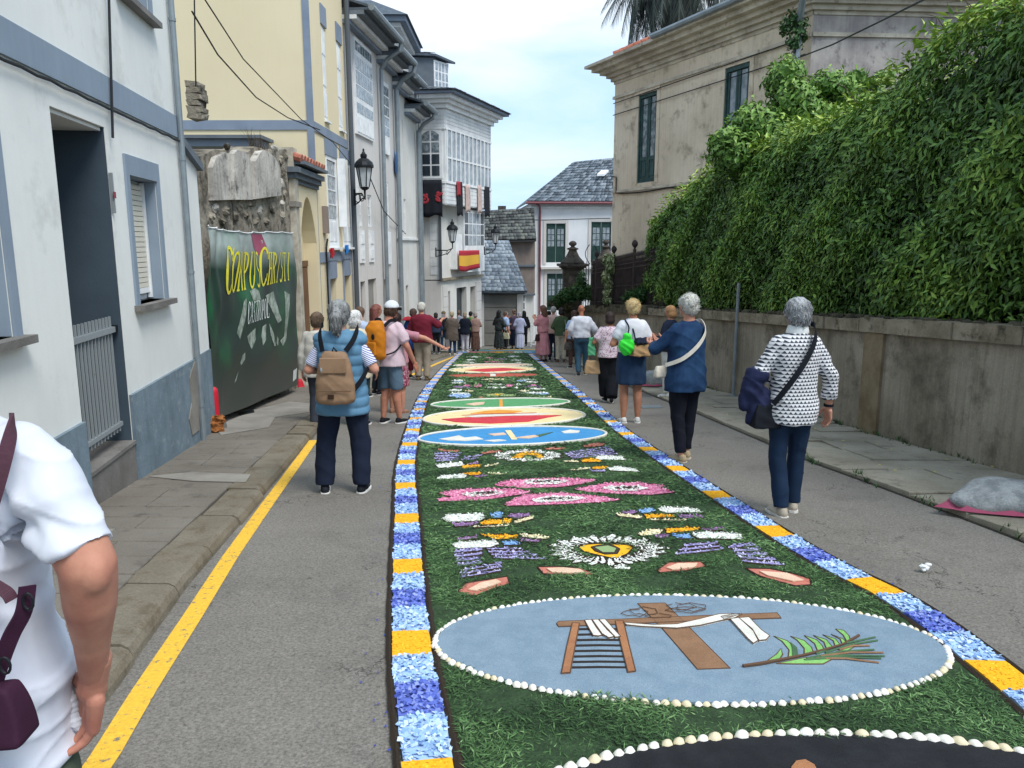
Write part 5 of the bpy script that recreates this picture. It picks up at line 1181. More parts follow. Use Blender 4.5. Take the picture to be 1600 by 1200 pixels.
Vm = Vr[idx].reshape(-1, 3); i4 = np.arange(len(idx))*4; Fm = np.concatenate([np.stack([i4, i4+1, i4+2], 1), np.stack([i4, i4+2, i4+3], 1)], 0)
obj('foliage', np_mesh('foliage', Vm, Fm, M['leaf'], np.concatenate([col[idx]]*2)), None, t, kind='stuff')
for k in big:
 v = Vr[k]; me = np_mesh('leaf', v, [(0, 1, 2), (0, 2, 3)], M['leaf'], [min(1, col[k]+.15)]*2); obj('leaf', me, None, t)
# top and end leaves
n = 12000; a = rng.uniform(.2, aend, n); d = rng.uniform(-1.3, .08, n); z = htop(a)+.05+rng.normal(size=n)*.07+.12*wob(a, d*2)
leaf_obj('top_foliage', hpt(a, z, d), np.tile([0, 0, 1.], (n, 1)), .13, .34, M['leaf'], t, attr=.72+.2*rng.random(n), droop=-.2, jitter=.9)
n = 5200; z = rng.uniform(0, 1, n); dd = rng.uniform(-1.3, .1, n); ae = aend+.12*wob(z*4, dd*2)*.6+.05*rng.normal(size=n)
zz_ = hbot(np.full(n, aend))+(float(htop(np.array([aend-.6]))[0])-hbot(np.full(n, aend)))*z
leaf_obj('end_foliage', hpt(ae-.35*np.clip(z-.6, 0, 1), zz_, dd), np.tile([FH.u.x, FH.u.y, .2], (n, 1)), .12, .34, M['leaf'], t, attr=.45+.3*rng.random(n))
# long shoots standing off the top
mb = MB()
for k in range(26):
 a = random.uniform(3.0, 8.5); z = float(htop(np.array([a]))[0]); p = FH.pt(a, z, random.uniform(-.5, 0)); q_ = p+Vector((random.uniform(-.3, .1), random.uniform(-.3, .5), random.uniform(.15, .5)))
 mb.tube([p, (p+q_)/2+Vector((0, 0, .08)), q_], [.006, .004, .002], 4)
obj('shoots', mb, M['wood_stem'], t, kind='stuff')
for k in range(14):
 mb = MB(); a = random.uniform(1, aend-1); zb_ = float(hbot(np.array([a]))[0]); p = FH.pt(a, zb_-.15, -.2);
 mb.tube([p, p+Vector((random.uniform(-.05, .05), random.uniform(-.1, .1), .35)), p+Vector((random.uniform(-.15, .1), random.uniform(-.3, .3), .8))], [.03, .025, .015], 6); obj('stem', mb, M['wood_stem'], t)
def shrub(name, label, cat, c, blobs, n, size, wid, m_, droop=.3, stem=True, group=None, attrs=(.2, .9), zb=None):
 t = thing(name, label, cat, c, group=group); c = Vector(c)
 vol_ = np.array([b[3]*b[4]*b[5] for b in blobs])**.67; vol_ /= vol_.sum(); Ps, Ns, As = [], [], []
 for b, w_ in zip(blobs, vol_):
  k = int(n*w_); v = rng.normal(size=(k, 3)); v /= np.linalg.norm(v, axis=1, keepdims=True)
  rr = rng.uniform(.5, 1.08, k)[:, None]*(1+.18*np.sin(v[:, :1]*7+b[0])*np.sin(v[:, 2:]*6+b[1]))
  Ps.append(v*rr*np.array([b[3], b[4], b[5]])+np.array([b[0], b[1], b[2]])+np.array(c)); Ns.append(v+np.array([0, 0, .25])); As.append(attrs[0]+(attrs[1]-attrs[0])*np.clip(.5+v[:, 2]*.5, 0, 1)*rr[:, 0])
 P = np.concatenate(Ps); Nn = np.concatenate(Ns); Nn /= np.linalg.norm(Nn, axis=1, keepdims=True)
 leaf_obj('foliage', P, Nn, size, wid, m_, t, attr=np.concatenate(As), droop=droop, jitter=.8)
 if stem:
  for b in blobs[:6]:
   mb = MB(); z0 = (zb if zb is not None else gz(c.y)+1.2); bc = c+Vector(b[:3]); bs_ = Vector((c.x, c.y, z0)); mb.tube([bs_, (bs_+bc)/2+Vector((.05, 0, .1)), bc], [.03, .02, .008], 6); obj('stem', mb, M['wood_stem'], t)
 return t
c_ = D(1200, 200, 14.2)
S_ = 14.2/1200
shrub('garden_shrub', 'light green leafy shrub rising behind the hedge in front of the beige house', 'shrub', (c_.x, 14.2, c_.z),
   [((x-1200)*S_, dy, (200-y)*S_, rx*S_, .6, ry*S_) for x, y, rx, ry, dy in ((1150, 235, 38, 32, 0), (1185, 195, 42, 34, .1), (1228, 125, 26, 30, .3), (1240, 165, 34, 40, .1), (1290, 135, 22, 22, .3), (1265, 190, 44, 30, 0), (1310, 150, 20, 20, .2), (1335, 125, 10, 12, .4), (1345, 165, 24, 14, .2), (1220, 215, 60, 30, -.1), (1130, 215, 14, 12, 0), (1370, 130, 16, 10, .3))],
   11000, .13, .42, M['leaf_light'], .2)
# ivy on the corner downpipe
c_ = FB2.pt(FB2.px(1243, 60)[0], zk-.5, .15)
shrub('ivy', 'dark ivy tuft clinging to the downpipe at the corner of the beige house', 'ivy', c_, [(-.15, 0, .25, .2, .1, .2), (-.1, 0, -.1, .13, .1, .3), (.05, 0, .1, .12, .1, .35), (-.3, 0, .1, .1, .08, .12)], 650, .09, .6, M['leaf_dark'], .3, stem=False)
# ================================================================ IRON FENCE, GATE PILLARS, PLANTS IN FRONT OF IT
t = thing('iron_fence', 'rusty dark spear fence with ball-topped posts on the garden wall left of the hedge', 'fence', (3, 21, gz(21)+1.6))
y = 18.3; k = 0
def fz(Y): return D(1010, 390, 18.5).z+(D(925, 411, 25).z-D(1010, 390, 18.5).z)*(Y-18.5)/6.5
while y < 25.6:
 x = lerpX(WR, y)+.18; z0 = gz(y)+wallh(y)+.1; zt_ = fz(y)
 if k % 21 == 0:
  mb = MB(); mb.tube([(x, y, z0), (x, y, zt_+.12)], .045, 8); mb.lathe((x, y, zt_+.12), [(.05, 0), (.03, .03), (.03, .06), (.075, .12), (.085, .17), (.06, .23), (.01, .27)], 10); obj('post', mb, M['rust_iron'], t)
 else:
  mb = MB(); mb.tube([(x, y, z0), (x, y, zt_-.05), (x, y, zt_-.0), (x, y, zt_+.09)], [.014, .014, .03, .001], 5); mb.ell((x, y, z0+(zt_-z0)*.45), (.025, .025, .03), 6, 4); obj('bar', mb, M['rust_iron'], t)
 y += .105; k += 1
for h in (-.2, -.32, -1.25):
 mb = MB(); pts = []
 for y in np.arange(18.3, 25.7, .6): pts.append((lerpX(WR, y)+.18, y, fz(y)+h))
 mb.tube(pts, .018, 5); obj('rail', mb, M['rust_iron'], t)
# dark backing sheet behind the bars of the far stretch
mb = MB(); pts = [(lerpX(WR, y)+.21, y, gz(y)+wallh(y)+.1) for y in (19.6, 22, 25.6)]+[(lerpX(WR, y)+.21, y, fz(y)-.1) for y in (25.6, 22, 19.6)]
mb.add(pts+[(p[0]+.02, p[1], p[2]) for p in pts], [(0, 1, 4, 5), (1, 2, 3, 4), (11, 10, 7, 6), (10, 9, 8, 7), (0, 5, 11, 6), (5, 4, 10, 11), (4, 3, 9, 10)]); obj('dark_backing_sheet', mb, M['rust_iron'], t)
def pillar(x, y, w_, ztop, label):
 t = thing('gate_pillar', label, 'pillar', (x, y, gz(y)), group='stone gate pillars'); b = gz(y)-.2; hh = w_/2
 mb = MB(); mb.box((x-hh, y-hh, b), (x+hh, y+hh, ztop-.95)); obj('shaft', mb, M['dark_stone'], t)
 mb = MB(); mb.box((x-hh*.7, y-hh-.03, b+.9), (x+hh*.7, y-hh-.002, ztop-1.15)); obj('panel', mb, M['dark_stone'], t)
 for k, (e, h0, h1) in enumerate(((.05, -.948, -.9), (.12, -.898, -.84), (.2, -.838, -.76))): mb = MB(); mb.box((x-hh-e, y-hh-e, ztop+h0), (x+hh+e, y+hh+e, ztop+h1)); obj('cap_moulding', mb, M['dark_stone'], t)
 mb = MB(); prof = [(hh*1.35, -.758), (hh*1.2, -.68), (hh*.75, -.52), (hh*.5, -.36), (hh*.42, -.28), (hh*.62, -.26), (hh*.6, -.22), (hh*.25, -.18), (.06, -.15), (.13, -.1), (.14, -.04), (.08, .02), (.01, .04)]
 mb.lathe((x, y, ztop), prof, 4 if False else 12); mb.sm = True; obj('finial', mb, M['dark_stone'], t)
pc = D(895, 378, 27.5); pillar(pc.x, 27.5, .66, pc.z, 'dark weathered stone gate pillar with a ball finial, right of the white house')
pc = D(947, 376, 31); pillar(pc.x, 31, .6, pc.z, 'second dark gate pillar, half hidden behind the variegated climber')
t = thing('iron_gate', 'small ornate black iron gate scroll between the two dark stone pillars', 'gate', (2.9, 28.5, gz(28)))
for k in range(9):
 p = D(908+k*4, 412, 28+k*.25); z = p.z+.25*math.sin(k/8*math.pi)*0+(.5 if k == 4 else 0); mb = MB(); mb.tube([(p.x, p.y, gz(28)), (p.x, p.y, z), (p.x, p.y, z+.12)], [.016, .016, .002], 5); obj('bar', mb, M['iron'], t)
p = D(924, 400, 28.9)
for s_ in (-1, 1):
 mb = MB(); mb.tube([p+Vector((s_*(.05+.18*math.sin(q*.5)), 0, -.3+.12*q-.0)) for q in range(7)], .016, 5); obj('scroll', mb, M['iron'], t)
# plants
def blob_px(cx, cy, Y, items, sc=1): S2 = Y/1200; return [((x-cx)*S2, 0.0, (cy-y)*S2, rx*S2, rx*S2*.7, ry*S2) for x, y, rx, ry in items]
c_ = D(953, 430, 22.5)
shrub('variegated_climber', 'tall narrow cream-variegated climber hanging on the dark fence', 'climber', (lerpX(WR, 22.5)-.02, 22.5, c_.z), blob_px(953, 430, 22.5, [(953, 405, 8, 9), (955, 418, 7, 9), (950, 432, 6, 8), (953, 445, 4, 8), (951, 457, 4, 7), (953, 468, 7, 6)]), 900, .12, .5, M['leaf_var'], .5)
c_ = D(905, 460, 25.8)
shrub('bushy_plant', 'low dark green bush spilling over the wall beside the gate pillar', 'bush', (c_.x, 25.8, c_.z), blob_px(905, 460, 25.8, [(885, 462, 14, 12), (905, 456, 16, 14), (925, 458, 14, 13), (873, 468, 9, 8), (935, 464, 10, 9), (908, 440, 8, 14)]), 3200, .12, .4, M['leaf_dark'], .3, zb=gz(25.8)+.2)
c_ = D(868, 470, 27)
shrub('bushy_plant', 'reddish brown bush at the foot of the first gate pillar', 'bush', (c_.x, 27, c_.z), blob_px(868, 470, 27, [(868, 474, 12, 10), (884, 478, 10, 12), (893, 455, 7, 12)]), 1500, .1, .4, mat('brown_leaf', '4a4a30', .7, attr=('2e2f20', '45452d', '5d5537', '57643a')), .3, zb=gz(27))
c_ = D(1000, 462, 19.6)
shrub('bushy_plant', 'strappy dark green plant behind the fence bars beside the hedge end', 'plant', (c_.x+.05, 19.6, c_.z), blob_px(1000, 462, 19.6, [(1000, 462, 18, 10), (985, 466, 12, 7), (1015, 458, 10, 12)]), 1100, .22, .16, M['leaf_dark'], -.2, zb=gz(19.6)+1.3)
# ================================================================ PALM
pY = 31.0; pc = D(1053, -44, pY)
t = thing('palm_tree', 'palm with grey drooping dead fronds behind the beige house roof', 'palm', (pc.x, pY, gz(31)))
mb = MB(); zs_ = [gz(31)+k*.5 for k in range(int((pc.z-gz(31))/.5)+1)]+[pc.z]; mb.tube([(pc.x, pY, z) for z in zs_], [.36+.03*(k % 2) for k in range(len(zs_))], 12); obj('trunk', mb, M['trunk'], t)
def frond_mesh(Lf, droop, name):
 V, F_, A4 = [], [], []; n = 46; pts = []
 for k in range(n+1):
  s_ = k/n; pts.append(Vector((Lf*(s_-.33*droop*s_**2.2), 0, Lf*(.28*s_-droop*s_**2.1))))
 for k in range(2, n+1):
  p = pts[k]; tt = (pts[k]-pts[k-1]).normalized(); w_ = .8*math.sin(math.pi*(.08+.9*k/n))**.6*Lf/2.6
  for s_ in (-1, 1):
   q = p+Vector((0, s_*w_*.42, -w_*.78))+tt*w_*random.uniform(.2, .5); b = len(V)
   V += [tuple(p), tuple(p+tt*.045), tuple(q), tuple(p-tt*.03)]; F_ += [(b, b+1, b+2), (b, b+2, b+3)]; r = random.random(); A4 += [r, r]
 for k in range(n):
  b = len(V); V += [tuple(pts[k]+Vector((0, -.03, 0))), tuple(pts[k]+Vector((0, .03, 0))), tuple(pts[k+1]+Vector((0, .02, 0))), tuple(pts[k+1]+Vector((0, -.02, 0)))]; F_ += [(b, b+1, b+2), (b, b+2, b+3)]; A4 += [.7, .7]
 return np_mesh(name, V, F_, M['frond'], A4)
fm = [frond_mesh(L_, dr_, 'frond') for L_, dr_ in ((3.1, 1.15), (2.9, 1.45), (3.3, .9), (2.6, 1.7))]
for k in range(52):
 az = k*2.399; me = fm[k % 4 if k > 9 else 2]; tilt = -.25 if k < 10 else random.uniform(-.1, .35)
 inst('frond', me, Matrix.Translation((pc.x, pY, pc.z+random.uniform(-.3, .3))) @ Matrix.Rotation(az, 4, 'Z') @ Matrix.Rotation(tilt, 4, 'Y'), t)
# ================================================================ FLOWER CARPET
M['bed'] = mat('cut_green_bed', '3a5234', .9, var=(14, '2b4027', .35, .65), grain=(60, .35), bump=(60, .9, .02))
M['blade'] = mat('cut_green_leaves', '3a5f38', .7, attr=('22361f', '33502c', '486a3b', '628553', '84a46c'))
M['edge'] = mat('dark_ground_edging', '33291f', .95, grain=(120, .3), bump=(80, .6))
def pet(name, a, b, c=None): return mat(name, b, .8, attr=(a, b, c or b))
PM = {'yel': pet('yellow_petals', 'd59216', 'f4b41e', 'fbc840'), 'lt': pet('pale_blue_petals', '78a0d6', 'a6c5e8', 'cfdff2'), 'dk': pet('deep_blue_petals', '3a4aa2', '6578ca', '93a2dd'),
   'wht': pet('white_petals', 'c6cbc2', 'e8ebe4', 'f2f3ee'), 'lav': pet('lavender_petals', '75709f', 'a49fd0', 'cfcbe6'), 'pur': pet('purple_petals', '6d4a78', '93709f', 'b597bd'),
   'blu': pet('blue_petals', '5485c0', '85b0de', 'a9c8e8'), 'pnk': pet('pink_petals', 'bf5e86', 'dd87ab', 'eeb0c8'), 'crm': pet('cream_petals', 'd8cc9c', 'ece3bd', 'f3ecd2'),
   'sal': pet('salmon_sand', 'b96f60', 'c67d6c', 'cf8c7a'), 'grn': pet('sage_green_petals', '6c8a58', '8fa773', 'a9bd8c'), 'drk': pet('dark_brown_petals', '2c241f', '3b3029', '4a3c33')}
SM = {k: mat('sand_'+n, c, .95, grain=(190, .3), bump=(120, .5, .004), var=(9, c2, .4, .62)) for k, n, c, c2 in (
   ('gb', 'grey_blue', '7f93a3', '758a9b'), ('blk', 'black', '1b1d21', '24262a'), ('brn', 'brown', '8d6c52', '83634a'), ('lbr', 'light_brown', 'a67450', '99684a'), ('wht', 'white', 'dfddd4', 'd3d1c6'),
   ('crm', 'cream', 'ecd9a8', 'e5d09b'), ('red', 'red', 'd0434c', 'c43a46'), ('org', 'orange', 'e5a045', 'd99039'), ('sky', 'sky_blue', '4492c9', '3f8ac0'), ('grn', 'green', '5ea06c', '559663'), ('lgr', 'leaf_green', '87bd6e', '78b060'),
   ('dgr', 'dark_green', '4d6c4c', '46634a'), ('pch', 'peach', 'e2c4ab', 'dab99e'), ('sal', 'salmon', 'c47a6a', 'bb6f60'), ('rst', 'rust_red', 'b85c4d', 'ab5244'))}
LO = [(-.32, 1.8), (-.4, 2.31), (-.59, 3.33), (-.93, 5.65), (-1.21, 7.71), (-1.53, 11.2), (-1.79, 15.03), (-1.98, 21.33), (-2.08, 29.4)]
RO = [(2.1, 1.8), (2.17, 2.97), (2.16, 3.81), (1.95, 4.97), (1.57, 9.14), (1.46, 11.97), (1.22, 18.09), (.8, 28.4)]
def smooth_line(P, step=.05):
 P = [Vector(p) for p in P]; out_ = []
 for i in range(len(P)-1):
  p0, p1, p2, p3 = P[max(i-1, 0)], P[i], P[i+1], P[min(i+2, len(P)-1)]; n = max(2, int((p2-p1).length/step))
  for k in range(n):
   s_ = k/n; out_.append(.5*((2*p1)+(p2-p0)*s_+(2*p0-5*p1+4*p2-p3)*s_*s_+(3*p1-p0-3*p2+p3)*s_**3))
 out_.append(P[-1]); return out_
LOs, ROs = smooth_line(LO), smooth_line(RO)
def nrm_at(L_, i):
 t_ = (L_[min(i+1, len(L_)-1)]-L_[max(i-1, 0)]).normalized(); return Vector((t_.y, -t_.x))
t = thing('flower_carpet', 'long carpet of cut greenery with petal-block borders running down the middle of the street', 'flower carpet', (.3, 3, gz(3)))
BW = .2
LI = [p+nrm_at(LOs, i)*(BW+.03) for i, p in enumerate(LOs)]; RI = [p-nrm_at(ROs, i)*(BW+.03) for i, p in enumerate(ROs)]
bed = sheet('green_bed', [(p.x, p.y) for p in LI[::8]], [(p.x, p.y) for p in RI[::8]], list(np.arange(1.85, 29.3, .25)), .014, M['bed'], 5, kind=None, parent=t)
def pin(poly, X, Y_):                             # points in polygon
 c = np.zeros(len(X), bool); n = len(poly)
 for i in range(n):
  x0, y0 = poly[i]; x1, y1 = poly[(i+1) % n]
  if y0 == y1: continue
  c ^= ((y0 > Y_) != (y1 > Y_)) & (X < (x1-x0)*(Y_-y0)/(y1-y0)+x0)
 return c
VOIDS = []                                        # medallions keep the blades off
def scatter(poly, dens, size, m_, name, parent, h, wid=.7, tilt=.5, lay=0, seed_attr=None):
 xs, ys = [p[0] for p in poly], [p[1] for p in poly]; A_r = (max(xs)-min(xs))*(max(ys)-min(ys)); n = int(A_r*dens)+4
 X = rng.uniform(min(xs), max(xs), n); Y_ = rng.uniform(min(ys), max(ys), n); k = pin(poly, X, Y_); X, Y_ = X[k], Y_[k]; n = len(X)
 if n == 0: return None
 az = rng.uniform(0, 2*np.pi, n); el = rng.uniform(-.1, tilt, n); L_ = size*rng.uniform(.6, 1.3, n)
 T = np.stack([np.cos(az)*np.cos(el), np.sin(az)*np.cos(el), np.sin(el)], 1); S_ = np.stack([-np.sin(az), np.cos(az), rng.uniform(-.5, .5, n)], 1); S_ /= np.linalg.norm(S_, axis=1, keepdims=True)
 C_ = np.stack([X, Y_, -SL*Y_+h+rng.uniform(0, size*.3, n)], 1); L_ = L_[:, None]
 a, b, c, d = C_-T*L_*.5, C_+S_*L_*wid*.5, C_+T*L_*.5, C_-S_*L_*wid*.5
 V = np.stack([a, b, c, d], 1).reshape(-1, 3); V[:, 2] = np.maximum(V[:, 2], -SL*V[:, 1]+.008); i = np.arange(n)*4
 F_ = np.concatenate([np.stack([i, i+1, i+2], 1), np.stack([i, i+2, i+3], 1)]); r = rng.random(n)
 return obj(name, np_mesh(name, V, F_, m_, np.concatenate([r, r])), None, parent, kind='stuff')
def flat(name, P, h0, h1, m_, parent):            # P plan points
 mb = MB(); mb.prism([(p[0], p[1], gz(p[1])+h0) for p in P], (0, 0, h1-h0)); return obj(name, mb, m_, parent)
# borders
def border(L_, sgn, s0, seq, parent):
 cum = [0]
 for p, q_ in zip(L_, L_[1:]): cum.append(cum[-1]+(q_-p).length)
 def at_(s_):
  i = int(np.searchsorted(cum, s_)); i = max(1, min(i, len(L_)-1)); f = (s_-cum[i-1])/(cum[i]-cum[i-1]+1e-9); return L_[i-1].lerp(L_[i], max(0, min(1, f))), nrm_at(L_, i)*sgn
 s_ = s0; k = 0
 while s_ < cum[-1]-.3:
  col, ln = seq[k % len(seq)]; k += 1; e = s_+ln
  if e > 0:
   a = max(s_, 0); P = []; n = 3
   for q in range(n+1): p, nn_ = at_(a+(e-a)*q/n); P.append(p+nn_*.03)
   for q in range(n, -1, -1): p, nn_ = at_(a+(e-a)*q/n); P.append(p+nn_*(BW+.0))
   P = [(p.x+random.uniform(-.005, .005), p.y+random.uniform(-.005, .005)) for p in P]; y = P[0][1]
   o = flat('petal_block', P, .004, .022, PM[col], parent)
   a_ = o.data.attributes.new('r', 'FLOAT', 'FACE'); a_.data.foreach_set('value', [.45]*len(o.data.polygons))
   if y < 16:
    dn = 5200 if y < 6 else 2600 if y < 10 else 1100; sz = .021 if y < 6 else .026 if y < 10 else .04
    if col == 'yel': scatter(P, dn*1.2, sz*.6, PM[col], 'petals', o, .021, .7, .25)
    else: scatter(P, dn, sz*1.25, PM[col], 'petals', o, .022, .8, .9)
  s_ = e
 for off in (.012, BW+.018):
  ps = [p+nrm_at(L_, i)*sgn*off for i, p in enumerate(L_)][::2]; mb = MB()
  for i, p in enumerate(ps):
   n_ = nrm_at(ps, i); wv = random.uniform(.7, 1.3); mb.v += [(p.x-n_.x*.014*wv, p.y-n_.y*.014*wv, gz(p.y)+.016), (p.x, p.y, gz(p.y)+.026), (p.x+n_.x*.014*wv, p.y+n_.y*.014*wv, gz(p.y)+.016)]
   mb.v += []
  for i in range(len(ps)-1):
   for q in range(2): mb.f.append((i*3+q, i*3+q+1, (i+1)*3+q+1, (i+1)*3+q)); mb.m.append(0)
  obj('edging', mb, M['edge'], parent)
def arcl(L_, pt):
 c = 0; best = (9, 0)
 for p, q_ in zip(L_, L_[1:]):
  d = (p-pt).length
  if d < best[0]: best = (d, c)
  c += (q_-p).length
 return best[1]
g1 = G(640, 1026); g2 = G(1400, 917)
seq = (('yel', .27), ('lt', .3), ('dk', .25), ('lt', .26))
per = sum(x[1] for x in seq)
sL = arcl(LOs, Vector((g1.x, g1.y)))-per*3; sR = arcl(ROs, Vector((g2.x, g2.y)))-.14-per*3
border(LOs, 1, sL, seq, t); border(ROs, -1, sR, seq, t)
for k in range(9):                                # cross carpet at the far end
 x0 = -2.1+k*.36; flat('petal_block', [(x0, 29.5), (x0+.33, 29.5), (x0+.35, 30.0), (x0+.02, 30.0)], .004, .03, PM[('lt', 'pnk', 'sal', 'sal', 'yel', 'sal', 'wht', 'lt', 'blu')[k]], t)
flat('far_panel', [(-1.6, 30.4), (1.7, 30.4), (2.2, 32.4), (-1.3, 32.4)], .004, .02, SM['dgr'], t)
flat('far_stripe', [(-1.4, 31.0), (1.9, 31.0), (1.95, 31.2), (-1.4, 31.2)], .021, .03, PM['blu'], t)
flat('far_stripe', [(-.9, 31.7), (1.6, 31.7), (1.7, 31.9), (-.9, 31.9)], .021, .03, PM['yel'], t)
def gp(x, y, h=.02): p = G(x, y, h); return (p.x, p.y)
def oval(name, label, Lp, Rp, Np, Fp, m_, rim, shell=0, h=.026):
 L_, R2, N_, F_ = [Vector(gp(*q)) for q in (Lp, Rp, Np, Fp)]; c = (L_+R2)/2; a = (R2-L_)/2; c2 = (N_+F_)/2; b = (F_-N_)/2; c = Vector((c.x, (c.y+c2.y)/2)); b.x = b.x*.3
 t = thing(name, label, 'medallion', (c.x, c.y, gz(c.y)), group='oval picture medallions in the flower carpet'); n = 72
 P = [c+a*math.cos(2*math.pi*k/n)+b*math.sin(2*math.pi*k/n) for k in range(n)]; VOIDS.append([(p.x, p.y) for p in P])
 flat('field', [(p.x, p.y) for p in P], .008, h, m_, t)
 if shell:
  Q = [c+a*1.008*math.cos(2*math.pi*k/720)+b*1.012*math.sin(2*math.pi*k/720) for k in range(721)]; acc = 0; last = 0; shs = []
  for p, q_ in zip(Q, Q[1:]):
   acc += (q_-p).length
   if acc-last >= shell*random.uniform(.86, 1.06): last = acc; shs.append((p, math.atan2((p-c).y, (p-c).x)))
  for p, an in shs:
   if p.y > 1.6: inst('shell', random.choice(SHELL), Matrix.Translation((p.x+random.uniform(-.004, .004), p.y+random.uniform(-.004, .004), gz(p.y)+h-.006)) @ Matrix.Rotation(an-math.pi/2+random.uniform(-.3, .3), 4, 'Z') @ Matrix.Scale(shell*random.uniform(.8, 1.15), 4), t)
 elif rim:
  mb = MB(); pr_ = [(p.x, p.y, gz(p.y)+h) for p in P]; mb.tube(pr_+[pr_[0]], .02, 6); obj('rim', mb, rim, t)
 return t, c, a, b
SHELL = []
for k, cl in enumerate(('e9e6dc', 'f0eee8', 'dccfae', 'e6e2d6')):
 mb = MB(); mb.sm = True; V = [(0, .1, .42)]; nr = 11
 for j, (r, z) in enumerate(((.28, .36), (.5, .14), (.54, -.02))):
  for q in range(nr): an = 2*math.pi*q/nr; rr = r*(1+(.07 if q % 2 else -.03)*j)*(1.0 if math.sin(an) > -.3 else .8); V.append((rr*math.cos(an), rr*math.sin(an)*.95, z))
 F_ = [(0, 1+q, 1+(q+1) % nr) for q in range(nr)]+[(1+j*nr+q, 1+(j+1)*nr+q, 1+(j+1)*nr+(q+1) % nr, 1+j*nr+(q+1) % nr) for j in range(2) for q in range(nr)]
 mb.add(V, F_); SHELL.append(mb.mesh('shell', mat('shell_%s' % ('cream', 'white', 'ochre', 'ivory')[k], cl, .5)))
def outline(P, h, r, m_, parent, name='outline'):
 mb = MB(); Q = [(p[0], p[1], gz(p[1])+h) for p in P]; mb.tube(Q+[Q[0]], r, 4); obj(name, mb, m_, parent)
def piece(parent, P, m_, name, h=.034, ol=True, h0=.02):
 o = flat(name, P, h0, h, m_, parent)
 if ol: outline(P, h-.001, .0034, SM_OL, o)
 return o
SM_OL = mat('dark_brown_outline', '5e4737', .95)
# --- grey-blue medallion with cross, ladder, cloth and palm
t, c, a, b = oval('medallion', 'big grey-blue oval medallion with cross, ladder and palm branch, edged with shells', (683, 1003), (1479, 1015), (1045, 1090), (1068, 927), SM['gb'], None, .033)
def c8(x, y): return gp(840+x/2.7586, 920+y/2.7586, .03)
f8 = lambda L_: [c8(*p) for p in L_]
o = piece(t, f8([(432, 62), (550, 60), (690, 200), (830, 340), (690, 345), (540, 172)]), SM['brn'], 'cross_upright', .0285)
o = piece(t, f8([(82, 148), (90, 140), (370, 130), (520, 123), (800, 112), (1032, 103), (1050, 125), (900, 130), (620, 140), (380, 150), (90, 162)]), SM['brn'], 'cross_beam', .030)
for P in ([(150, 148), (180, 150), (160, 255), (140, 362), (103, 365), (125, 255)], [(335, 140), (370, 140), (396, 250), (422, 355), (390, 360), (362, 250)]): piece(t, f8(P), SM['lbr'], 'ladder_rail', .032)
for k in range(8):
 y = 168+k*23.5; xl, xr = 178-(y-150)*.17, 345+(y-140)*.2; piece(t, f8([(xl, y), ((xl+xr)/2, y-2), (xr, y), (xr, y+7), ((xl+xr)/2, y+6), (xl, y+8)]), PM['drk'], 'ladder_rung', .0285, False)
for P in ([(203, 138), (232, 136), (250, 165), (278, 203), (262, 206), (240, 204), (220, 170)], [(236, 136), (262, 135), (300, 180), (330, 208), (308, 214), (278, 196)], [(265, 135), (292, 134), (325, 172), (358, 208), (336, 212), (305, 178)],
   [(370, 148), (500, 158), (600, 155), (700, 132), (780, 112), (830, 110), (872, 112), (800, 137), (700, 160), (600, 172), (450, 165), (385, 158)], [(790, 122), (840, 112), (880, 110), (850, 128), (805, 137)],
   [(830, 132), (868, 128), (930, 185), (950, 225), (930, 238), (905, 215)], [(868, 128), (912, 125), (965, 180), (1000, 205), (985, 222), (955, 226), (925, 175)]): piece(t, f8(P), SM['wht'], 'cloth', .034)
sp = [c8(x, y) for x, y in ((885, 335), (960, 325), (1050, 308), (1150, 288), (1250, 262), (1320, 240), (1385, 203))]
mb = MB(); mb.tube([(x, y, gz(y)+.034) for x, y in sp], [.007, .008, .007, .006, .006, .005, .006], 6); obj('palm_stem', mb, SM_OL, t)
for P in ([(985, 312), (1030, 280), (1050, 255), (1056, 280), (1040, 305)], [(1080, 300), (1085, 262), (1055, 225), (1018, 203), (1075, 222), (1110, 250), (1118, 296)], [(1150, 286), (1150, 255), (1120, 220), (1090, 203), (1150, 222), (1180, 250), (1190, 276)],
   [(1210, 272), (1195, 235), (1150, 200), (1205, 220), (1228, 245), (1235, 264)], [(1248, 262), (1235, 228), (1190, 200), (1245, 218), (1268, 245), (1272, 254)], [(1285, 250), (1275, 222), (1230, 197), (1285, 215), (1303, 238)], [(1315, 240), (1305, 215), (1265, 195), (1318, 215), (1332, 232)],
   [(1335, 228), (1318, 198), (1286, 172), (1320, 178), (1342, 200), (1348, 220)], [(1030, 320), (1150, 296), (1240, 285), (1380, 240), (1300, 285), (1230, 322), (1100, 322)]): piece(t, f8(P), SM['lgr'], 'palm_leaflet', .0285)
piece(t, f8([(1100, 294), (1098, 255), (1090, 232), (1118, 255), (1124, 290)]), SM['dgr'], 'palm_leaflet', .034, False)
for x0, y0, x1, y1 in ((1200, 280, 1455, 208), (1240, 275, 1465, 222), (1180, 295, 1450, 262), (1160, 300, 1495, 290), (1150, 306, 1480, 300), (1200, 300, 1470, 318), (1300, 262, 1430, 245), (1220, 290, 1490, 275)):
 q0, q1 = c8(x0, y0), c8(x1, y1); mb = MB(); mb.tube([(q0[0], q0[1], gz(q0[1])+.03), ((q0[0]+q1[0])/2, (q0[1]+q1[1])/2+.015, gz((q0[1]+q1[1])/2)+.031), (q1[0], q1[1], gz(q1[1])+.03)], .005, 4); obj('strand', mb, SM['brn'] if random.random() < .5 else SM['dgr'], t)
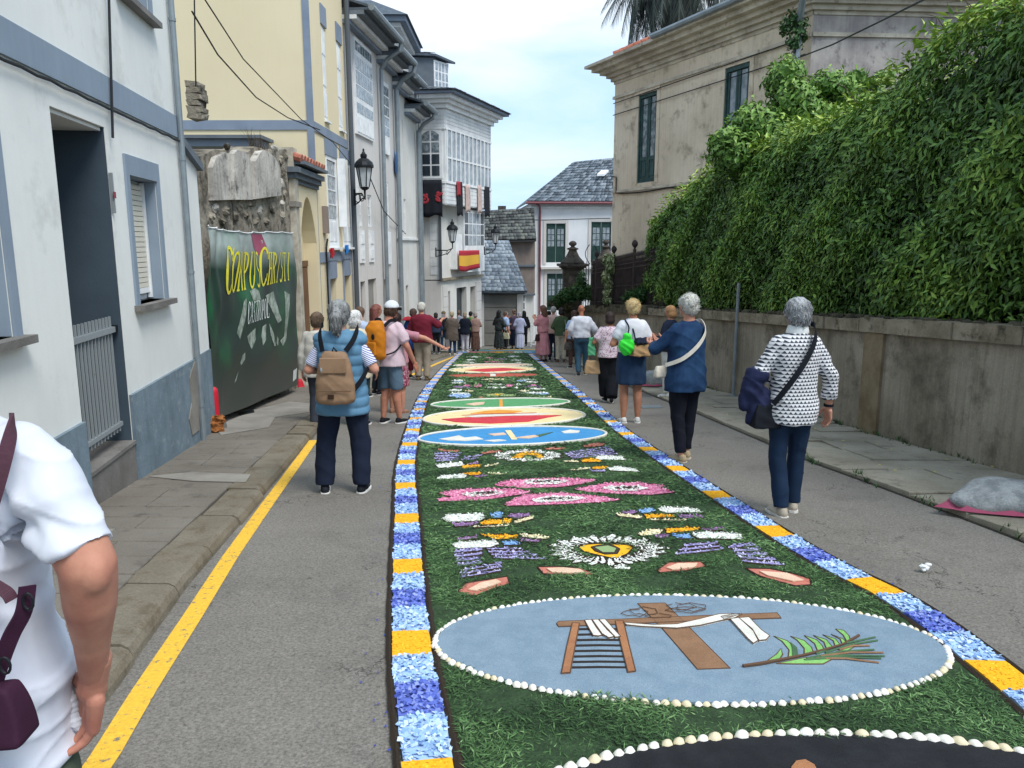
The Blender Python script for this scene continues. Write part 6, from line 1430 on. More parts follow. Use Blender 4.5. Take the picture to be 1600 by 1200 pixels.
for cx, cy, rx, ry in ((420, 105, 55, 14), (460, 98, 60, 16), (620, 78, 60, 14), (660, 80, 65, 16), (520, 118, 60, 8), (640, 92, 80, 12)):
 pts = [c8(cx+rx*math.cos(q*.55+cx)*(1+.15*math.sin(q*2)), cy+ry*math.sin(q*.55+cx)*(1+.3*math.cos(q*3))) for q in range(12)]; mb = MB(); mb.tube([(x, y, gz(y)+.033) for x, y in pts], .002, 4); obj('thorn_twig', mb, SM_OL, t)
# --- black medallion cut by the bottom of the picture
T_ = Vector(gp(1240, 1150));
t = None
LL, RR = T_+Vector((-1.08, -.62)), T_+Vector((1.12, -.52))
c = (LL+RR)/2; tt = thing('medallion', 'black oval medallion edged with large cream shells, nearest to the camera', 'medallion', (c.x, c.y, gz(c.y)), group='oval picture medallions in the flower carpet')
a_, b_ = Vector((1.12, .03)), Vector((0, T_.y-c.y)); P = [c+a_*math.cos(2*math.pi*k/72)+b_*math.sin(2*math.pi*k/72) for k in range(72)]; VOIDS.append([(p.x, p.y) for p in P]); flat('field', [(p.x, p.y) for p in P], .008, .026, SM['blk'], tt)
Q = [c+a_*1.01*math.cos(2*math.pi*k/900)+b_*1.015*math.sin(2*math.pi*k/900) for k in range(901)]; acc = last = 0
for p, q_ in zip(Q, Q[1:]):
 acc += (q_-p).length
 if acc-last >= .046*random.uniform(.85, 1.05): last = acc; inst('shell', random.choice(SHELL), Matrix.Translation((p.x, p.y, gz(p.y)+.022)) @ Matrix.Rotation(math.atan2((p-c).y, (p-c).x)-math.pi/2+random.uniform(-.3, .3), 4, 'Z') @ Matrix.Scale(.046*random.uniform(.85, 1.15), 4), tt)
piece(tt, [gp(x, y) for x, y in ((1236, 1204), (1244, 1194), (1258, 1192), (1272, 1200), (1280, 1215), (1238, 1220))], SM['lbr'], 'picture_fragment', .034, False)
# --- the other ovals
def c3(x, y): return gp(600+x/4.444, 540+y/4.444, .03)
f3 = lambda L_: [c3(*p) for p in L_]
W_ = SM['wht']
t, *_ = oval('medallion', 'sky blue oval medallion with a pale cross bar and birds, third from the camera', (654, 686), (948, 679), (780, 695.5), (830, 667), SM['sky'], W_)
for P, m_ in (([(840, 590), (880, 588), (925, 650), (885, 652)], SM['crm']), ([(380, 650), (440, 640), (520, 625), (560, 640), (640, 632), (690, 650), (560, 662), (440, 658)], W_), ([(690, 660), (800, 652), (850, 658), (760, 668)], W_), ([(900, 640), (1040, 622), (1090, 628), (1000, 645)], SM['pch']),
   ([(1230, 598), (1290, 585), (1360, 592), (1350, 605), (1250, 608)], W_), ([(720, 615), (830, 605), (850, 618), (760, 625)], SM['pch']), ([(1050, 625), (1110, 612), (1175, 600), (1120, 620), (1080, 632)], SM['dgr'])): piece(t, f3(P), m_, 'sand_figure', .034, False)
t, *_ = oval('medallion', 'cream oval medallion with a red robe shape and white dove, fourth from the camera', (662, 655), (914, 649), (770, 666.5), (800, 638.5), SM['crm'], W_)
for P, m_ in (([(400, 512), (560, 500), (900, 487), (1235, 483), (1130, 500), (1000, 528), (740, 541), (500, 531)], SM['red']), ([(600, 472), (700, 455), (800, 447), (960, 455), (900, 466), (780, 470)], SM['org']), ([(560, 492), (700, 478), (900, 475), (1185, 467), (1060, 484), (860, 490), (640, 502)], W_), ([(540, 484), (700, 474), (1060, 466), (900, 476), (700, 480)], SM['rst'])): piece(t, f3(P), m_, 'sand_figure', .034, False)
t, *_ = oval('medallion', 'green oval medallion with a small white bird and orange post, fifth from the camera', (674, 633), (890, 628.5), (780, 638), (800, 623.5), SM['grn'], W_)
for P, m_ in (([(800, 375), (822, 374), (826, 430), (800, 431)], SM['org']), ([(560, 408), (640, 395), (700, 392), (690, 408), (620, 416)], SM['pch'])): piece(t, f3(P), m_, 'sand_figure', .034, False)
t, *_ = oval('medallion', 'brick red thin oval medallion with a white square at its centre', (698, 587.5), (843, 586), (770, 589), (770, 583.5), SM['rst'], None)
piece(t, f3([(738, 196), (775, 196), (776, 211), (738, 212)]), W_, 'white_square', .034, False)
t, *_ = oval('medallion', 'pale cream and red oval medallion far down the carpet, beyond the brick red one', (702, 579), (837, 577), (770, 583), (770, 573), SM['crm'], W_)
piece(t, f3([(560, 170), (700, 160), (830, 155), (985, 164), (860, 174), (700, 182)]), SM['red'], 'sand_figure', .034, False)
t, *_ = oval('medallion', 'thin grey-cream oval medallion, farthest down the carpet', (708, 572.3), (832, 571), (770, 573), (770, 568.5), SM['pch'], W_)
# --- flower motifs
def motif(name, label, cat, F, items, group=None, h=.024):
 x, y = F([items[0][1][0]])[0]; t = thing(name, label, cat, (x, y, gz(y)), group=group)
 for st_, P in items:
  sand = st_[0] in '_~'; key = st_.lstrip('_~'); m_ = SM[key] if st_[0] == '_' else PM[key]; Q = F(P); yy = Q[0][1]
  VOIDS.append(Q); nmk = 'sand_petal' if sand else 'flower_petal'
  o = flat(nmk, Q, .006, h-.006+(.003 if st_ == '~drk' else .005 if st_ == '~grn' else 0), m_, t);
  if st_[0] == '~': a2 = o.data.attributes.new('r', 'FLOAT', 'FACE'); a2.data.foreach_set('value', [.5]*len(o.data.polygons))
  if not sand:
   a2 = o.data.attributes.new('r', 'FLOAT', 'FACE'); a2.data.foreach_set('value', [.5]*len(o.data.polygons)); scatter(Q, 4200 if yy < 6 else 2300 if yy < 9 else 900, .022 if yy < 6 else .028 if yy < 9 else .045, m_, 'petals', o, h-.004, .6, .7)
  if yy < 11: outline(Q, .016, .0075, M['edge'], o)
 return t
def strips(k, quad, n, fill=.68):
 p0, p1, p2, p3 = quad; out_ = []
 for i in range(n):
  a, b_ = i/n, (i+fill)/n; l = lambda p, q, s_: (p[0]+(q[0]-p[0])*s_, p[1]+(q[1]-p[1])*s_)
  A0, A1, B0, B1 = l(p0, p3, a), l(p1, p2, a), l(p0, p3, b_), l(p1, p2, b_); m1, m2 = l(A0, A1, .5), l(B0, B1, .5)
  out_.append((k, [A0, m1, A1, l(A1, B1, .9), m2, B0]))
 return out_
def c5(L_): return [gp(600+x/2.2857, 770+y/2.2857, .03) for x, y in L_]
def c4_(L_): return [gp(620+x/3.478, 670+y/3.478, .03) for x, y in L_]
IG = 'iris motifs laid in petals'
motif('iris_motif', 'upper iris motif in white, purple and yellow petals left of the first daisy', 'flower motif', c5, [('wht', [(208, 88), (220, 74), (290, 70), (355, 68), (366, 84), (340, 97), (225, 100)]), ('pur', [(242, 103), (345, 98), (330, 110), (255, 117)]), ('blu', [(378, 72), (410, 62), (430, 72), (420, 85), (385, 86)]), ('pur', [(435, 80), (450, 70), (520, 68), (525, 77), (470, 88)]),
   ('yel', [(345, 102), (360, 93), (455, 89), (450, 105), (350, 110)]), ('crm', [(462, 97), (500, 84), (530, 78), (538, 86), (500, 97), (470, 106)]), ('crm', [(320, 115), (450, 109), (445, 114), (320, 119)])], IG)
motif('iris_motif', 'lower iris motif with two lavender fans left of the first daisy', 'flower motif', c5, [('pur', [(255, 157), (330, 147), (340, 157), (262, 166)]), ('yel', [(342, 143), (480, 145), (475, 158), (400, 162)]), ('crm', [(482, 141), (540, 143), (587, 153), (580, 161), (490, 153)]), ('wht', [(238, 178), (260, 170), (400, 163), (412, 178), (380, 190), (260, 194)]),
   ('blu', [(418, 168), (480, 166), (492, 180), (430, 183)]), ('pur', [(488, 158), (560, 164), (552, 172), (492, 168)])]+strips('lav', ((246, 200), (352, 190), (352, 252), (262, 262)), 4)+strips('lav', ((272, 268), (425, 240), (410, 280), (275, 302)), 3)+strips('lav', ((362, 190), (475, 190), (600, 238), (395, 232)), 4), IG)
motif('iris_motif', 'upper iris motif in white, blue and yellow petals right of the first daisy', 'flower motif', c5, [('wht', [(978, 52), (1000, 45), (1110, 50), (1142, 66), (1000, 68)]), ('pur', [(850, 66), (890, 56), (905, 66), (880, 73)]), ('blu', [(905, 56), (960, 50), (972, 62), (925, 70)]), ('yel', [(928, 73), (1030, 72), (1045, 82), (940, 86)]), ('pur', [(1045, 71), (1145, 75), (1140, 86), (1060, 86)]),
   ('crm', [(828, 70), (870, 71), (925, 79), (915, 88), (840, 80)]), ('crm', [(942, 89), (1080, 90), (1080, 95), (950, 94)])], IG)
motif('iris_motif', 'lower iris motif with a lavender fan right of the first daisy', 'flower motif', c5, [('crm', [(905, 141), (960, 123), (1000, 126), (985, 143), (920, 150)]), ('yel', [(1005, 121), (1130, 118), (1118, 129), (1010, 140)]), ('pur', [(1125, 123), (1200, 118), (1235, 128), (1150, 130)]), ('pur', [(960, 144), (1012, 142), (1020, 155), (975, 157)]), ('blu', [(1025, 143), (1088, 142), (1105, 158), (1050, 160)]),
   ('wht', [(1095, 140), (1150, 131), (1270, 140), (1282, 162), (1120, 158)])]+strips('lav', ((1075, 177), (1190, 170), (1215, 202), (1035, 222)), 3)+strips('lav', ((1225, 185), (1310, 172), (1440, 262), (1290, 245)), 5), IG)
def daisy(label, F, cx, cy, rx, ry, n, lo, items, a0=0, a1=360):
 it = list(items)
 for k in range(n):
  an = math.radians(a0+(a1-a0)*k/n); w_ = 2.9/n*(a1-a0)/360
  rr = 1+(.09 if k % 2 else -.05); ps = []
  for (q, dw) in ((lo, -w_*.45), (rr*.85, -w_*1.1), (rr, 0), (rr*.85, w_*1.1), (lo, w_*.45)): ps.append((cx+rx*q*math.cos(an+dw), cy+ry*q*math.sin(an+dw)))
  it.append(('wht', ps))
 return motif('daisy_motif', label, 'flower motif', F, it, 'daisy motifs laid in petals')
daisy('large white rayed daisy with a yellow heart centre behind the grey-blue medallion', c5, 795, 200, 212, 52, 38, .52, [('~yel', [(693, 186), (715, 179), (770, 176), (795, 181), (820, 178), (872, 180), (890, 189), (870, 212), (825, 230), (770, 218), (715, 205)]), ('~drk', [(740, 188), (765, 182), (820, 183), (842, 194), (832, 212), (790, 214), (755, 203)]), ('~grn', [(752, 190), (800, 184), (830, 194), (822, 208), (782, 208)]), ('wht', [(808, 266), (840, 250), (870, 256), (884, 269)])])
daisy('smaller white daisy with a yellow arc centre, just before the sky blue medallion', c4_, 712, 142, 185, 30, 26, .5, [('yel', [(630, 155), (650, 133), (690, 118), (740, 116), (780, 128), (800, 152), (775, 160), (745, 140), (705, 136), (670, 158)]), ('grn', [(680, 156), (705, 142), (735, 145), (748, 158), (710, 163)]), ('wht', [(650, 112), (690, 106), (725, 106), (700, 114)])])
for P, Q, lb in (([(262, 345), (290, 316), (440, 292), (449, 318), (380, 340), (330, 361), (300, 358)], [(300, 342), (345, 318), (400, 306), (418, 315), (380, 330), (330, 346)], 'salmon pink sand leaf, leftmost of the four before the daisy'),
   ([(548, 258), (620, 257), (700, 262), (752, 281), (740, 288), (640, 287), (570, 283)], [(580, 267), (640, 264), (700, 270), (722, 284), (640, 283), (600, 280)], 'salmon pink sand leaf, second from the left before the daisy'),
   ([(974, 270), (1015, 242), (1130, 238), (1152, 256), (1080, 272), (985, 279)], [(1008, 264), (1050, 249), (1120, 248), (1112, 262), (1030, 271)], 'salmon pink sand leaf, third from the left before the daisy'),
   ([(1292, 263), (1380, 265), (1460, 282), (1522, 300), (1526, 322), (1470, 326), (1400, 308), (1340, 290)], [(1340, 276), (1440, 284), (1500, 308), (1460, 312), (1370, 292)], 'salmon pink sand leaf, rightmost of the four before the daisy')):
 t_m = motif('sand_leaf', lb, 'sand motif', c5, [('_sal', P)], 'salmon sand leaves before the first daisy'); flat('inner_sand', c5(Q), .02, .027, SM['pch'], t_m)
for P, Q, lb in (([(525, 300), (560, 284), (620, 272), (900, 260), (1095, 268), (1060, 285), (900, 310), (700, 318), (560, 308)], [(650, 290), (700, 277), (760, 272), (900, 270), (960, 280), (880, 300), (720, 303)], 'pink almond-shaped petal flower, farthest of the four pink ones'),
   ([(960, 322), (1040, 305), (1130, 290), (1300, 285), (1470, 302), (1430, 314), (1512, 340), (1380, 353), (1200, 348), (1050, 340)], [(1090, 318), (1200, 303), (1330, 302), (1390, 320), (1300, 338), (1160, 335)], 'pink almond-shaped petal flower, rightmost of the four pink ones'),
   ([(222, 347), (300, 325), (480, 318), (640, 322), (742, 336), (680, 350), (450, 385), (230, 388), (222, 375), (300, 364)], [(330, 350), (420, 335), (560, 332), (620, 340), (500, 365), (380, 370)], 'pink almond-shaped petal flower, leftmost of the four pink ones'),
   ([(575, 402), (640, 372), (700, 350), (900, 340), (1100, 360), (1224, 379), (1130, 392), (900, 405), (600, 413)], [(710, 385), (800, 362), (930, 358), (1060, 370), (960, 390), (740, 402)], 'pink almond-shaped petal flower, nearest of the four pink ones')):
 cx_, cy_ = sum(p[0] for p in Q)/len(Q), sum(p[1] for p in Q)/len(Q)
 motif('pink_flower_motif', lb, 'flower motif', c4_, [('pnk', P)], 'pink almond flowers')
 tq = COL.objects[-1]
 motif('eye_motif', lb.replace('pink almond-shaped petal flower', 'white petal eye inside the pink flower'), 'flower motif', c4_, [('wht', [(cx_+(p[0]-cx_)*.86, cy_+(p[1]-cy_)*.72) for p in Q])], 'white eyes of the pink flowers', h=.031)
 motif('dark_centre_motif', lb.replace('pink almond-shaped petal flower', 'dark petal centre of the pink flower'), 'flower motif', c4_, [('drk', [(cx_+(p[0]-cx_)*.55, cy_+(p[1]-cy_)*.28) for p in Q])], 'dark centres of the pink flowers', h=.036)
motif('iris_motif', 'upper left iris motif beside the smaller daisy', 'flower motif', c4_, [('sal', [(225, 108), (345, 113), (340, 123), (230, 118)]), ('sal', [(450, 130), (500, 118), (570, 112), (575, 119), (470, 133)]), ('wht', [(208, 190), (300, 178), (360, 175), (366, 195), (230, 209)]), ('pur', [(385, 182), (440, 176), (450, 186), (380, 190)]), ('yel', [(350, 200), (370, 191), (460, 189), (455, 205), (360, 211)]), ('crm', [(470, 195), (555, 180), (555, 188), (480, 204)])]+strips('lav', ((205, 125), (350, 126), (330, 172), (210, 178)), 4)+strips('lav', ((360, 150), (470, 132), (430, 166), (340, 172)), 2), IG)
motif('iris_motif', 'lower left iris motif between the smaller daisy and the pink flowers', 'flower motif', c4_, [('wht', [(213, 262), (240, 247), (390, 240), (370, 262), (220, 271)]), ('yel', [(335, 235), (465, 230), (450, 245), (400, 248)]), ('pur', [(410, 252), (470, 243), (520, 247), (440, 261)]), ('crm', [(480, 232), (595, 236), (590, 243), (510, 243)])], IG)
motif('iris_motif', 'upper right iris motif beside the smaller daisy', 'flower motif', c4_, [('sal', [(1010, 87), (1090, 72), (1130, 75), (1120, 88), (1020, 96)]), ('sal', [(800, 100), (910, 98), (925, 108), (810, 108)]), ('wht', [(1070, 152), (1100, 138), (1220, 145), (1252, 165), (1100, 165)]), ('yel', [(1000, 167), (1020, 156), (1095, 160), (1120, 173), (1010, 177)]), ('crm', [(895, 165), (990, 168), (985, 177), (900, 173)])]+strips('lav', ((900, 125), (1150, 92), (1200, 136), (960, 160)), 5), IG)
motif('iris_motif', 'lower right iris motif between the smaller daisy and the pink flowers', 'flower motif', c4_, [('crm', [(938, 221), (1000, 208), (1052, 203), (1055, 211), (960, 224)]), ('yel', [(1058, 206), (1080, 198), (1150, 198), (1140, 212), (1070, 216)]), ('wht', [(1145, 207), (1200, 198), (1300, 210), (1326, 229), (1160, 222)]), ('lav', [(1050, 219), (1140, 217), (1130, 228), (1060, 228)])], IG)
far = [('lt', 438, 345, 605, 22), ('wht', 445, 330, 600, 9), ('wht', 440, 308, 545, 8), ('crm', 550, 312, 640, 5), ('grn', 670, 340, 920, 14), ('yel', 740, 338, 840, 12), ('wht', 930, 325, 1150, 8), ('blu', 1030, 330, 1150, 6), ('wht', 1010, 298, 1125, 8), ('crm', 920, 312, 1010, 4), ('sal', 640, 358, 720, 3), ('crm', 1100, 355, 1170, 3)]
motif('flower_band', 'band of small white, blue and yellow petal flowers behind the green medallion', 'flower band', f3, [(k, [(x0, y), ((x0+x1)/2, y-h*.7), (x1, y-h*.2), (x1-15, y+h*.5), ((x0+x1)/2, y+h*.8)]) for k, x0, y, x1, h in far])
far = [('pur', 460, 285, 620, 9), ('pnk', 620, 278, 680, 14), ('wht', 700, 268, 840, 5), ('pnk', 840, 275, 900, 14), ('wht', 900, 268, 960, 6), ('pur', 960, 282, 1090, 8), ('wht', 690, 288, 850, 6), ('wht', 900, 290, 950, 4), ('pnk', 540, 275, 600, 6), ('pnk', 1000, 272, 1060, 6)]
motif('flower_band', 'band of pink and white petal flowers midway down the carpet', 'flower band', f3, [(k, [(x0, y), ((x0+x1)/2, y-h*.8), (x1, y-h*.2), (x1-15, y+h*.5), ((x0+x1)/2, y+h*.8)]) for k, x0, y, x1, h in far])
far = [('wht', 460, 240, 590, 6), ('wht', 455, 258, 570, 5), ('lt', 470, 250, 560, 4), ('crm', 670, 232, 840, 5), ('wht', 930, 234, 1060, 5), ('wht', 965, 250, 1075, 5), ('lt', 900, 242, 1000, 4), ('crm', 700, 245, 780, 3)]
motif('flower_band', 'band of white petal streaks just before the brick red medallion', 'flower band', f3, [(k, [(x0, y), ((x0+x1)/2, y-h*.8), (x1, y-h*.2), (x1-15, y+h*.5), ((x0+x1)/2, y+h*.8)]) for k, x0, y, x1, h in far])
far = [('wht', 565, 78, 680, 5), ('wht', 550, 98, 640, 4), ('wht', 540, 115, 650, 4), ('pnk', 700, 85, 760, 5), ('pur', 760, 92, 860, 5), ('wht', 860, 75, 945, 5), ('lav', 850, 72, 940, 3), ('wht', 870, 100, 960, 4), ('wht', 900, 115, 975, 4), ('pnk', 680, 112, 830, 4), ('grn', 700, 100, 840, 4)]
motif('flower_band', 'farthest band of white and pink petal flowers on the carpet', 'flower band', f3, [(k, [(x0, y), ((x0+x1)/2, y-h*.8), (x1, y-h*.2), (x1-15, y+h*.5), ((x0+x1)/2, y+h*.8)]) for k, x0, y, x1, h in far])
# --- loose cut leaves all over the bed
carpet = bpy.data.objects['flower_carpet']
def blades(y0, y1, dens, size, wid):
 xa, xb = -2.2, 2.3; n = int((xb-xa)*(y1-y0)*dens); X = rng.uniform(xa, xb, n); Y_ = rng.uniform(y0, y1, n)
 lx = np.interp(Y_, [p.y for p in LI], [p.x for p in LI]); rx = np.interp(Y_, [p.y for p in RI], [p.x for p in RI]); k = (X > lx+.012) & (X < rx-.012)
 for P in VOIDS:
  ys = [p[1] for p in P]
  if max(ys) < y0 or min(ys) > y1: continue
  cx = sum(p[0] for p in P)/len(P); cy = sum(ys)/len(P); k &= ~pin([(cx+(p[0]-cx)*.995, cy+(p[1]-cy)*.99) for p in P], X, Y_)
 X, Y_ = X[k], Y_[k]; n = len(X); az = rng.uniform(0, 2*np.pi, n); el = rng.uniform(-.1, .24, n); L_ = (size*rng.uniform(.5, 1.4, n))[:, None]
 T = np.stack([np.cos(az)*np.cos(el), np.sin(az)*np.cos(el), np.sin(el)], 1); S_ = np.stack([-np.sin(az), np.cos(az), rng.uniform(-.6, .6, n)], 1)
 bump_ = .006*(np.sin(X*9+Y_*4)+np.sin(Y_*13-X*5)); C_ = np.stack([X, Y_, -SL*Y_+.014+bump_+rng.uniform(0, .008, n)], 1)
 a, b, c, d = C_, C_+T*L_*.5+S_*L_*wid*.5, C_+T*L_, C_+T*L_*.5-S_*L_*wid*.5
 V = np.stack([a, b, c, d], 1).reshape(-1, 3); i = np.arange(n)*4; F_ = np.concatenate([np.stack([i, i+1, i+2], 1), np.stack([i, i+2, i+3], 1)])
 r = np.clip(.35+.25*np.sin(X*6+np.sin(Y_*5)*2)*np.sin(Y_*4.3)+rng.normal(size=n)*.22, 0, 1)
 obj('cut_leaves', np_mesh('cut_leaves', V, F_, M['blade'], np.concatenate([r, r])), None, carpet, kind='stuff')
blades(1.9, 4.6, 13500, .034, .12); blades(4.6, 8, 5200, .045, .15); blades(8, 15, 2000, .065, .2); blades(15, 29.3, 500, .11, .28)
# strays on the road
mb = MB();
for k in range(90):
 s_ = random.random()**1.5; y = 2.4+s_*9; x = np.interp(y, [p.y for p in LOs], [p.x for p in LOs])-abs(random.gauss(0, .05))-.01 if random.random() < .5 else np.interp(y, [p.y for p in ROs], [p.x for p in ROs])+abs(random.gauss(0, .06))+.01
 a = random.uniform(0, 6.3); l = .012; z = gz(y)+.006; mb.add([(x, y, z), (x+l*math.cos(a), y+l*math.sin(a), z+.004), (x+l*math.cos(a+1.4), y+l*math.sin(a+1.4), z+.003)], [(0, 1, 2)])
obj('stray_petals', mb, PM['dk'], carpet, kind='stuff')
# ================================================================ PEOPLE
def remesh(mb, vox, sm=4, name='m', fac=.5):
 me = mb.mesh(name); o = bpy.data.objects.new('tmp', me); COL.objects.link(o)
 r = o.modifiers.new('r', 'REMESH'); r.mode = 'VOXEL'; r.voxel_size = vox; r.use_smooth_shade = True
 if sm: s_ = o.modifiers.new('s', 'SMOOTH'); s_.iterations = sm; s_.factor = fac
 dg = bpy.context.evaluated_depsgraph_get(); ne = bpy.data.meshes.new_from_object(o.evaluated_get(dg)); ne.name = name
 bpy.data.objects.remove(o); bpy.data.meshes.remove(me); return ne
def joinm(ms, name):
 V, F_ = [], []; b = 0
 for m_ in ms:
  n = len(m_.vertices); c = np.empty(n*3, np.float32); m_.vertices.foreach_get('co', c); V.append(c.reshape(-1, 3))
  for p in m_.polygons: F_.append(tuple(b+i for i in p.vertices))
  b += n
 me = bpy.data.meshes.new(name); me.from_pydata(np.concatenate(V).tolist(), [], F_); me.polygons.foreach_set('use_smooth', [True]*len(F_)); me.update(); return me
def disp(me, fn):
 n = len(me.vertices); c = np.empty(n*3, np.float32); me.vertices.foreach_get('co', c); c = c.reshape(-1, 3)
 nr = np.empty(n*3, np.float32); me.vertices.foreach_get('normal', nr); nr = nr.reshape(-1, 3)
 c = c+nr*fn(c, nr)[:, None]; me.vertices.foreach_set('co', c.ravel()); me.update()
def folds(amp, ph=0.0, fr=1.0):
 def fn(c, n):
  x, y, z = c[:, 0]*fr, c[:, 1]*fr, c[:, 2]*fr
  q = np.sin(z*23+x*19*np.sin(z*4+ph)+ph*3+y*9)+.7*np.sin(x*38-z*16+np.sin(z*9+ph)*2+ph)+.5*np.sin(z*47+x*21+y*31+ph*5)+.6*np.sin((x+z)*13+y*7-ph)
  r_ = 1-np.abs(np.sin(z*15+x*11*np.cos(ph)+y*8+1.5*np.sin(x*12+z*7+ph)))**.5
  return amp*(q*.38+r_*1.1-.4)
 return fn
def puff(per, amp):
 def fn(c, n):
  side = 1-np.abs(n[:, 2])*.7
  return amp*(np.abs(np.sin(np.pi*(c[:, 2]+.015*np.sin(c[:, 0]*9))/per))**.55-.6)*side+.0015*np.sin(c[:, 0]*60+c[:, 2]*30)
 return fn
def rings(mb, secs, n=20):                        # (z, cx, cy, rx, ry)
 vs, fs = [], []
 for z, cx, cy, rx, ry in secs:
  for k in range(n):
   a = 2*math.pi*k/n; c_, s_ = math.cos(a), math.sin(a); e = .82
   vs.append((cx+rx*math.copysign(abs(c_)**e, c_), cy+ry*math.copysign(abs(s_)**e, s_), z))
 for i in range(len(secs)-1):
  for k in range(n): k2 = (k+1) % n; fs.append((i*n+k, i*n+k2, (i+1)*n+k2, (i+1)*n+k))
 fs.append(tuple(range(n-1, -1, -1))); fs.append(tuple((len(secs)-1)*n+k for k in range(n)))
 if secs[0][0] > secs[-1][0]: fs = [f[::-1] for f in fs]
 return mb.add(vs, fs)
def limb(mb, pts, rs, n=10):
 P = [Vector(p) for p in pts]; Q, R2 = [], []
 for i in range(len(P)-1):
  for k in range(4): f = k/4; Q.append(P[i].lerp(P[i+1], f)); R2.append(rs[i]*(1-f)+rs[i+1]*f)
 Q.append(P[-1]); R2.append(rs[-1])
 mb.tube(Q, R2, n)
 for p, r in zip(P, rs): mb.ell(p, (r*.99, r*.99, r*.99), n, 6)
def part_path(S, E, W, f):
 S, E, W = Vector(S), Vector(E), Vector(W)
 return ([S, S.lerp(E, f)], 1) if f <= 1 else ([S, E, E.lerp(W, f-1)], 2)
def hand_mesh(W, dirv, side, sc, vox, curl=.5, palm_n=None, grip=False):
 """palm and five fingers; dirv = direction of the hand, side = +1 right hand"""
 d = Vector(dirv).normalized(); up = Vector(palm_n) if palm_n else Vector((side, 0, 0)); up = (up-d*up.dot(d)).normalized(); s_ = d.cross(up)*(-side)   # s_: towards the thumb
 mb = MB(); W = Vector(W); pl = .095*sc
 limb(mb, [W-d*.05*sc, W, W+d*.02*sc], [.026*sc, .025*sc, .027*sc], 10)
 for k in range(4):
  off = (.034-.0225*k)*sc; base = W+d*.03*sc+s_*off*.7; kn = W+d*pl*(1 if k in (1, 2) else .95)+s_*off
  limb(mb, [base, kn], [.017*sc, .0125*sc], 8)
  ln = (.074, .082, .077, .06)[k]*sc; p = kn; dd = d.copy(); pts = [p]; rs = [.0098*sc]
  for j, fr in enumerate((.45, .3, .25)):
   ang = curl*(.55, .9, .7)[j]*(1+.12*k); dd = (dd*math.cos(ang)-up*math.sin(ang)).normalized(); p = p+dd*ln*fr; pts.append(p); rs.append((.0088, .008, .0068)[j]*sc)
  limb(mb, pts, rs, 8)
 tb = W+d*.02*sc+s_*.024*sc; t1 = tb+(d*.6+s_*.75-up*.2).normalized()*.045*sc; t2 = t1+(d*.9+s_*.2-up*.4*(1+curl)).normalized()*.032*sc; t3 = t2+(d*.9-up*.5*(1+curl)).normalized()*.026*sc
 limb(mb, [tb, t1, t2, t3], [.017*sc, .0125*sc, .0115*sc, .009*sc], 8)
 return remesh(mb, vox, 2, 'hand')
SKIN = {}
def skinm(c='c58f78'):
 if c not in SKIN:
  m_ = mat('skin_'+c, c, .55, var=(22, tuple(v*.86 for v in hx(c)), .4, .65), bump=(180, .15, .002)); m_.node_tree.nodes['Principled BSDF'].inputs['Subsurface Weight'].default_value = .08
  m_.node_tree.nodes['Principled BSDF'].inputs['Subsurface Radius'].default_value = (.01, .004, .002); SKIN[c] = m_
 return SKIN[c]
FAB = {}
def fab(c, rough=.9, weave=260, c2=None):
 k = (c, rough, weave, c2)
 if k not in FAB: FAB[k] = mat('fabric_'+c, c, rough, var=(5, c2 or tuple(v*.8 for v in hx(c)), .4, .65), bump=(weave, .35, .0015), grain=(140, .1), spec=.15)
 return FAB[k]
def pattern(name, base, fn):
 m_ = mat(name, base, .85, bump=(200, .3, .0015)); t_ = m_.node_tree; b = t_.nodes['Principled BSDF']
 c = t_.nodes.new('ShaderNodeTexCoord'); sp_ = t_.nodes.new('ShaderNodeSeparateXYZ'); t_.links.new(c.outputs['Object'], sp_.inputs[0])
 def mth(op, a, b2=None, cl=False):
  q = t_.nodes.new('ShaderNodeMath'); q.operation = op; q.use_clamp = cl
  for i, v in enumerate((a, b2)):
   if v is None: continue
   if isinstance(v, (int, float)): q.inputs[i].default_value = v
   else: t_.links.new(v, q.inputs[i])
  return q.outputs[0]
 f, c2 = fn(t_, mth, sp_, c.outputs['Object']); mx_ = t_.nodes.new('ShaderNodeMix'); mx_.data_type = 'RGBA'; mx_.inputs['A'].default_value = c4(base); mx_.inputs['B'].default_value = c4(c2)
 t_.links.new(f, mx_.inputs['Factor']); t_.links.new(mx_.outputs['Result'], b.inputs['Base Color']); return m_
def p_tri(t_, mth, sp_, co):                      # rows of dark winged triangles on white
 q = .026; x = mth('ADD', sp_.outputs['X'], mth('MULTIPLY', sp_.outputs['Y'], .35)); z = mth('DIVIDE', sp_.outputs['Z'], q); row_i = mth('FLOOR', z); fz_ = mth('SUBTRACT', z, row_i)
 xx = mth('ADD', mth('DIVIDE', x, q*1.15), mth('MULTIPLY', row_i, .5)); fx = mth('ABSOLUTE', mth('SUBTRACT', mth('SUBTRACT', xx, mth('FLOOR', xx)), .5))
 tri = mth('LESS_THAN', mth('ADD', mth('MULTIPLY', fx, 1.55), fz_), .86); bar = mth('LESS_THAN', mth('ADD', mth('MULTIPLY', fx, .35), mth('ABSOLUTE', mth('SUBTRACT', fz_, .3))), .2)
 return mth('MULTIPLY', mth('MAXIMUM', tri, bar), mth('GREATER_THAN', fz_, .1)), '363b48'
def p_flor(c2, sc=28, th=.55):
 def fn(t_, mth, sp_, co):
  n_ = t_.nodes.new('ShaderNodeTexNoise'); n_.inputs['Scale'].default_value = sc; n_.inputs['Detail'].default_value = 2; n_.inputs['Distortion'].default_value = 1.5; t_.links.new(co, n_.inputs['Vector']); return mth('GREATER_THAN', n_.outputs['Fac'], th), c2
 return fn
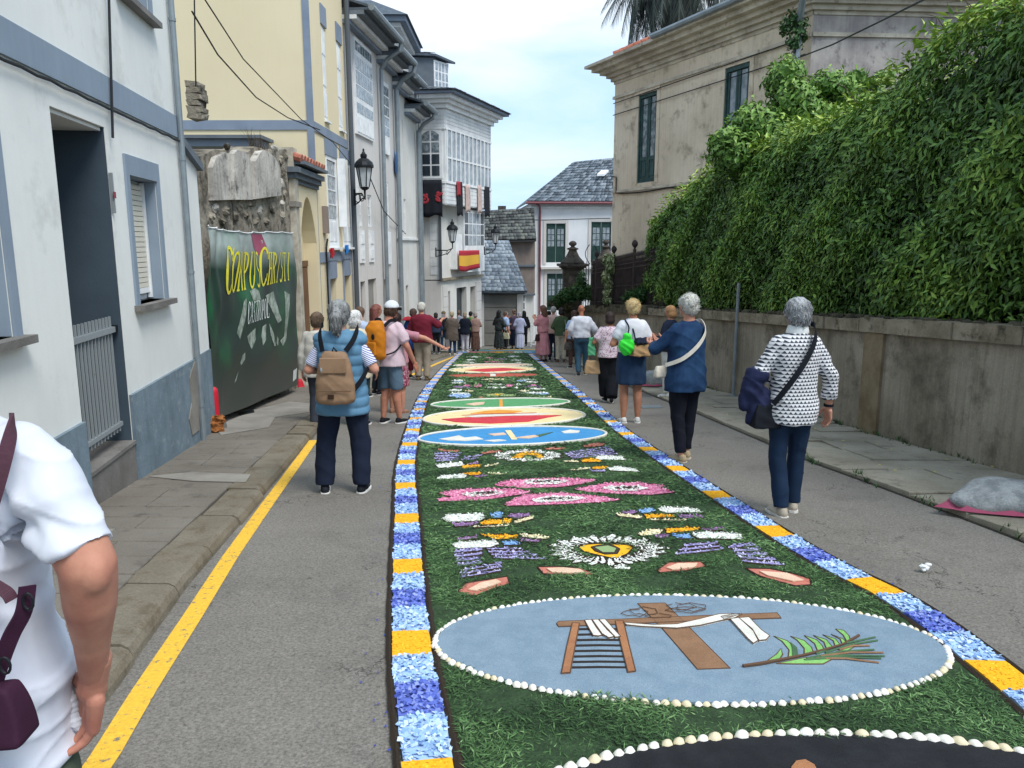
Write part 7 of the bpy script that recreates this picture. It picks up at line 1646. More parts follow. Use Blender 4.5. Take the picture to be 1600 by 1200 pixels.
def p_stripe(c2, per=.02):
 def fn(t_, mth, sp_, co):
  v = mth('DIVIDE', mth('ADD', sp_.outputs['Z'], mth('MULTIPLY', sp_.outputs['X'], .5)), per); return mth('LESS_THAN', mth('FRACT', v), .4), c2
 return fn
def hairm(c):
 k = ('hair', c)
 if k not in FAB: FAB[k] = mat('hair_'+c, c, .6, streak=(tuple(v*.55 for v in hx(c)), .8), var=(30, tuple(min(1, v*1.25) for v in hx(c)), .45, .6), bump=(95, .7, .006), spec=.25)
 return FAB[k]
EYE_W, EYE_D, LIP = mat('eye_white', 'd8d4cc', .3), mat('eye_dark', '2a221c', .2), mat('lip', '9a5a50', .5)
SHM = {}
def person(label, px, fy, hy, yaw=0, build=1.0, top=None, bottom=None, hair=None, arms=('hang', 'hang'), legs=None, skin='c58f78', shoes=('22242a', 'd8d8d4'), lean=(0, 0), head=(0, 0), female=True, Y=None, hat=None, extra=None, X=None):
 """px, fy: where the feet stand in the photo, hy: top of the head. top=(material, hem z/H, sleeve 0..2, inflate, fold, puffer?); bottom=(kind, material, length z/H[, flare])"""
 fp = G(px, fy) if Y is None else D(px, 500, Y); Yp = fp.y if Y is None else Y; Xp = fp.x
 z0 = gz(Yp)+(.1 if Xp < lerpX(KL, Yp) else .03 if Xp > lerpX(KR, Yp) else 0); H = D(px, hy, Yp).z-z0; H = max(1.48, min(1.86, H))
 vx = .0105 if Yp < 8.5 else .015 if Yp < 13 else .022 if Yp < 20 else .027
 t = thing('person', label, 'person', (Xp, Yp, z0), yaw); g = build
 sw = .098 if female else .112; hipx = .05*(.85+.15*g)
 lx, ly = lean
 def L3(x, y, z): return Vector((x*H+lx*max(0, z-.5)*H, y*H+ly*max(0, z-.5)*H, z*H))
 leg = legs or {}
 J = {}
 for s_, k in ((-1, 'l'), (1, 'r')):
  hip = L3(s_*hipx, 0, .5); kn = L3(*leg.get(k+'k', (s_*.052*(.7+.3*g), .01, .28))); an = L3(*leg.get(k+'a', (s_*.055*(.7+.3*g), -.015, .05))); J[k+'h'], J[k+'k'], J[k+'a'] = hip, kn, an
  sh = L3(s_*(sw-.018), 0, .79); ap = arms[0 if s_ < 0 else 1]
  if isinstance(ap, str):
   E, W = {'hang': ((s_*.135*(.8+.2*g), -.012, .635), (s_*.142*(.8+.2*g), .025, .49)), 'phone': ((s_*.135, .045, .66), (s_*.045, .165, .745)), 'front': ((s_*.15*(.75+.25*g), -.005, .64), (s_*.07, .12, .64)), 'akimbo': ((s_*.2, -.03, .66), (s_*.12, .03, .56)), 'bag': ((s_*.15, -.03, .65), (s_*.16, .06, .56))}[ap]
  else: E, W = ap
  J[k+'s'], J[k+'e'], J[k+'w'] = sh, L3(*E), L3(*W)
 hc = L3(head[0], .012+head[1], .928); sk = skinm(skin)
 # --- body, one surface
 mb = MB(); hr = .0462*H
 mb.ell(hc+Vector((0, 0, .012*H)), (.0455*H, .056*H, .054*H), 16, 12); mb.ell(hc+Vector((0, .012*H, -.03*H)), (.034*H, .038*H, .038*H), 12, 8)
 mb.ell(hc+Vector((0, .055*H, -.012*H)), (.008*H, .012*H, .014*H), 8, 6)
 for s_ in (-1, 1): mb.ell(hc+Vector((s_*.046*H, -.002*H, -.008*H)), (.007*H, .012*H, .019*H), 8, 6)
 limb(mb, [L3(0, -.012, .82), L3(head[0]*.7, -.004+head[1]*.6, .89)], [.034*H*(.8+.2*g), .031*H*(.85+.15*g)], 12)
 rings(mb, [(p.z, p.x, p.y, rx*H, ry*H) for p, rx, ry in ((L3(0, 0, .47), .08*g, .058*g), (L3(0, 0, .52), .094*g, .068*g), (L3(0, 0, .61), .078*g, .058*g), (L3(0, .002, .70), .085*g, .062*g), (L3(0, 0, .77), sw*.9, .058*g), (L3(0, -.004, .81), sw*.6, .042*g), (L3(0, -.006, .835), .045, .034))])
 for k in 'lr':
  limb(mb, [J[k+'s'], J[k+'e'], J[k+'w']], [.030*H*g**.7, .025*H*g**.6, .0165*H*g**.3])
  m1 = J[k+'k'].lerp(J[k+'a'], .35)+Vector((0, -.01*H, 0))
  ts = 1 if not (bottom and bottom[0] == 'trousers') else .72
  limb(mb, [J[k+'h'], J[k+'k'], m1, J[k+'a']], [.052*H*g**.8*ts, .034*H*g**.7*ts, .034*H*g**.5*ts*(.8 if ts < 1 else 1), .0225*H])
 ms = [remesh(mb, vx, 3, 'body')]
 for s_, k in ((-1, 'l'), (1, 'r')):
  d = (J[k+'w']-J[k+'e']).normalized(); hang = d.z < -.6
  ms.append(hand_mesh(J[k+'w'], d, s_, H/1.68*1.02, .0055 if Yp < 12 else .0085, .35 if hang else .75, (s_, .1, 0) if hang else (0, .2, -1)))
 if vx > .02: ms = ms[:1]+ms[1:]
 obj('body', joinm(ms, 'body'), None, t, local=True).data.materials.append(sk)
 # face
 for s_ in (-1, 1):
  q = MB(); q.sm = True; q.ell(hc+Vector((s_*.018*H, .0485*H, .004*H)), (.0085*H, .006*H, .005*H), 8, 6); e = obj('eye', q, EYE_W, t, local=True)
  q = MB(); q.ell(hc+Vector((s_*.018*H, .0535*H, .004*H)), (.004*H, .003*H, .004*H), 6, 5); obj('iris', q, EYE_D, e, local=True)
 q = MB(); q.ell(hc+Vector((0, .049*H, -.033*H)), (.013*H, .006*H, .004*H), 8, 5); obj('mouth', q, LIP, t, local=True)
 ph = (px*.37) % 6.28
 # --- bottom
 if bottom:
  kind, bm, bl = bottom[:3]; fl = bottom[3] if len(bottom) > 3 else 1.0
  q = MB()
  if kind in ('trousers', 'shorts'):
   rings(q, [(p.z, p.x, p.y, rx*H, ry*H) for p, rx, ry in ((L3(0, 0, .47), .088*g, .067*g), (L3(0, -.003, .515), .1*g, .077*g), (L3(0, 0, .58), .09*g, .068*g), (L3(0, 0, .615), .083*g, .063*g))])
   for k in 'lr':
    h_, kn, an = J[k+'h'], J[k+'k'], J[k+'a']
    zb = bl*H
    end = an if kind == 'trousers' else kn.lerp(h_, max(0, (zb-kn.z)/(h_.z-kn.z+1e-6))) if zb > kn.z else kn.lerp(an, (kn.z-zb)/(kn.z-an.z))
    if kind == 'trousers': end = kn.lerp(an, min(1.15, (kn.z-zb)/(kn.z-an.z+1e-6)))
    r0, rk, ra = .058*H*g**.9, .041*H*g**.75*max(1, fl*.85), .033*H*fl
    if kind == 'shorts': limb(q, [h_, h_.lerp(end, .5)], [r0, r0*.95]); q.tube([h_.lerp(end, .4), end], [r0*.95, .05*H*fl], 14)
    else: limb(q, [h_, h_.lerp(kn, .5)], [r0, (r0+rk)/2]); limb(q, [h_.lerp(kn, .5), kn], [(r0+rk)/2, rk]); q.tube([kn, kn.lerp(end, .5), end], [rk, (rk+ra)/2, ra], 14)
  else:                                     # skirt
   zb = bl*H; secs = []
   for f, rx, ry in ((0, .1*g*fl, .085*g*fl), (.35, .103*g*(1+(fl-1)*.6), .084*g*(1+(fl-1)*.6)), (.7, .1*g, .077*g), (.88, .093*g, .07*g), (1, .083*g, .062*g)):
    z = zb+(.63*H-zb)*f; secs.append((z, lx*max(0, z-.5*H), ly*max(0, z-.5*H), rx*H, ry*H))
   rings(q, secs, 28)
  me = remesh(q, vx, 4, kind);
  if kind == 'skirt':
   zb_ = bl*H; disp(me, lambda c, n: .012*np.sin(np.arctan2(c[:, 1], c[:, 0])*9+ph)*np.clip((.6*H-c[:, 2])/(.4*H), 0, 1)*(np.abs(n[:, 2]) < .7))
  disp(me, folds(.0055 if vx < .02 else .004, ph, .9)); me.materials.append(bm); obj({'trousers': 'trousers', 'shorts': 'shorts', 'skirt': 'skirt'}[kind], me, None, t, local=True)
 # --- top
 if top:
  tm, hem, slv, inf, fo = top[:5]; puf = top[5] if len(top) > 5 else 0; q = MB(); i_ = inf
  secs = []
  for z, rx, ry, cy in ((.828, sw*.55, .042*g**.5, -.006), (.812, sw*.74, .05*g**.7, -.004), (.79, sw*.92, .058*g, -.002), (.75, sw*1.0, .064*g, 0), (.70, .093*g, .068*g, 0), (.63, .09*g, .067*g, .002), (.56, .099*g, .074*g, 0), (.5, .106*g, .08*g, 0), (.42, .108*g, .082*g, 0), (.36, .109*g, .083*g, 0), (.2, .118*g, .092*g, 0), (.1, .122*g, .096*g, 0)):
   if z < hem: break
   p = L3(0, cy, z); secs.append((p.z, p.x, p.y, rx*H+i_, ry*H+i_))
  lz = L3(0, 0, hem); r0, r1 = secs[-1][3], secs[-1][4]; secs.append((lz.z, lz.x, lz.y, r0*1.01, r1*1.01))
  secs = [(L3(0, -.008, .845).z, L3(0, -.008, .845).x, L3(0, -.008, .845).y, .036*H+i_*.2, .034*H+i_*.2)]+secs
  rings(q, secs[::-1])
  for k in 'lr':
   if slv > 0:
    pts, n_ = part_path(J[k+'s'], J[k+'e'], J[k+'w'], slv); rs = [.031*H*g**.6+i_*.8, .0275*H*g**.5+i_*.85, .020*H+i_*.85]
    if slv <= 1: r2 = [rs[0], rs[0]*(1-slv)+rs[1]*slv+.006]; limb(q, [pts[0], pts[0].lerp(pts[1], .8)], [r2[0], r2[1]]); q.tube([pts[0].lerp(pts[1], .5), pts[1]], r2[1], 12)
    else: f = slv-1; r2 = rs[1]*(1-f)+rs[2]*f+.003; limb(q, pts[:2], rs[:2]); q.tube([pts[1], pts[2]], [rs[1], r2], 12)
   else: q.ell(J[k+'s'], (.036*H*g**.7+i_, .036*H+i_, .034*H+i_), 12, 8)
  me = remesh(q, vx, 3, 'top'); disp(me, puff(.052*H, .014) if puf else folds(fo, ph)); me.materials.append(tm); obj(top[6] if len(top) > 6 else 'shirt', me, None, t, local=True)
 # --- hair
 if hair:
  st_, hcx = hair; q = MB(); c = hc+Vector((0, -.012*H, .014*H)); f = H
  q.ell(c, (.054*f, .060*f, .054*f), 14, 10)
  if st_ in ('short', 'curly', 'bob', 'long', 'pony', 'bun'): q.ell(c+Vector((0, -.02*f, -.025*f)), (.049*f, .045*f, .045*f), 12, 8)
  if st_ in ('bob',): q.ell(c+Vector((0, -.02*f, -.045*f)), (.055*f, .05*f, .045*f), 12, 8)
  if st_ == 'long': rings(q, [(c.z+.01*f, c.x, c.y-.02*f, .054*f, .045*f), (c.z-.06*f, c.x, c.y-.03*f, .06*f, .042*f), (c.z-.13*f, c.x, c.y-.038*f, .062*f, .035*f), (c.z-.18*f, c.x, c.y-.04*f, .045*f, .025*f)][::-1])
  if st_ == 'pony': limb(q, [c+Vector((0, -.055*f, -.005*f)), c+Vector((0, -.085*f, -.03*f)), c+Vector((0, -.082*f, -.075*f)), c+Vector((0, -.07*f, -.105*f))], [.022*f, .028*f, .025*f, .012*f])
  if st_ == 'bun': q.ell(c+Vector((0, -.06*f, .02*f)), (.025*f, .022*f, .025*f), 10, 7)
  if st_ == 'curly':
   for k in range(26): a_, b_ = k*2.4, (k % 7)/7*1.5; q.ell(c+Vector((math.cos(a_)*math.cos(b_)*.046*f, math.sin(a_)*math.cos(b_)*.05*f-.006*f, math.sin(b_)*.046*f-.004*f)), (.017*f, .017*f, .017*f), 7, 5)
  me = remesh(q, .008 if Yp < 9 else .013, 3 if st_ != 'curly' else 1, 'hair')
  # the face stays free
  n = len(me.vertices); co = np.empty(n*3, np.float32); me.vertices.foreach_get('co', co); co = co.reshape(-1, 3); lo = co-np.array(hc)
  m_ = (lo[:, 1] > .018*H) & (lo[:, 2] < .03*H); co[m_, 1] = hc.y+.018*H+(co[m_, 1]-hc.y-.018*H)*.25; me.vertices.foreach_set('co', co.ravel()); me.update()
  am = .0016 if Yp < 9 else .001
  disp(me, lambda c_, n_: am*(np.sin(c_[:, 0]*190+c_[:, 2]*40)+np.sin(c_[:, 1]*170-c_[:, 2]*60+c_[:, 0]*60)*.8)); me.materials.append(hairm(hcx)); ho_ = obj('hair', me, None, t, local=True)
  if Yp < 13:
   nv = len(me.vertices); nr = np.empty(nv*3, np.float32); me.vertices.foreach_get('normal', nr); nr = nr.reshape(-1, 3); me.vertices.foreach_get('co', (cc := np.empty(nv*3, np.float32))); cc = cc.reshape(-1, 3)
   k_ = rng.integers(0, nv, 2600); k_ = k_[(cc[k_, 1] < hc.y+.022*H)]; V, F_ = leaves(cc[k_]+nr[k_]*.002, nr[k_], .042 if st_ != 'curly' else .028, .13, droop=.9 if st_ != 'curly' else .1, jitter=.28 if st_ != 'curly' else .9)
   obj('loose_strands', np_mesh('loose_strands', V, F_, hairm(hcx), rng.random(len(F_))), None, ho_, local=True, kind='stuff')
 if hat:
  q = MB(); c = hc+Vector((0, -.008*H, .02*H)); q.ell(c, (.059*H, .066*H, .056*H), 16, 10)
  q2 = [v for v in q.v]; q.v = [(v[0], v[1], max(v[2], c.z-.006*H)) for v in q2]
  me = remesh(q, .009, 2, 'crown'); me.materials.append(fab(hat)); ho = obj('cap', me, None, t, local=True)
  q = MB(); pts = [(c.x+.045*H*math.cos(a_), c.y+.05*H+.06*H*math.sin(a_), c.z+.002*H-.016*H*math.sin(a_)) for a_ in np.linspace(0, math.pi, 12)]; q.prism(pts, (0, 0, .006)); obj('peak', q, fab(hat), ho, local=True)
 # --- shoes
 if shoes:
  if shoes not in SHM: SHM[shoes] = (fab(shoes[0], .7), mat('sole_'+shoes[1], shoes[1], .7))
  um, smt = SHM[shoes]
  for s_, k in ((-1, 'l'), (1, 'r')):
   an = J[k+'a']; up = leg.get(k+'t', 0); zf = an.z-.05*H; out_ = s_*.18
   M4 = Matrix.Translation((an.x, an.y, zf+.0)) @ Matrix.Rotation(-out_, 4, 'Z') @ Matrix.Rotation(-up, 4, 'X')
   def sh_v(q): q.v = [tuple(M4 @ Vector(v)) for v in q.v]; return q
   q = MB(); f = H
   q.ell((0, -.012*f, .022*f), (.024*f, .032*f, .026*f), 10, 7); q.ell((0, .035*f, .016*f), (.025*f, .048*f, .018*f), 10, 7); q.ell((0, .07*f, .012*f), (.022*f, .026*f, .014*f), 10, 6); q.ell((0, -.012*f, .038*f), (.022*f, .026*f, .016*f), 10, 6)
   sh_v(q); me = remesh(q, .008 if Yp < 9 else .012, 2, 'shoe'); me.materials.append(um); so = obj('shoe', me, None, t, local=True)
   q = MB(); prof = [(.0, -.045), (.02, -.035), (.026, -.005), (.025, .03), (.028, .06), (.021, .088), (0, .097), (-.021, .088), (-.027, .06), (-.022, .03), (-.025, -.005), (-.02, -.035)]
   q.prism([(x*f, y*f, -.0005) for x, y in prof], (0, 0, .011*f)); sh_v(q); obj('sole', q, smt, so, local=True)
 t['_H'] = H
 return t, J, H, L3
def world(t, p): return basis(t) @ Vector(p)
def spline(P, m=6):
 Q = []
 for i in range(len(P)-1):
  p0, p1, p2, p3 = P[max(i-1, 0)], P[i], P[i+1], P[min(i+2, len(P)-1)]
  for k in range(m): s_ = k/m; Q.append(.5*((2*p1)+(p2-p0)*s_+(2*p0-5*p1+4*p2-p3)*s_*s_+(3*p1-p0-3*p2+p3)*s_**3))
 Q.append(P[-1]); return Q
def strap(t_, bag, pts, wd, m_, name='strap', th=.006):
 """flat band through the given points (person's frame), child of the bag"""
 M4 = basis(t_); P = [M4 @ Vector(p) for p in pts]; Q = []
 Q = spline(P); c = M4 @ Vector((0, 0, Vector(pts[len(pts)//2]).z)); mb = MB(); n = len(Q)
 for i, p in enumerate(Q):
  tt = (Q[min(i+1, n-1)]-Q[max(i-1, 0)]).normalized(); o_ = p-Vector((c.x, c.y, p.z)); o_ = (o_-tt*o_.dot(tt)).normalized() if o_.length > 1e-4 else Vector((0, -1, 0)); s_ = tt.cross(o_)*wd/2
  mb.v += [tuple(p-s_), tuple(p+s_), tuple(p+s_+o_*th), tuple(p-s_+o_*th)]
 for i in range(n-1):
  for j in range(4): mb.f.append((i*4+j, i*4+(j+1) % 4, (i+1)*4+(j+1) % 4, (i+1)*4+j)); mb.m.append(0)
 mb.f += [(3, 2, 1, 0), tuple((n-1)*4+i for i in range(4))]; mb.m += [0, 0]
 return obj(name, mb, m_, bag)
def softbox(c, dx, dy, dz, vox=.012, sm=6, M3=None, puffy=0):
 q = MB(); q.box((-dx/2, -dy/2, -dz/2), (dx/2, dy/2, dz/2)); q.ell((0, 0, 0), (dx*.52, dy*.6, dz*.52), 14, 10); me = remesh(q, vox, sm, 'bag')
 n = len(me.vertices); co = np.empty(n*3, np.float32); me.vertices.foreach_get('co', co); co = co.reshape(-1, 3)
 if M3 is not None: co = co @ np.array(M3.to_3x3()).T
 h_ = np.clip(co[:, 2]/dz+.5, 0, 1); co[:, 0] *= 1.08-.3*h_**2; co[:, 1] *= 1.15-.5*h_; co[:, 2] -= .12*dz*np.cos(co[:, 0]/dx*2.5)*h_; co += np.array(c); me.vertices.foreach_set('co', co.ravel()); me.update(); return me
def bag_at(t_, name, label, cat, c, d3, m_, rz=0, vox=.012, sm=6, fo=.004):
 """a bag in the person's frame; returns its root"""
 w_ = world(t_, c); b = thing(name, label, cat, w_, t_.rotation_euler.z+rz); me = softbox((0, 0, 0), *d3, vox=vox, sm=sm); disp(me, folds(fo, 1.3, 1.4)); me.materials.append(m_); obj('bag_body', me, None, b, local=True); return b
def phone_at(t_, c, label, tilt=0, rz=0):
 b = thing('phone', label, 'phone', world(t_, c), t_.rotation_euler.z+rz); q = MB(); q.box((-.037, -.005, -.075), (.037, .004, .075)); q.v = [tuple(Matrix.Rotation(tilt, 3, 'X') @ Vector(v)) for v in q.v]
 obj('case', q, mat('phone_case', '2b2e33', .4) if 'phone_case' not in bpy.data.materials else bpy.data.materials['phone_case'], b, local=True)
 q = MB(); q.box((-.034, -.0075, -.07), (.034, -.0055, .07)); q.v = [tuple(Matrix.Rotation(tilt, 3, 'X') @ Vector(v)) for v in q.v]
 obj('screen', q, mat('phone_screen', '8b9298', .15) if 'phone_screen' not in bpy.data.materials else bpy.data.materials['phone_screen'], b, local=True); return b
NAVY, BLACKF = fab('20283a'), fab('1d2027')
# ---- 1 woman in the blue quilted vest
stripe_m = pattern('blue_white_stripes', 'dfe2ea', p_stripe('4a56a0', .017))
t, J, H, L3 = person('woman in light blue quilted vest and dark trousers, left of the carpet', 541, 768, 466, yaw=.05, build=1.08, top=(fab('5f8aa8', .55, 120), .42, 0, .03, .004, 1, 'quilted_vest'), bottom=('trousers', NAVY, .045, 1.45),
 hair=('pony', '8a8c8c'), arms=(((-.158, -.02, .645), (-.08, .12, .62)), ((.168, -.02, .645), (.1, .11, .63))), legs={'la': (-.105, -.015, .05), 'ra': (.085, -.015, .05), 'lk': (-.092, .01, .28), 'rk': (.082, .01, .28)}, shoes=('22252b', 'e0e0dc'))
q = MB()
for k in 'lr': limb(q, [J[k+'s'], J[k+'s'].lerp(J[k+'e'], .55)], [.05, .056]); q.tube([J[k+'s'].lerp(J[k+'e'], .4), J[k+'s'].lerp(J[k+'e'], .85)], .058, 12)
me = remesh(q, .011, 3, 'sleeve'); me.materials.append(stripe_m); obj('striped_sleeves', me, None, t, local=True, kind='stuff')
tan = fab('94785f', .6, 90)
bw = world(t, (-.01, -.245, 1.04)); b = thing('backpack', 'tan flat backpack on the back of the woman in the blue vest', 'backpack', bw, .05)
q = MB(); secs = [(-.24, 0, 0, .16, .065), (-.2, 0, -.005, .185, .08), (-.05, 0, -.005, .18, .085), (.08, 0, 0, .155, .07), (.2, 0, .01, .125, .045), (.235, 0, .015, .1, .03)]; rings(q, secs, 24); me = remesh(q, .011, 6, 'bag'); disp(me, folds(.004, .7, 1.2)); me.materials.append(tan); bo = obj('bag_body', me, None, b, local=True)
q = MB(); q.box((-.12, -.088, .045), (.12, -.07, .19)); me = remesh(q, .008, 5, 'flap'); me.materials.append(tan); obj('flap', me, None, b, local=True)
q = MB(); q.box((-.155, -.099, -.115), (.155, -.094, -.105)); obj('seam', q, fab('6e5844'), b, local=True)
q = MB(); q.box((-.055, -.1, -.18), (.0, -.094, -.14)); obj('patch', q, fab('3a2a22'), b, local=True)
q = MB(); q.ell((-.105, -.09, .08), (.012, .006, .022), 8, 5); obj('buckle', q, M['grey_metal'], b, local=True)
q = MB(); q.tube([(-.02, 0, .22), (0, -.01, .27), (.03, 0, .225)], .008, 6); obj('handle', q, BLACKF, b, local=True)
b.scale = (.88, .9, .9)
for pts in ([(-.1, -.24, 1.25), (-.125, -.19, 1.36), (-.13, -.11, 1.43), (-.13, .0, 1.44)], [(.08, -.24, 1.25), (.135, -.2, 1.33), (.16, -.12, 1.41), (.15, .0, 1.43)], [(.12, -.22, .92), (.185, -.17, 1.0), (.225, -.07, 1.08), (.235, .02, 1.12)]): strap(t, b, pts, .042, BLACKF)
# ---- 2 woman in the printed shirt
coll = fab('dfe3e3')
t, J, H, L3 = person('grey-haired woman in black and white printed shirt walking by the garden wall', 1226, 803, 462, yaw=.1, build=.97, top=(pattern('winged_print', 'dcdde0', p_tri), .435, 1.72, .02, .008, 0, 'printed_shirt'), bottom=('trousers', fab('1e3048', .85, 180), .045, 1.1),
 hair=('short', '9da0a3'), arms=(((-.16, .005, .645), (-.1, .13, .6)), ((.16, -.02, .645), (.178, .01, .50))), legs={'la': (-.035, -.03, .05), 'ra': (.055, .045, .05), 'lk': (-.052, .0, .28), 'rk': (.052, .03, .285)}, shoes=('b3aa9a', 'dcdad4'))
q = MB(); rings(q, [(1.385, 0, -.01, .085, .075), (1.45, 0, -.012, .066, .062)], 20); me = remesh(q, .01, 2, 'collar'); me.materials.append(coll); obj('collar', me, None, t, local=True)
q = MB(); w_ = J['rw']; q.tube([w_+Vector((0, 0, .02)), w_+Vector((0, 0, 0.0))], .036, 10); obj('watch_strap', q, BLACKF, t, local=True)
b = bag_at(t, 'shoulder_bag', 'black crossbody bag on the left hip of the woman in the printed shirt', 'bag', (-.21, -.03, .79), (.2, .1, .2), BLACKF)
strap(t, b, [(-.19, -.1, .88), (-.1, -.165, 1.05), (.0, -.175, 1.22), (.07, -.14, 1.36), (.1, -.05, 1.45), (.09, .02, 1.45)], .04, BLACKF)
jn = fab('262c4a', .8)
w_ = world(t, (-.27, .03, .98)); b = thing('jacket', 'folded navy jacket hanging over the left arm of the woman in the printed shirt', 'jacket', w_, .1)
q = MB(); q.ell((0, 0, .1), (.09, .1, .07), 12, 8); q.ell((-.03, 0, -.02), (.085, .09, .15), 12, 8); q.ell((.03, -.02, -.12), (.1, .07, .14), 12, 8); q.ell((.0, -.01, -.22), (.07, .05, .08), 10, 7); q.ell((-.09, .0, -.1), (.05, .05, .08), 10, 7)
me = remesh(q, .011, 2, 'jacket'); disp(me, folds(.013, .4, 1.3)); me.materials.append(jn); obj('cloth', me, None, b, local=True)
# ---- 3 woman in the denim shirt
t, J, H, L3 = person('white-haired woman in dark denim shirt holding up a phone, right of the carpet', 1066, 719, 458, yaw=.5, build=1.12, top=(fab('1b3152', .85, 200, '284668'), .43, 1.6, .018, .009, 0, 'denim_shirt'), bottom=('trousers', fab('1b1e29'), .06, 1.0),
 hair=('curly', 'c9c9c2'), arms=(((-.155, .1, .67), (-.06, .23, .68)), ((.16, .08, .66), (.04, .24, .69))), legs={'la': (-.04, -.03, .05), 'ra': (.05, .03, .05), 'lk': (-.05, .0, .28), 'rk': (.052, .02, .28)}, shoes=('a8987c', 'c8bfae'))
phone_at(t, (-.0, .47, 1.16), 'phone in a dark case held up by the woman in the denim shirt', -.35)
b = bag_at(t, 'shoulder_bag', 'small pale crossbody bag carried in front by the woman in the denim shirt', 'bag', (-.24, .1, .95), (.16, .07, .14), fab('cfc9bb'))
strap(t, b, [(-.25, .02, 1.02), (-.16, -.13, 1.1), (-.02, -.185, 1.23), (.1, -.15, 1.36), (.135, -.04, 1.45), (.11, .04, 1.44)], .04, fab('d9d4c8'))
# ---- 4 woman with the green drawstring bag
t, J, H, L3 = person('blond woman in white T-shirt and denim skirt, carrying a bright green bag', 984, 660, 466, yaw=.08, build=1.16, top=(fab('d8dbe2'), .575, .7, .018, .005, 0, 't_shirt'), bottom=('skirt', fab('273b56', .85, 180), .32, 1.0),
 hair=('curly', 'd3bd8f'), arms=('front', 'front'), skin='b07c62', shoes=('d9d9d6', 'e6e6e3'))
gm_ = mat('neon_green_fabric', '35d63a', .55); b = thing('drawstring_bag', 'bright green drawstring bag hanging on the left shoulder of the blond woman', 'bag', world(t, (-.13, -.24, 1.14)), .08)
q = MB(); q.ell((0, 0, -.03), (.11, .06, .13), 14, 10); q.ell((0, 0, .1), (.06, .04, .06), 10, 8); me = remesh(q, .012, 3, 'bag'); disp(me, folds(.01, 1.1, 1.8)); me.materials.append(gm_); obj('bag_body', me, None, b, local=True)
strap(t, b, [(-.12, -.24, 1.26), (-.09, -.17, 1.36), (-.11, -.06, 1.44), (-.1, .03, 1.44)], .02, NAVY)
b = bag_at(t, 'shoulder_bag', 'soft brown bag with navy cloth bundled on the back of the blond woman', 'bag', (.07, -.2, 1.06), (.24, .14, .18), fab('a98a64'), rz=.2, fo=.012)
me = softbox((0.02, -.0, .13), .2, .12, .08); disp(me, folds(.012, 2, 1.6)); me.materials.append(NAVY); obj('navy_cloth', me, None, b, local=True)
strap(t, b, [(.0, -.2, 1.17), (-.02, -.16, 1.3), (-.05, -.06, 1.43)], .02, NAVY)
# ---- 5 woman with the floral top
t, J, H, L3 = person('dark-haired woman in pink floral top and wide black trousers, left of the blond woman', 950, 628, 486, yaw=-.05, build=1.12, top=(pattern('pink_floral', 'd6c6d0', p_flor('8d6a80', 34, .56)), .5, .75, .02, .006, 0, 'blouse'), bottom=('trousers', fab('1a1c22'), .06, 1.9),
 hair=('bob', '2f2423'), arms=(((-.165, -.01, .66), (-.15, .1, .6)), 'hang'), skin='a8755d', legs={'la': (-.03, .05, .05), 'ra': (.03, -.12, .1), 'rt': -1.1, 'lk': (-.045, .03, .28), 'rk': (.045, .0, .28)}, shoes=('25272c', 'e4e4e0'))
b = bag_at(t, 'tote_bag', 'tan paper-like tote hanging low beside the woman in the floral top', 'bag', (-.28, .02, .62), (.26, .12, .26), fab('a98d6c'))
q = MB(); q.tube([(-.08, 0, .1), (-.04, 0, .3), (.04, 0, .3), (.08, 0, .1)], .008, 6); obj('handle', q, fab('a98d6c'), b, local=True)
b = bag_at(t, 'cloth_bag', 'green folded cloth bag on the arm of the woman in the floral top', 'bag', (-.3, .03, .98), (.12, .1, .34), fab('5aa57c'), fo=.01)
# ---- 6 man in the white shirt
t, J, H, L3 = person('bald man in white long-sleeved shirt and blue jeans walking away on the right', 908, 586, 476, yaw=-.12, build=1.12, top=(fab('dcdfea'), .535, 1.85, .035, .009, 0, 'shirt'), bottom=('trousers', fab('3c5b70', .85), .05, 1.15), hair=None, skin='a9715a', arms=(((-.16, -.03, .65), (-.15, .07, .55)), ((.19, -.01, .66), (.2, .09, .56))), female=False,
 legs={'la': (-.035, -.08, .05), 'ra': (.06, .06, .05), 'lk': (-.05, .0, .28), 'rk': (.06, .04, .28)}, shoes=('2a2b30', 'd8d8d4'), lean=(-.03, .06))
b = bag_at(t, 'shoulder_bag', 'dark patterned bag at the left side of the man in the white shirt', 'bag', (-.33, .1, .72), (.2, .14, .2), fab('4a4643'))
t, J, H, L3 = person('dark-haired person in light blue, half hidden behind the man in the white shirt', 896, 575, 484, yaw=.2, build=1.05, top=(fab('8fa9c9'), .5, .8, .02, .006, 0, 'shirt'), bottom=('trousers', fab('4b3a38'), .05, 1.1), hair=('bob', '3a2a26'), arms=('hang', 'front'))
t, J, H, L3 = person('woman in green jacket and beige trousers, right of the woman in pink', 876, 566, 480, yaw=.05, build=1.08, top=(fab('42563f'), .49, 1.9, .025, .006, 0, 'jacket'), bottom=('trousers', fab('b5b0a2'), .05, 1.25), hair=('bob', '1f1d20'), arms=('front', 'front'), shoes=('5a4436', '8a7a68'))
b = bag_at(t, 'shoulder_bag', 'small round grey bag on the back of the woman in the green jacket', 'bag', (.12, -.17, .93), (.16, .09, .14), fab('77716c')); strap(t, b, [(.13, -.17, 1.0), (.12, -.165, 1.2), (.1, -.08, 1.4), (.09, .0, 1.41)], .025, fab('9b958c'))
person('grey-haired man in pale pink shirt, between the pink dress and the green jacket', 864, 563, 478, yaw=-.3, build=1.1, top=(fab('cdb2ab'), .5, 1.2, .025, .006, 0, 'shirt'), bottom=('trousers', fab('2b3547'), .05, 1.15), hair=('short', '9b9a98'), female=False)
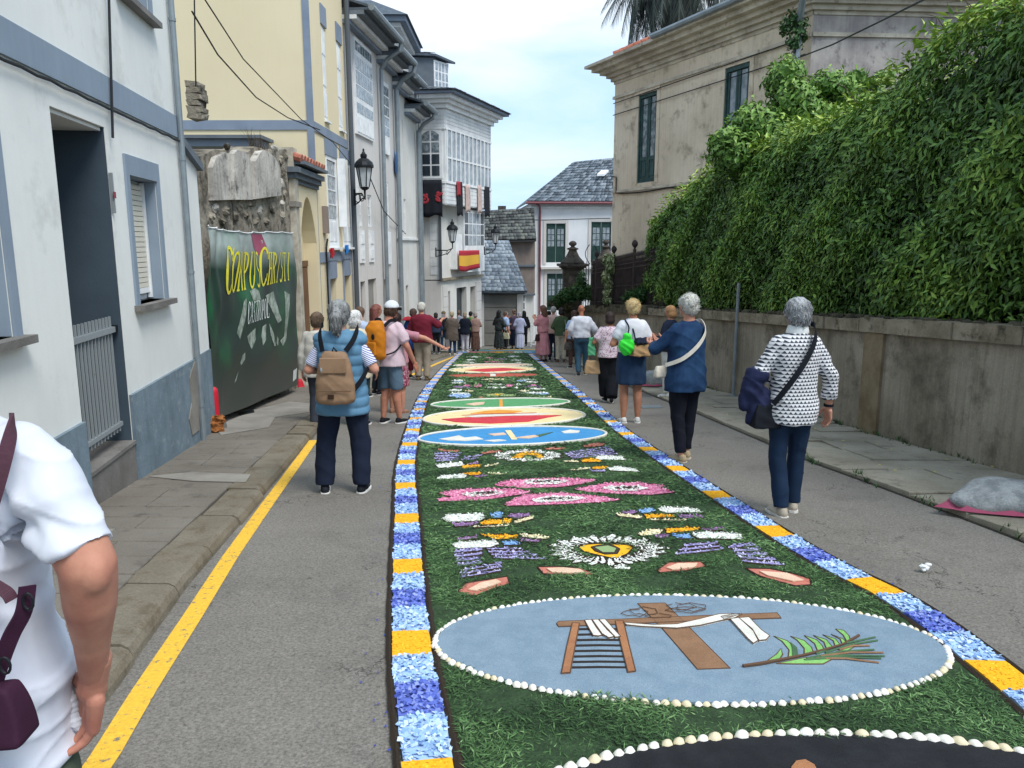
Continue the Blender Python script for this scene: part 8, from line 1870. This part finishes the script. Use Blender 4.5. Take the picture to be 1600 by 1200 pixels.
t, J, H, L3 = person('woman with long brown hair in a long dusty pink dress, holding a phone', 848, 565, 476, yaw=.7, build=1.0, top=(fab('bf8791'), .52, 1.3, .02, .006, 0, 'dress_top'), bottom=('skirt', fab('bf8791'), .12, 1.35), hair=('long', '5d463c'), arms=('phone', 'phone'), shoes=('3a302d', '3a302d'))
phone_at(t, (0, .32, 1.24), 'phone held up by the woman in the long pink dress', -.2)
bag_at(t, 'shoulder_bag', 'dark maroon bag at the side of the woman in the pink dress', 'bag', (-.22, -.02, .8), (.2, .08, .24), fab('3a2a2e'))
person('person with dark hair mostly hidden behind the woman in the pink dress', 857, 556, 485, yaw=.2, top=(fab('333136'), .48, 1.5, .02, .005, 0, 'shirt'), bottom=('trousers', fab('26262c'), .05, 1.1), hair=('short', '2a211f'))
t, J, H, L3 = person('woman in navy top and white trousers behind the woman in the denim shirt', 1043, 622, 476, yaw=.8, build=1.02, top=(fab('222a3c'), .5, 1.8, .02, .006, 0, 'top'), bottom=('trousers', fab('cfcfca'), .05, 1.15), hair=('bob', 'a87f58'), arms=('front', 'front'), shoes=('d9d9d6', 'e6e6e3'))
# centre group
t, J, H, L3 = person('long-haired woman in a long black patterned dress, leftmost of the far centre group', 780, 547, 484, yaw=-.5, top=(pattern('dark_floral', '24272b', p_flor('45504c', 20, .58)), .5, 1.7, .025, .006, 0, 'dress_top'), bottom=('skirt', pattern('dark_floral2', '24272b', p_flor('45504c', 20, .58)), .06, 1.3), hair=('long', '17171a'), arms=('front', 'bag'))
b = bag_at(t, 'basket_bag', 'cream handbag held low by the woman in the black patterned dress', 'bag', (.27, .1, .62), (.3, .12, .28), fab('bdb79b'), vox=.02); q = MB(); q.tube([(-.08, 0, .12), (0, 0, .3), (.08, 0, .12)], .01, 6); obj('handle', q, fab('bdb79b'), b, local=True)
person('man in light blue shirt and dark trousers in the far centre group', 790, 546, 486, yaw=-1.1, top=(fab('9fb6da'), .52, 1.0, .03, .006, 0, 'shirt'), bottom=('trousers', fab('262a33'), .05, 1.2), hair=('short', '5c4a40'), female=False, arms=('front', 'hang'), build=1.08)
person('woman in dark purple and navy dress in the far centre group, leaning left', 803, 545, 483, yaw=.5, top=(pattern('plum_navy', '3a3544', p_flor('5a4450', 14, .55)), .48, .7, .02, .006, 0, 'dress_top'), bottom=('skirt', fab('2d3347'), .1, 1.15), hair=('bun', '6d5748'), arms=('phone', 'phone'), skin='a8755d', build=1.05)
person('white-haired woman in long pale lilac outfit, right end of the far centre group', 812, 546, 487, yaw=.2, top=(fab('a9afcc'), .42, 1.8, .02, .006, 0, 'blouse'), bottom=('skirt', fab('b9bedb'), .04, 1.15), hair=('bob', '9a97a0'), arms=('front', 'front'))
person('person in black with long dark hair behind the woman in lilac', 819, 541, 485, yaw=0, top=(fab('1f2024'), .5, 1.8, .02, .005, 0, 'top'), bottom=('trousers', fab('26262c'), .05, 1.2), hair=('long', '191819'))
# group before the gallery house
t, J, H, L3 = person('woman in grey-brown trench coat and jeans, seen from behind before the gallery house', 707, 555, 486, yaw=-.05, top=(fab('6b6058'), .33, 1.8, .035, .006, 0, 'trench_coat'), bottom=('trousers', fab('2f4766'), .05, 1.0), hair=('short', 'a59a7d'), arms=('phone', 'phone'), build=1.12, shoes=('d0cec8', 'd8d8d4'))
t, J, H, L3 = person('woman in navy sweater and white trousers before the gallery house', 727, 550, 487, yaw=-.1, top=(fab('1d2331'), .44, 1.9, .03, .005, 0, 'sweater'), bottom=('trousers', fab('cfcfd4'), .05, 1.1), hair=('bob', '8d7d6a'), arms=('phone', 'phone'), build=1.1, shoes=('c9c6bd', 'd8d8d4'))
person('man with black hair in green shirt behind the navy sweater woman', 736, 546, 486, yaw=-.5, top=(fab('5d8148'), .5, .8, .03, .006, 0, 'shirt'), bottom=('trousers', fab('2a2d34'), .05, 1.1), hair=('short', '15161a'), female=False, arms=('phone', 'hang'))
person('woman in brown patterned dress at the corner of the gallery house', 743, 549, 487, yaw=.4, top=(fab('9b7f76'), .5, 1.5, .02, .006, 0, 'blouse'), bottom=('skirt', pattern('brown_print', '6d5046', p_flor('48342f', 20, .5)), .05, 1.1), hair=('bob', '8c8480'), arms=('front', 'front'))
person('person with brown hair and grey top between the trench coat and the navy sweater', 717, 546, 484, yaw=.2, top=(fab('8b8f9c'), .5, 1.4, .02, .006, 0, 'top'), bottom=('trousers', fab('2a3140'), .05, 1.1), hair=('short', '6a5444'), arms=('phone', 'hang'))
t, J, H, L3 = person('person in dark blue jeans and black top with cap, left of the trench coat', 694, 551, 486, yaw=-.1, top=(fab('24262c'), .5, .9, .03, .006, 0, 'top'), bottom=('trousers', fab('2c4560'), .05, 1.2), hair=('short', '7c6a4e'), arms=('phone', 'phone'), hat='6d6147')
person('woman in black trousers and navy top just right of the man in maroon', 682, 556, 488, yaw=.1, top=(fab('2f3b52'), .5, 1.5, .02, .006, 0, 'top'), bottom=('trousers', fab('1b1d24'), .05, 1.1), hair=('bob', '2b2523'), arms=('front', 'hang'))
# man in maroon
t, J, H, L3 = person('white-haired man in maroon sweater and khaki trousers, hand raised with a phone', 661, 594, 471, yaw=-.2, top=(fab('742636'), .49, 1.35, .035, .007, 0, 'sweater'), bottom=('trousers', fab('9c9080'), .05, 1.35), hair=('short', 'b9b6ae'), female=False, build=1.15, arms=('front', ((.19, .06, .70), (.2, .22, .76))), shoes=('6a5b48', '3a3632'))
phone_at(t, (.37, .45, 1.42), 'white phone held out by the man in maroon', -.1)
t, J, H, L3 = person('person in bright blue and red vest half hidden behind the man in maroon', 648, 590, 481, yaw=-.3, top=(fab('2c4f96'), .42, 1.2, .035, .007, 0, 'vest'), bottom=('trousers', fab('6e2434'), .1, 1.2), hair=('short', '4a3b35'), build=1.1)
b = bag_at(t, 'scarf', 'red scarf round the shoulders of the person in blue', 'scarf', (0, -.05, 1.42), (.42, .24, .1), fab('a8323c'), vox=.02)
# man with the cap and orange backpack
t, J, H, L3 = person('man in white cap, pale pink T-shirt and denim shorts, looking down at the carpet', 612, 661, 470, yaw=-.55, top=(fab('d3bcc4'), .48, .75, .03, .007, 0, 't_shirt'), bottom=('shorts', fab('5b7182', .85), .29, 1.15), hair=('short', '5a463a'), female=False, build=1.12, skin='bb8068', arms=(((-.15, .02, .65), (-.09, .12, .6)), ((.165, .02, .64), (.17, .1, .5))),
 legs={'la': (-.06, -.03, .05), 'ra': (.06, .03, .05)}, shoes=('1c1d21', 'e4e4e0'), head=(0, .035), hat='dfe3e8')
q = MB(); hc_ = L3(0, .047, .928)
for s_ in (-1, 1): q.box((hc_.x+s_*.052*H-.004, hc_.y-.0, hc_.z+.004), (hc_.x+s_*.052*H+.004, hc_.y+.09, hc_.z+.018))
q.box((hc_.x-.085, hc_.y+.088, hc_.z-.014), (hc_.x+.085, hc_.y+.1, hc_.z+.022)); obj('sunglasses', q, mat('sunglass', '1b1c20', .2), t, local=True)
om = fab('c4781f', .6, 120); b = thing('backpack', 'orange backpack worn by the man in the white cap', 'backpack', world(t, (-.02, -.26, 1.2)), -.55)
q = MB(); rings(q, [(-.27, 0, 0, .12, .075), (-.22, 0, 0, .155, .1), (0, 0, -.01, .16, .115), (.17, 0, 0, .14, .1), (.25, 0, .02, .1, .07)], 20); me = remesh(q, .015, 5, 'bag'); disp(me, folds(.008, 1.9, 1.2)); me.materials.append(om); obj('bag_body', me, None, b, local=True)
q = MB(); q.box((-.1, -.135, -.2), (.1, -.09, -.02)); me = remesh(q, .012, 6, 'pocket'); me.materials.append(om); obj('pocket', me, None, b, local=True)
q = MB(); q.ell((.06, -.115, .05), (.03, .012, .04), 8, 6); obj('mesh_patch', q, BLACKF, b, local=True)
for s_ in (-1, 1): strap(t, b, [(s_*.09, -.2, 1.38), (s_*.13, -.12, 1.45), (s_*.14, .0, 1.44)], .045, BLACKF)
strap(t, b, [(.13, -.22, 1.0), (.2, -.12, 1.04), (.22, .02, 1.15)], .02, BLACKF)
# woman behind him reaching out
t, J, H, L3 = person('woman in maroon floral skirt behind the man in the white cap, arm stretched out', 622, 645, 486, yaw=-.3, top=(fab('b57f8b'), .5, .7, .02, .006, 0, 'dress_top'), bottom=('skirt', pattern('maroon_floral', '7c2a48', p_flor('c7a2ac', 34, .55)), .27, 1.1), hair=('long', '3a2b28'), build=1.02, skin='c08a72', arms=('front', ((.26, .1, .735), (.4, .14, .66))), shoes=('9a7260', '8a6a58'))
phone_at(t, (.73, .27, 1.07), 'white phone in the outstretched hand beside the man in the white cap', .3)
t, J, H, L3 = person('white-haired woman in cream cardigan, partly hidden behind the woman in the blue vest', 561, 664, 483, yaw=-.15, top=(fab('cfc5ae'), .42, 1.85, .03, .007, 0, 'cardigan'), bottom=('trousers', fab('2c4049'), .05, 1.2), hair=('bob', 'dcdcda'), build=1.1, arms=('front', ((.15, .02, .63), (.15, .06, .48))))
person('short-haired person in white cardigan, left of the woman in the blue vest', 503, 668, 486, yaw=.0, top=(fab('cbc7bd'), .45, 1.9, .03, .007, 0, 'cardigan'), bottom=('trousers', fab('3b3f48'), .05, 1.2), hair=('short', '6b5a4a'), build=1.05, X=None)
person('brown-haired person in pale blue shirt, farther up the left pavement', 567, 620, 478, yaw=-.4, top=(fab('a9b9d2'), .5, 1.0, .03, .006, 0, 'shirt'), bottom=('trousers', fab('2c3440'), .05, 1.2), hair=('short', '5f4a3c'), build=1.05)
person('woman with reddish hair and dark top, farther up the left pavement', 592, 616, 474, yaw=-.9, top=(fab('2a2c34'), .5, 1.6, .02, .006, 0, 'top'), bottom=('trousers', fab('2c3440'), .05, 1.2), hair=('long', '7a4a42'), build=1.0)
# ================================================================ MAN IN THE FOREGROUND (back view, cut by the picture's left edge)
YF = 1.5; cxF = -1.17
t = thing('person', 'man in white T-shirt with dark maroon bag, in the left foreground', 'person', (cxF, YF, gz(YF)))
Sx, Ex, Wx = D(50, 706, 1.47), D(140, 884, 1.42), D(146, 1062, 1.53); Hd = D(126, 1180, 1.57)
zS = Sx.z; zhip = D(60, 1200, 1.5).z
def mir(p): return Vector((2*cxF-p.x, p.y, p.z))
mb = MB()
rings(mb, [(zhip-.12, cxF, YF, .17, .12), (zhip, cxF, YF, .165, .12), (zhip+.15, cxF, YF, .165, .12), (zS-.25, cxF, YF, .17, .12), (zS-.08, cxF, YF, .17, .10), (zS+.0, cxF, YF, .12, .075), (zS+.07, cxF, YF, .06, .055)], 24)
hcF = Vector((cxF, YF+.03, zS+.22)); mb.ell(hcF+Vector((0, 0, .02)), (.078, .096, .095), 18, 12); mb.ell(hcF+Vector((0, .02, -.05)), (.06, .065, .065), 12, 8); mb.ell(hcF+Vector((0, .1, -.02)), (.013, .02, .024), 8, 6)
for s_ in (-1, 1): mb.ell(hcF+Vector((s_*.08, 0, -.01)), (.012, .02, .032), 8, 6)
limb(mb, [Vector((cxF, YF-.01, zS+.02)), Vector((cxF, YF+.01, zS+.13))], [.058, .054], 14)
limb(mb, [Sx+Vector((-.03, .01, -.03)), Sx.lerp(Ex, .55), Ex+Vector((-.003, 0, 0)), Ex.lerp(Wx, .28)+Vector((.001, -.004, 0)), Ex.lerp(Wx, .62), Wx], [.042, .055, .054, .051, .037, .027], 18)
mb.ell(Ex+Vector((.016, -.018, -.006)), (.034, .034, .045), 12, 8)
Sl, El, Wl = mir(Sx), mir(Ex), mir(Wx)+Vector((0, .1, .08)); limb(mb, [Sl+Vector((.02, 0, -.02)), El, Wl], [.056, .055, .031], 12)
zg_ = gz(YF)
for s_ in (-1, 1): limb(mb, [Vector((cxF+s_*.09, YF, zhip)), Vector((cxF+s_*.1, YF+.02, zg_+.48)), Vector((cxF+s_*.1, YF-.02, zg_+.34)), Vector((cxF+s_*.1, YF-.02, zg_+.09))], [.1, .06, .06, .038], 12)
b0 = remesh(mb, .0075, 4, 'body')
h1 = hand_mesh(Wx, Hd-Wx, 1, 1.2, .003, .6, (.7, .65, .1)); h2 = hand_mesh(Wl, (Wl-El).normalized(), -1, 1.03, .006, .5)
bo = joinm([b0, h1, h2], 'body'); sm_ = mat('reddened_skin', 'bd8871', .62, var=(9, 'a96d5c', .36, .66), stain=('a86d5a', 34, .6, .85), bump=(150, .3, .002)); sm_.node_tree.nodes['Principled BSDF'].inputs['Subsurface Weight'].default_value = .1; sm_.node_tree.nodes['Principled BSDF'].inputs['Subsurface Radius'].default_value = (.012, .004, .002)
bo.materials.append(sm_); obj('body', bo, None, t)
for s_ in (-1, 1):
 q = MB(); q.sm = True; q.ell(hcF+Vector((s_*.03, .085, .012)), (.014, .01, .009), 8, 6); e = obj('eye', q, EYE_W, t); q = MB(); q.ell(hcF+Vector((s_*.03, .094, .012)), (.006, .004, .006), 6, 5); obj('iris', q, EYE_D, e)
q = MB(); q.ell(hcF+Vector((0, .085, -.055)), (.022, .01, .006), 8, 5); obj('mouth', q, LIP, t)
q = MB(); q.ell(hcF+Vector((0, -.02, .03)), (.088, .1, .092), 16, 10); q.ell(hcF+Vector((0, -.035, -.02)), (.08, .07, .07), 12, 8); me = remesh(q, .01, 3, 'hair'); me.materials.append(hairm('6a5a4c')); obj('hair', me, None, t)
# T-shirt
q = MB(); edge = [(700, 66), (760, 62), (830, 56), (885, 54), (965, 74), (1060, 94), (1130, 104), (1188, 116)]
secs = [(zS+.085, cxF, YF-.01, .075, .07), (zS+.065, cxF, YF, .12, .085), (zS+.035, cxF, YF, .175, .10)]
for py, pe in edge:
 p = D(pe, py, 1.5); secs.append((p.z, cxF, YF, p.x-cxF, .145+.02*(py > 1000)))
secs = [s_ for i, s_ in enumerate(secs) if i < 3 or s_[0] < secs[2][0]-.01]; rings(q, secs[::-1], 32)
for S_, E_, sg in ((Sx, Ex, 1), (Sl, El, -1)):
 S2 = S_+Vector((-.012*sg, 0, -.004)); hemp = S_.lerp(E_, .86)
 limb(q, [S2, S_.lerp(E_, .5)+Vector((-.004*sg, 0, 0))], [.065, .068], 20); q.tube([S_.lerp(E_, .45)+Vector((-.004*sg, 0, 0)), S_.lerp(E_, .7), hemp+Vector((-.004*sg, 0, 0))], [.070, .066, .069], 24)
me = remesh(q, .0062, 5, 't_shirt')
def tee(c, n):
 x, y, z = c[:, 0], c[:, 1], c[:, 2]; u = (z-zS)
 sl = np.clip((x-(Sx.x-.06))/.08, 0, 1)       # radiating folds at the shoulder and armpit
 r = np.hypot(x-(Sx.x-.05), (z-(zS-.16)))*1.0; an = np.arctan2(z-(zS-.16), x-(Sx.x-.05))
 a = .013*np.sin(an*7+r*16)*np.exp(-r*4.5)
 a += .007*np.sin(z*22+x*30+np.sin(z*9)*1.6)*np.clip(-u*2.2, 0, 1)*.7+.005*np.sin(x*46+z*9+np.sin(z*13)*.8)*np.clip(-u*1.8, 0, 1)
 rr = 1-np.abs(np.sin(x*17+z*24+np.sin(z*11+1)*1.4))**.45; a += .009*rr
 rr = 1-np.abs(np.sin(x*31-z*15+np.sin(z*7)*2))**.4; a += .007*rr*np.clip(-u*3, 0, 1)+.0025*np.sin(x*75+z*50+np.sin(z*31)*2)
 return a-.004
disp(me, tee); wt = mat('white_cotton', 'd6dae4', .92, var=(4, 'ccd1dd', .4, .6), bump=(500, .15, .001), spec=.1); me.materials.append(wt); ts_ = obj('t_shirt', me, None, t)
# shorts
q = MB(); rings(q, [(zhip-.1, cxF, YF, .2, .15), (zhip+.1, cxF, YF, .195, .14)], 24)
for s_ in (-1, 1): q.tube([Vector((cxF+s_*.095, YF, zhip)), Vector((cxF+s_*.1, YF+.01, zhip-.33))], [.115, .11], 16)
me = remesh(q, .012, 4, 'shorts'); disp(me, folds(.006, 1)); me.materials.append(fab('4c5648')); obj('shorts', me, None, t)
for s_ in (-1, 1):
 q = MB(); q.ell((cxF+s_*.1, YF+.05, zg_+.05), (.045, .13, .05), 12, 7); me = remesh(q, .01, 3, 'shoe'); me.materials.append(fab('3a3d42')); obj('shoe', me, None, t)
# maroon bag and straps
mar = fab('3b1f33', .75, 150); M_a = fab('553843', .7, 150)
def curve_strap(P, wd, m_, parent, name='strap', th=.005):
 P = [Vector(p) for p in P]; Q = []
 Q = spline(P); mb = MB(); n = len(Q)
 for i, p in enumerate(Q):
  tt = (Q[min(i+1, n-1)]-Q[max(i-1, 0)]).normalized(); o_ = Vector((p.x-cxF, p.y-YF, .0)); o_ = (o_-tt*o_.dot(tt)).normalized(); s_ = tt.cross(o_)*wd/2; mb.v += [tuple(p-s_), tuple(p+s_), tuple(p+s_+o_*th), tuple(p-s_+o_*th)]
 for i in range(n-1):
  for j in range(4): mb.f.append((i*4+j, i*4+(j+1) % 4, (i+1)*4+(j+1) % 4, (i+1)*4+j)); mb.m.append(0)
 mb.f += [(3, 2, 1, 0), tuple((n-1)*4+i for i in range(4))]; mb.m += [0, 0]; return obj(name, mb, m_, parent)
bc = D(-32, 1108, 1.3); b = thing('shoulder_bag', 'dark maroon bag on a strap at the back of the man in the white T-shirt', 'bag', bc)
me = softbox(bc, .17, .07, .125, vox=.008, sm=5); disp(me, folds(.003, 2)); me.materials.append(mar); obj('bag_body', me, None, b)
P1 = [D(14, 655, 1.52), D(18, 660, 1.43), D(10, 700, 1.365), D(-12, 780, 1.335), D(-40, 860, 1.33)]; curve_strap(P1, .026, M_a, b)
curve_strap([D(-25, 905, 1.335), D(8, 924, 1.335), D(18, 938, 1.335)], .022, M_a, b)
curve_strap([D(42, 915, 1.345), D(36, 955, 1.335), D(18, 990, 1.325), D(2, 1030, 1.315), D(-12, 1075, 1.31)], .03, mar, b)
for pp in (D(44, 940, 1.33), D(8, 1040, 1.3)):
 q = MB(); ring = [pp+Vector((.016*math.cos(a_)*.6, 0, .016*math.sin(a_))) for a_ in np.linspace(0, 6.283, 13)]; q.tube(ring, .0028, 6); obj('buckle', q, M['iron'], b)
# what the hand holds
q = MB(); c_ = D(112, 1108, 1.55)
for dx, dz, rx, rz_ in ((0, 0, .02, .045), (.006, -.03, .022, .03), (-.012, .03, .014, .03)): q.ell(c_+Vector((dx, 0, dz)), (rx, .02, rz_), 10, 7)
me = remesh(q, .004, 2, 'cloth'); disp(me, folds(.005, .5, 3)); me.materials.append(fab('d9dbe2')); tag(obj('handkerchief', me), 'crumpled white handkerchief in the hand of the man in the foreground', 'handkerchief')
# ================================================================ STREET LAMPS, POLE, SMALL THINGS
def lamp(label, base, tip, s=1.0):
 """base: where the bracket meets the wall; tip: foot of the lantern"""
 t = thing('street_lamp', label, 'street lamp', base, group='black wall lanterns'); base = Vector(base); tip = Vector(tip); I = M['iron']; d = (tip-base); d.z = 0; u = d.normalized(); ln = d.length
 mb = MB(); mb.tube([base+Vector((0, 0, -.3*s)), base+Vector((0, 0, .12*s))], .03*s, 6); obj('wall_plate', mb, I, t)
 mb = MB(); mb.tube([base, base+u*ln*.7, tip+Vector((0, 0, -.22*s)), tip+Vector((0, 0, 0))], [.024*s, .022*s, .022*s, .03*s], 6); obj('arm', mb, I, t)
 mb = MB(); mb.tube([base+Vector((0, 0, -.28*s)), base+u*ln*.35+Vector((0, 0, -.22*s)), base+u*ln*.75+Vector((0, 0, -.12*s)), tip+Vector((0, 0, -.2*s))], .018*s, 6); obj('brace', mb, I, t)
 for f, r in ((.3, .1), (.68, .075)):
  c = base+u*ln*f+Vector((0, 0, -.115*s)); mb = MB(); mb.tube([c+u*r*s*math.cos(a_)+Vector((0, 0, r*s*math.sin(a_))) for a_ in np.linspace(0, 2*math.pi, 15)], .012*s, 5); obj('scroll', mb, I, t)
 mb = MB(); mb.lathe(tip, [(.03*s, 0), (.07*s, .02*s), (.11*s, .05*s), (.125*s, .08*s), (.06*s, .085*s)], 10); obj('lantern_foot', mb, I, t)
 n = 6; z0, z1, r0, r1 = .09*s, .56*s, .12*s, .2*s
 for k in range(n):
  a0, a1 = 2*math.pi*k/n, 2*math.pi*(k+1)/n; P = [tip+Vector((r*math.cos(a), r*math.sin(a), z)) for r, a, z in ((r0*.95, a0, z0), (r0*.95, a1, z0), (r1*.95, a1, z1), (r1*.95, a0, z1))]; mid = tip+Vector((0, 0, .3*s)); mb = MB(); mb.prism(P, (mid-sum(P, Vector())/4)*.04); obj('pane', mb, M['lamp_glass'], t)
  mb = MB(); mb.tube([tip+Vector((r0*math.cos(a0), r0*math.sin(a0), z0)), tip+Vector((r1*math.cos(a0), r1*math.sin(a0), z1))], .013*s, 5); obj('frame_bar', mb, I, t)
 mb = MB(); mb.sm = False; mb.lathe(tip, [(.2*s, .56*s), (.25*s, .57*s), (.25*s, .62*s), (.22*s, .7*s), (.13*s, .78*s), (.07*s, .81*s), (.085*s, .83*s), (.085*s, .89*s), (.05*s, .92*s), (.02*s, .98*s), (.03*s, 1.01*s), (.002, 1.05*s)], 12); obj('lantern_cap', mb, I, t)
l1 = D(554, 303, 20.1); l1t = D(570, 299, 19.9); lamp('black wall lantern on a scroll bracket at the end of the yellow house', (l1.x-.0, 20.1, l1.z), (l1t.x, 19.9, l1t.z+.02), .98)
l2 = D(681, 391, 30.1); l2t = D(707, 380, 29.3); lamp('black wall lantern on the front of the white gallery house', (l2.x, 30.1, l2.z), (l2t.x, 29.3, l2t.z), .86)
l3 = D(757, 389, 33.2); l3t = D(774, 382, 33.0); lamp('black wall lantern at the far corner of the gallery house, against the slate roof', (l3.x, 33.2, l3.z), (l3t.x, 33.0, l3t.z), .84)
p = D(1155, 500, 13.7); x = lerpX(WR, 13.7)-.06; t = thing('sign_pole', 'slim grey pole standing against the concrete garden wall', 'pole', (x, 13.7, gz(13.7)))
mb = MB(); mb.tube([(x, 13.7, gz(13.7)), (x, 13.7, D(1155, 442, 13.7).z)], .032, 10); obj('shaft', mb, M['zinc'], t); mb = MB(); mb.lathe((x, 13.7, gz(13.7)+.03), [(.07, 0), (.07, .02), (.035, .03)], 12); obj('base_plate', mb, M['zinc'], t)
def boulder(c, r, m_, label, cloth_lb):
 mb = MB(); mb.ell(c+Vector((0, 0, r[2]*.55)), r, 28, 16); me = mb.mesh('rock'); n = len(me.vertices); co = np.empty(n*3, np.float32); me.vertices.foreach_get('co', co); co = co.reshape(-1, 3)
 d = co-np.array(c); k = 1+.06*np.sin(d[:, 0]*7+d[:, 1]*9)+.05*np.sin(d[:, 2]*15+d[:, 0]*11)+.012*np.sin(d[:, 0]*60)*np.sin(d[:, 1]*50+d[:, 2]*40); co = np.array(c)+d*k[:, None]; co[:, 2] = np.maximum(co[:, 2], c.z+.01); me.vertices.foreach_set('co', co.ravel()); me.polygons.foreach_set('use_smooth', [True]*len(me.polygons)); me.update(); me.materials.append(m_)
 tag(obj('boulder', me), label, 'boulder')
 mb = MB(); n = 26
 for j in range(4):
  for i in range(n):
   a = 2*math.pi*i/n; rr = (.6, .9, 1.0, 1.07)[j]*(1+(.04*math.sin(a*5+j)+(.22 if 2.9 < a < 3.3 else 0))*(j > 1)); mb.v.append((c.x+r[0]*rr*math.cos(a), c.y+r[1]*rr*math.sin(a), gz(c.y+r[1]*rr*math.sin(a))+.05+(.0, .05, .035+.02*math.sin(a*9), .012)[j]))
 for j in range(3):
  for i in range(n): mb.f.append((j*n+i, j*n+(i+1) % n, (j+1)*n+(i+1) % n, (j+1)*n+i)); mb.m.append(0)
 mb.sm = True; tag(obj('cloth', mb, mat('pink_cloth', 'a8506a', .8, bump=(40, .5, .01)) if 'pink_cloth' not in bpy.data.materials else bpy.data.materials['pink_cloth']), cloth_lb, 'cloth')
rk = mat('pale_grey_boulder', 'a9acac', .95, var=(7, '84898a', .4, .62), stain=('6f7476', 12, .56, .7), bump=(40, .9, .015), grain=(60, .2))
g_ = G(1580, 800, .04); boulder(g_+Vector((.03, .08, 0)), (.44, .27, .135), rk, 'pale grey boulder on the flagstones at the right edge', 'pink cloth spread under the pale boulder at the right edge')
g_ = G(1017, 604, .03); boulder(g_, (.34, .22, .22), rk, 'pale grey boulder on the right pavement behind the woman in denim', 'pink cloth under the boulder behind the woman in denim')
# litter and fallen leaves
g_ = G(1444, 891, .01); mb = MB();
for k in range(4): mb.ell(g_+Vector((random.uniform(-.02, .02), random.uniform(-.012, .012), .012+.008*k)), (.022, .015, .012), 7, 5)
me = remesh(mb, .004, 1, 'paper'); disp(me, folds(.005, 0, 4)); me.materials.append(M['white_paint']); tag(obj('crumpled_paper', me), 'crumpled white paper lying on the road right of the carpet', 'litter')
lm_ = mat('fallen_yellow_leaf', 'c2ba55', .7); mb = MB()
for k in range(46):
 x_, y_ = random.choice([(1290, 640), (1350, 700), (1430, 725), (1510, 735), (1290, 680), (1180, 640)]); p = G(x_+random.uniform(-60, 60), y_+random.uniform(-14, 18), .045); a = random.uniform(0, 6.3); l = random.uniform(.015, .035)
 mb.add([p, p+Vector((l*math.cos(a), l*math.sin(a), .004)), p+Vector((l*1.5*math.cos(a+.5), l*1.5*math.sin(a+.5), .006)), p+Vector((l*math.cos(a+1), l*math.sin(a+1), .003))], [(0, 1, 2, 3)])
obj('fallen_leaves', mb, lm_, None, kind='stuff'); bpy.data.objects['fallen_leaves']['label'] = 'small yellow leaves fallen on the right flagstones'; bpy.data.objects['fallen_leaves']['category'] = 'leaves'
# weeds along the foot of the walls
def weeds(pts, n, name, label):
 V, F_, A4 = [], [], []
 for k in range(n):
  x, y, z = random.choice(pts); p = Vector((x+random.gauss(0, .03), y+random.uniform(-.25, .25), z));
  for q in range(4):
   a = random.uniform(0, 6.3); l = random.uniform(.03, .09); b = len(V); dr = Vector((math.cos(a)*.6, math.sin(a)*.6, 1)).normalized()*l; s_ = Vector((-math.sin(a), math.cos(a), 0))*.006; V += [tuple(p-s_), tuple(p+s_), tuple(p+dr)]; F_.append((b, b+1, b+2)); A4.append(random.random())
 o = obj(name, np_mesh(name, V, F_, M['leaf_dark'], A4), None, None, kind='stuff'); o['label'] = label; o['category'] = 'weeds'
weeds([(lerpX(WR, y)-.03, y, gz(y)+.03) for y in np.arange(5, 17, .5) if random.random() < .75]+[(lerpX(KR, y)+.02, y, gz(y)+.01) for y in np.arange(4, 9, .9)], 320, 'weeds', 'small green weeds growing at the foot of the garden wall')
# cables over the street
def cable(name, label, P, r=.012):
 Q = []; P = [Vector(p) for p in P]
 for i in range(len(P)-1):
  for k in range(6): Q.append(P[i].lerp(P[i+1], k/6))
 Q.append(P[-1]); mb = MB(); mb.tube(Q, r, 5); tag(obj(name, mb, M['cable']), label, 'cable')
cable('cable', 'sagging cable from the blue-trimmed house down to the yellow house corner', [D(300, 18, 9.4), D(340, 85, 11), D(400, 152, 13.8), D(450, 184, 16), D(500, 203, 17.15)], .011)
cable('cable', 'upper sagging cable running past the yellow gable to the lantern', [D(318, -4, 9.4), D(380, 92, 12), D(470, 186, 15.5), D(520, 222, 17.5), D(548, 256, 19.5)], .009)
cable('cable', 'cable crossing the street between the gallery house and the far white house', [D(652, 345, 29.9), D(662, 338, 30.2), D(740, 341, 34), D(850, 344, 39), D(953, 341, 43.9)], .022)
cable('cable', 'thick cable running from the ivy-covered downpipe up over the hedge to the right', [D(1248, 90, 16.6), D(1300, 70, 14.5), D(1370, 36, 12), D(1450, -4, 9.5), D(1520, -50, 8)], .014)
cable('cable', 'thin cable hanging across the grey row houses', [D(575, 270, 20.6), D(600, 330, 23.2), D(636, 368, 27.5)], .014)
# white crowd barrier at the far end
p = D(838, 520, 35.0); x = p.x-.25; z = gz(35); t = thing('crowd_barrier', 'white metal crowd barrier standing at the far end of the street', 'barrier', (x, 35, z))
for a, b in (((0, .12), (1.0, .12)), ((0, 1.0), (1.0, 1.0)), ((0, 0), (0, 1.0)), ((1.0, 0), (1.0, 1.0)), ((.2, .12), (.2, 1)), ((.4, .12), (.4, 1)), ((.6, .12), (.6, 1)), ((.8, .12), (.8, 1))):
 mb = MB(); mb.tube([(x+a[0], 35, z+a[1]), (x+b[0], 35, z+b[1])], .022, 6); obj('bar', mb, M['white_paint'], t)
# dark awning-like iron bracket on the gallery house, meter box on the wall of the arch
t = thing('manhole_cover', 'small rectangular iron cover set in the right side of the road', 'manhole cover', G(1012, 636)); mb = MB(); mb.prism([G(x, y, .004) for x, y in ((1000, 634), (1030, 633), (1036, 637), (1004, 638))], (0, 0, .004)); obj('lid', mb, M['zinc'], t)
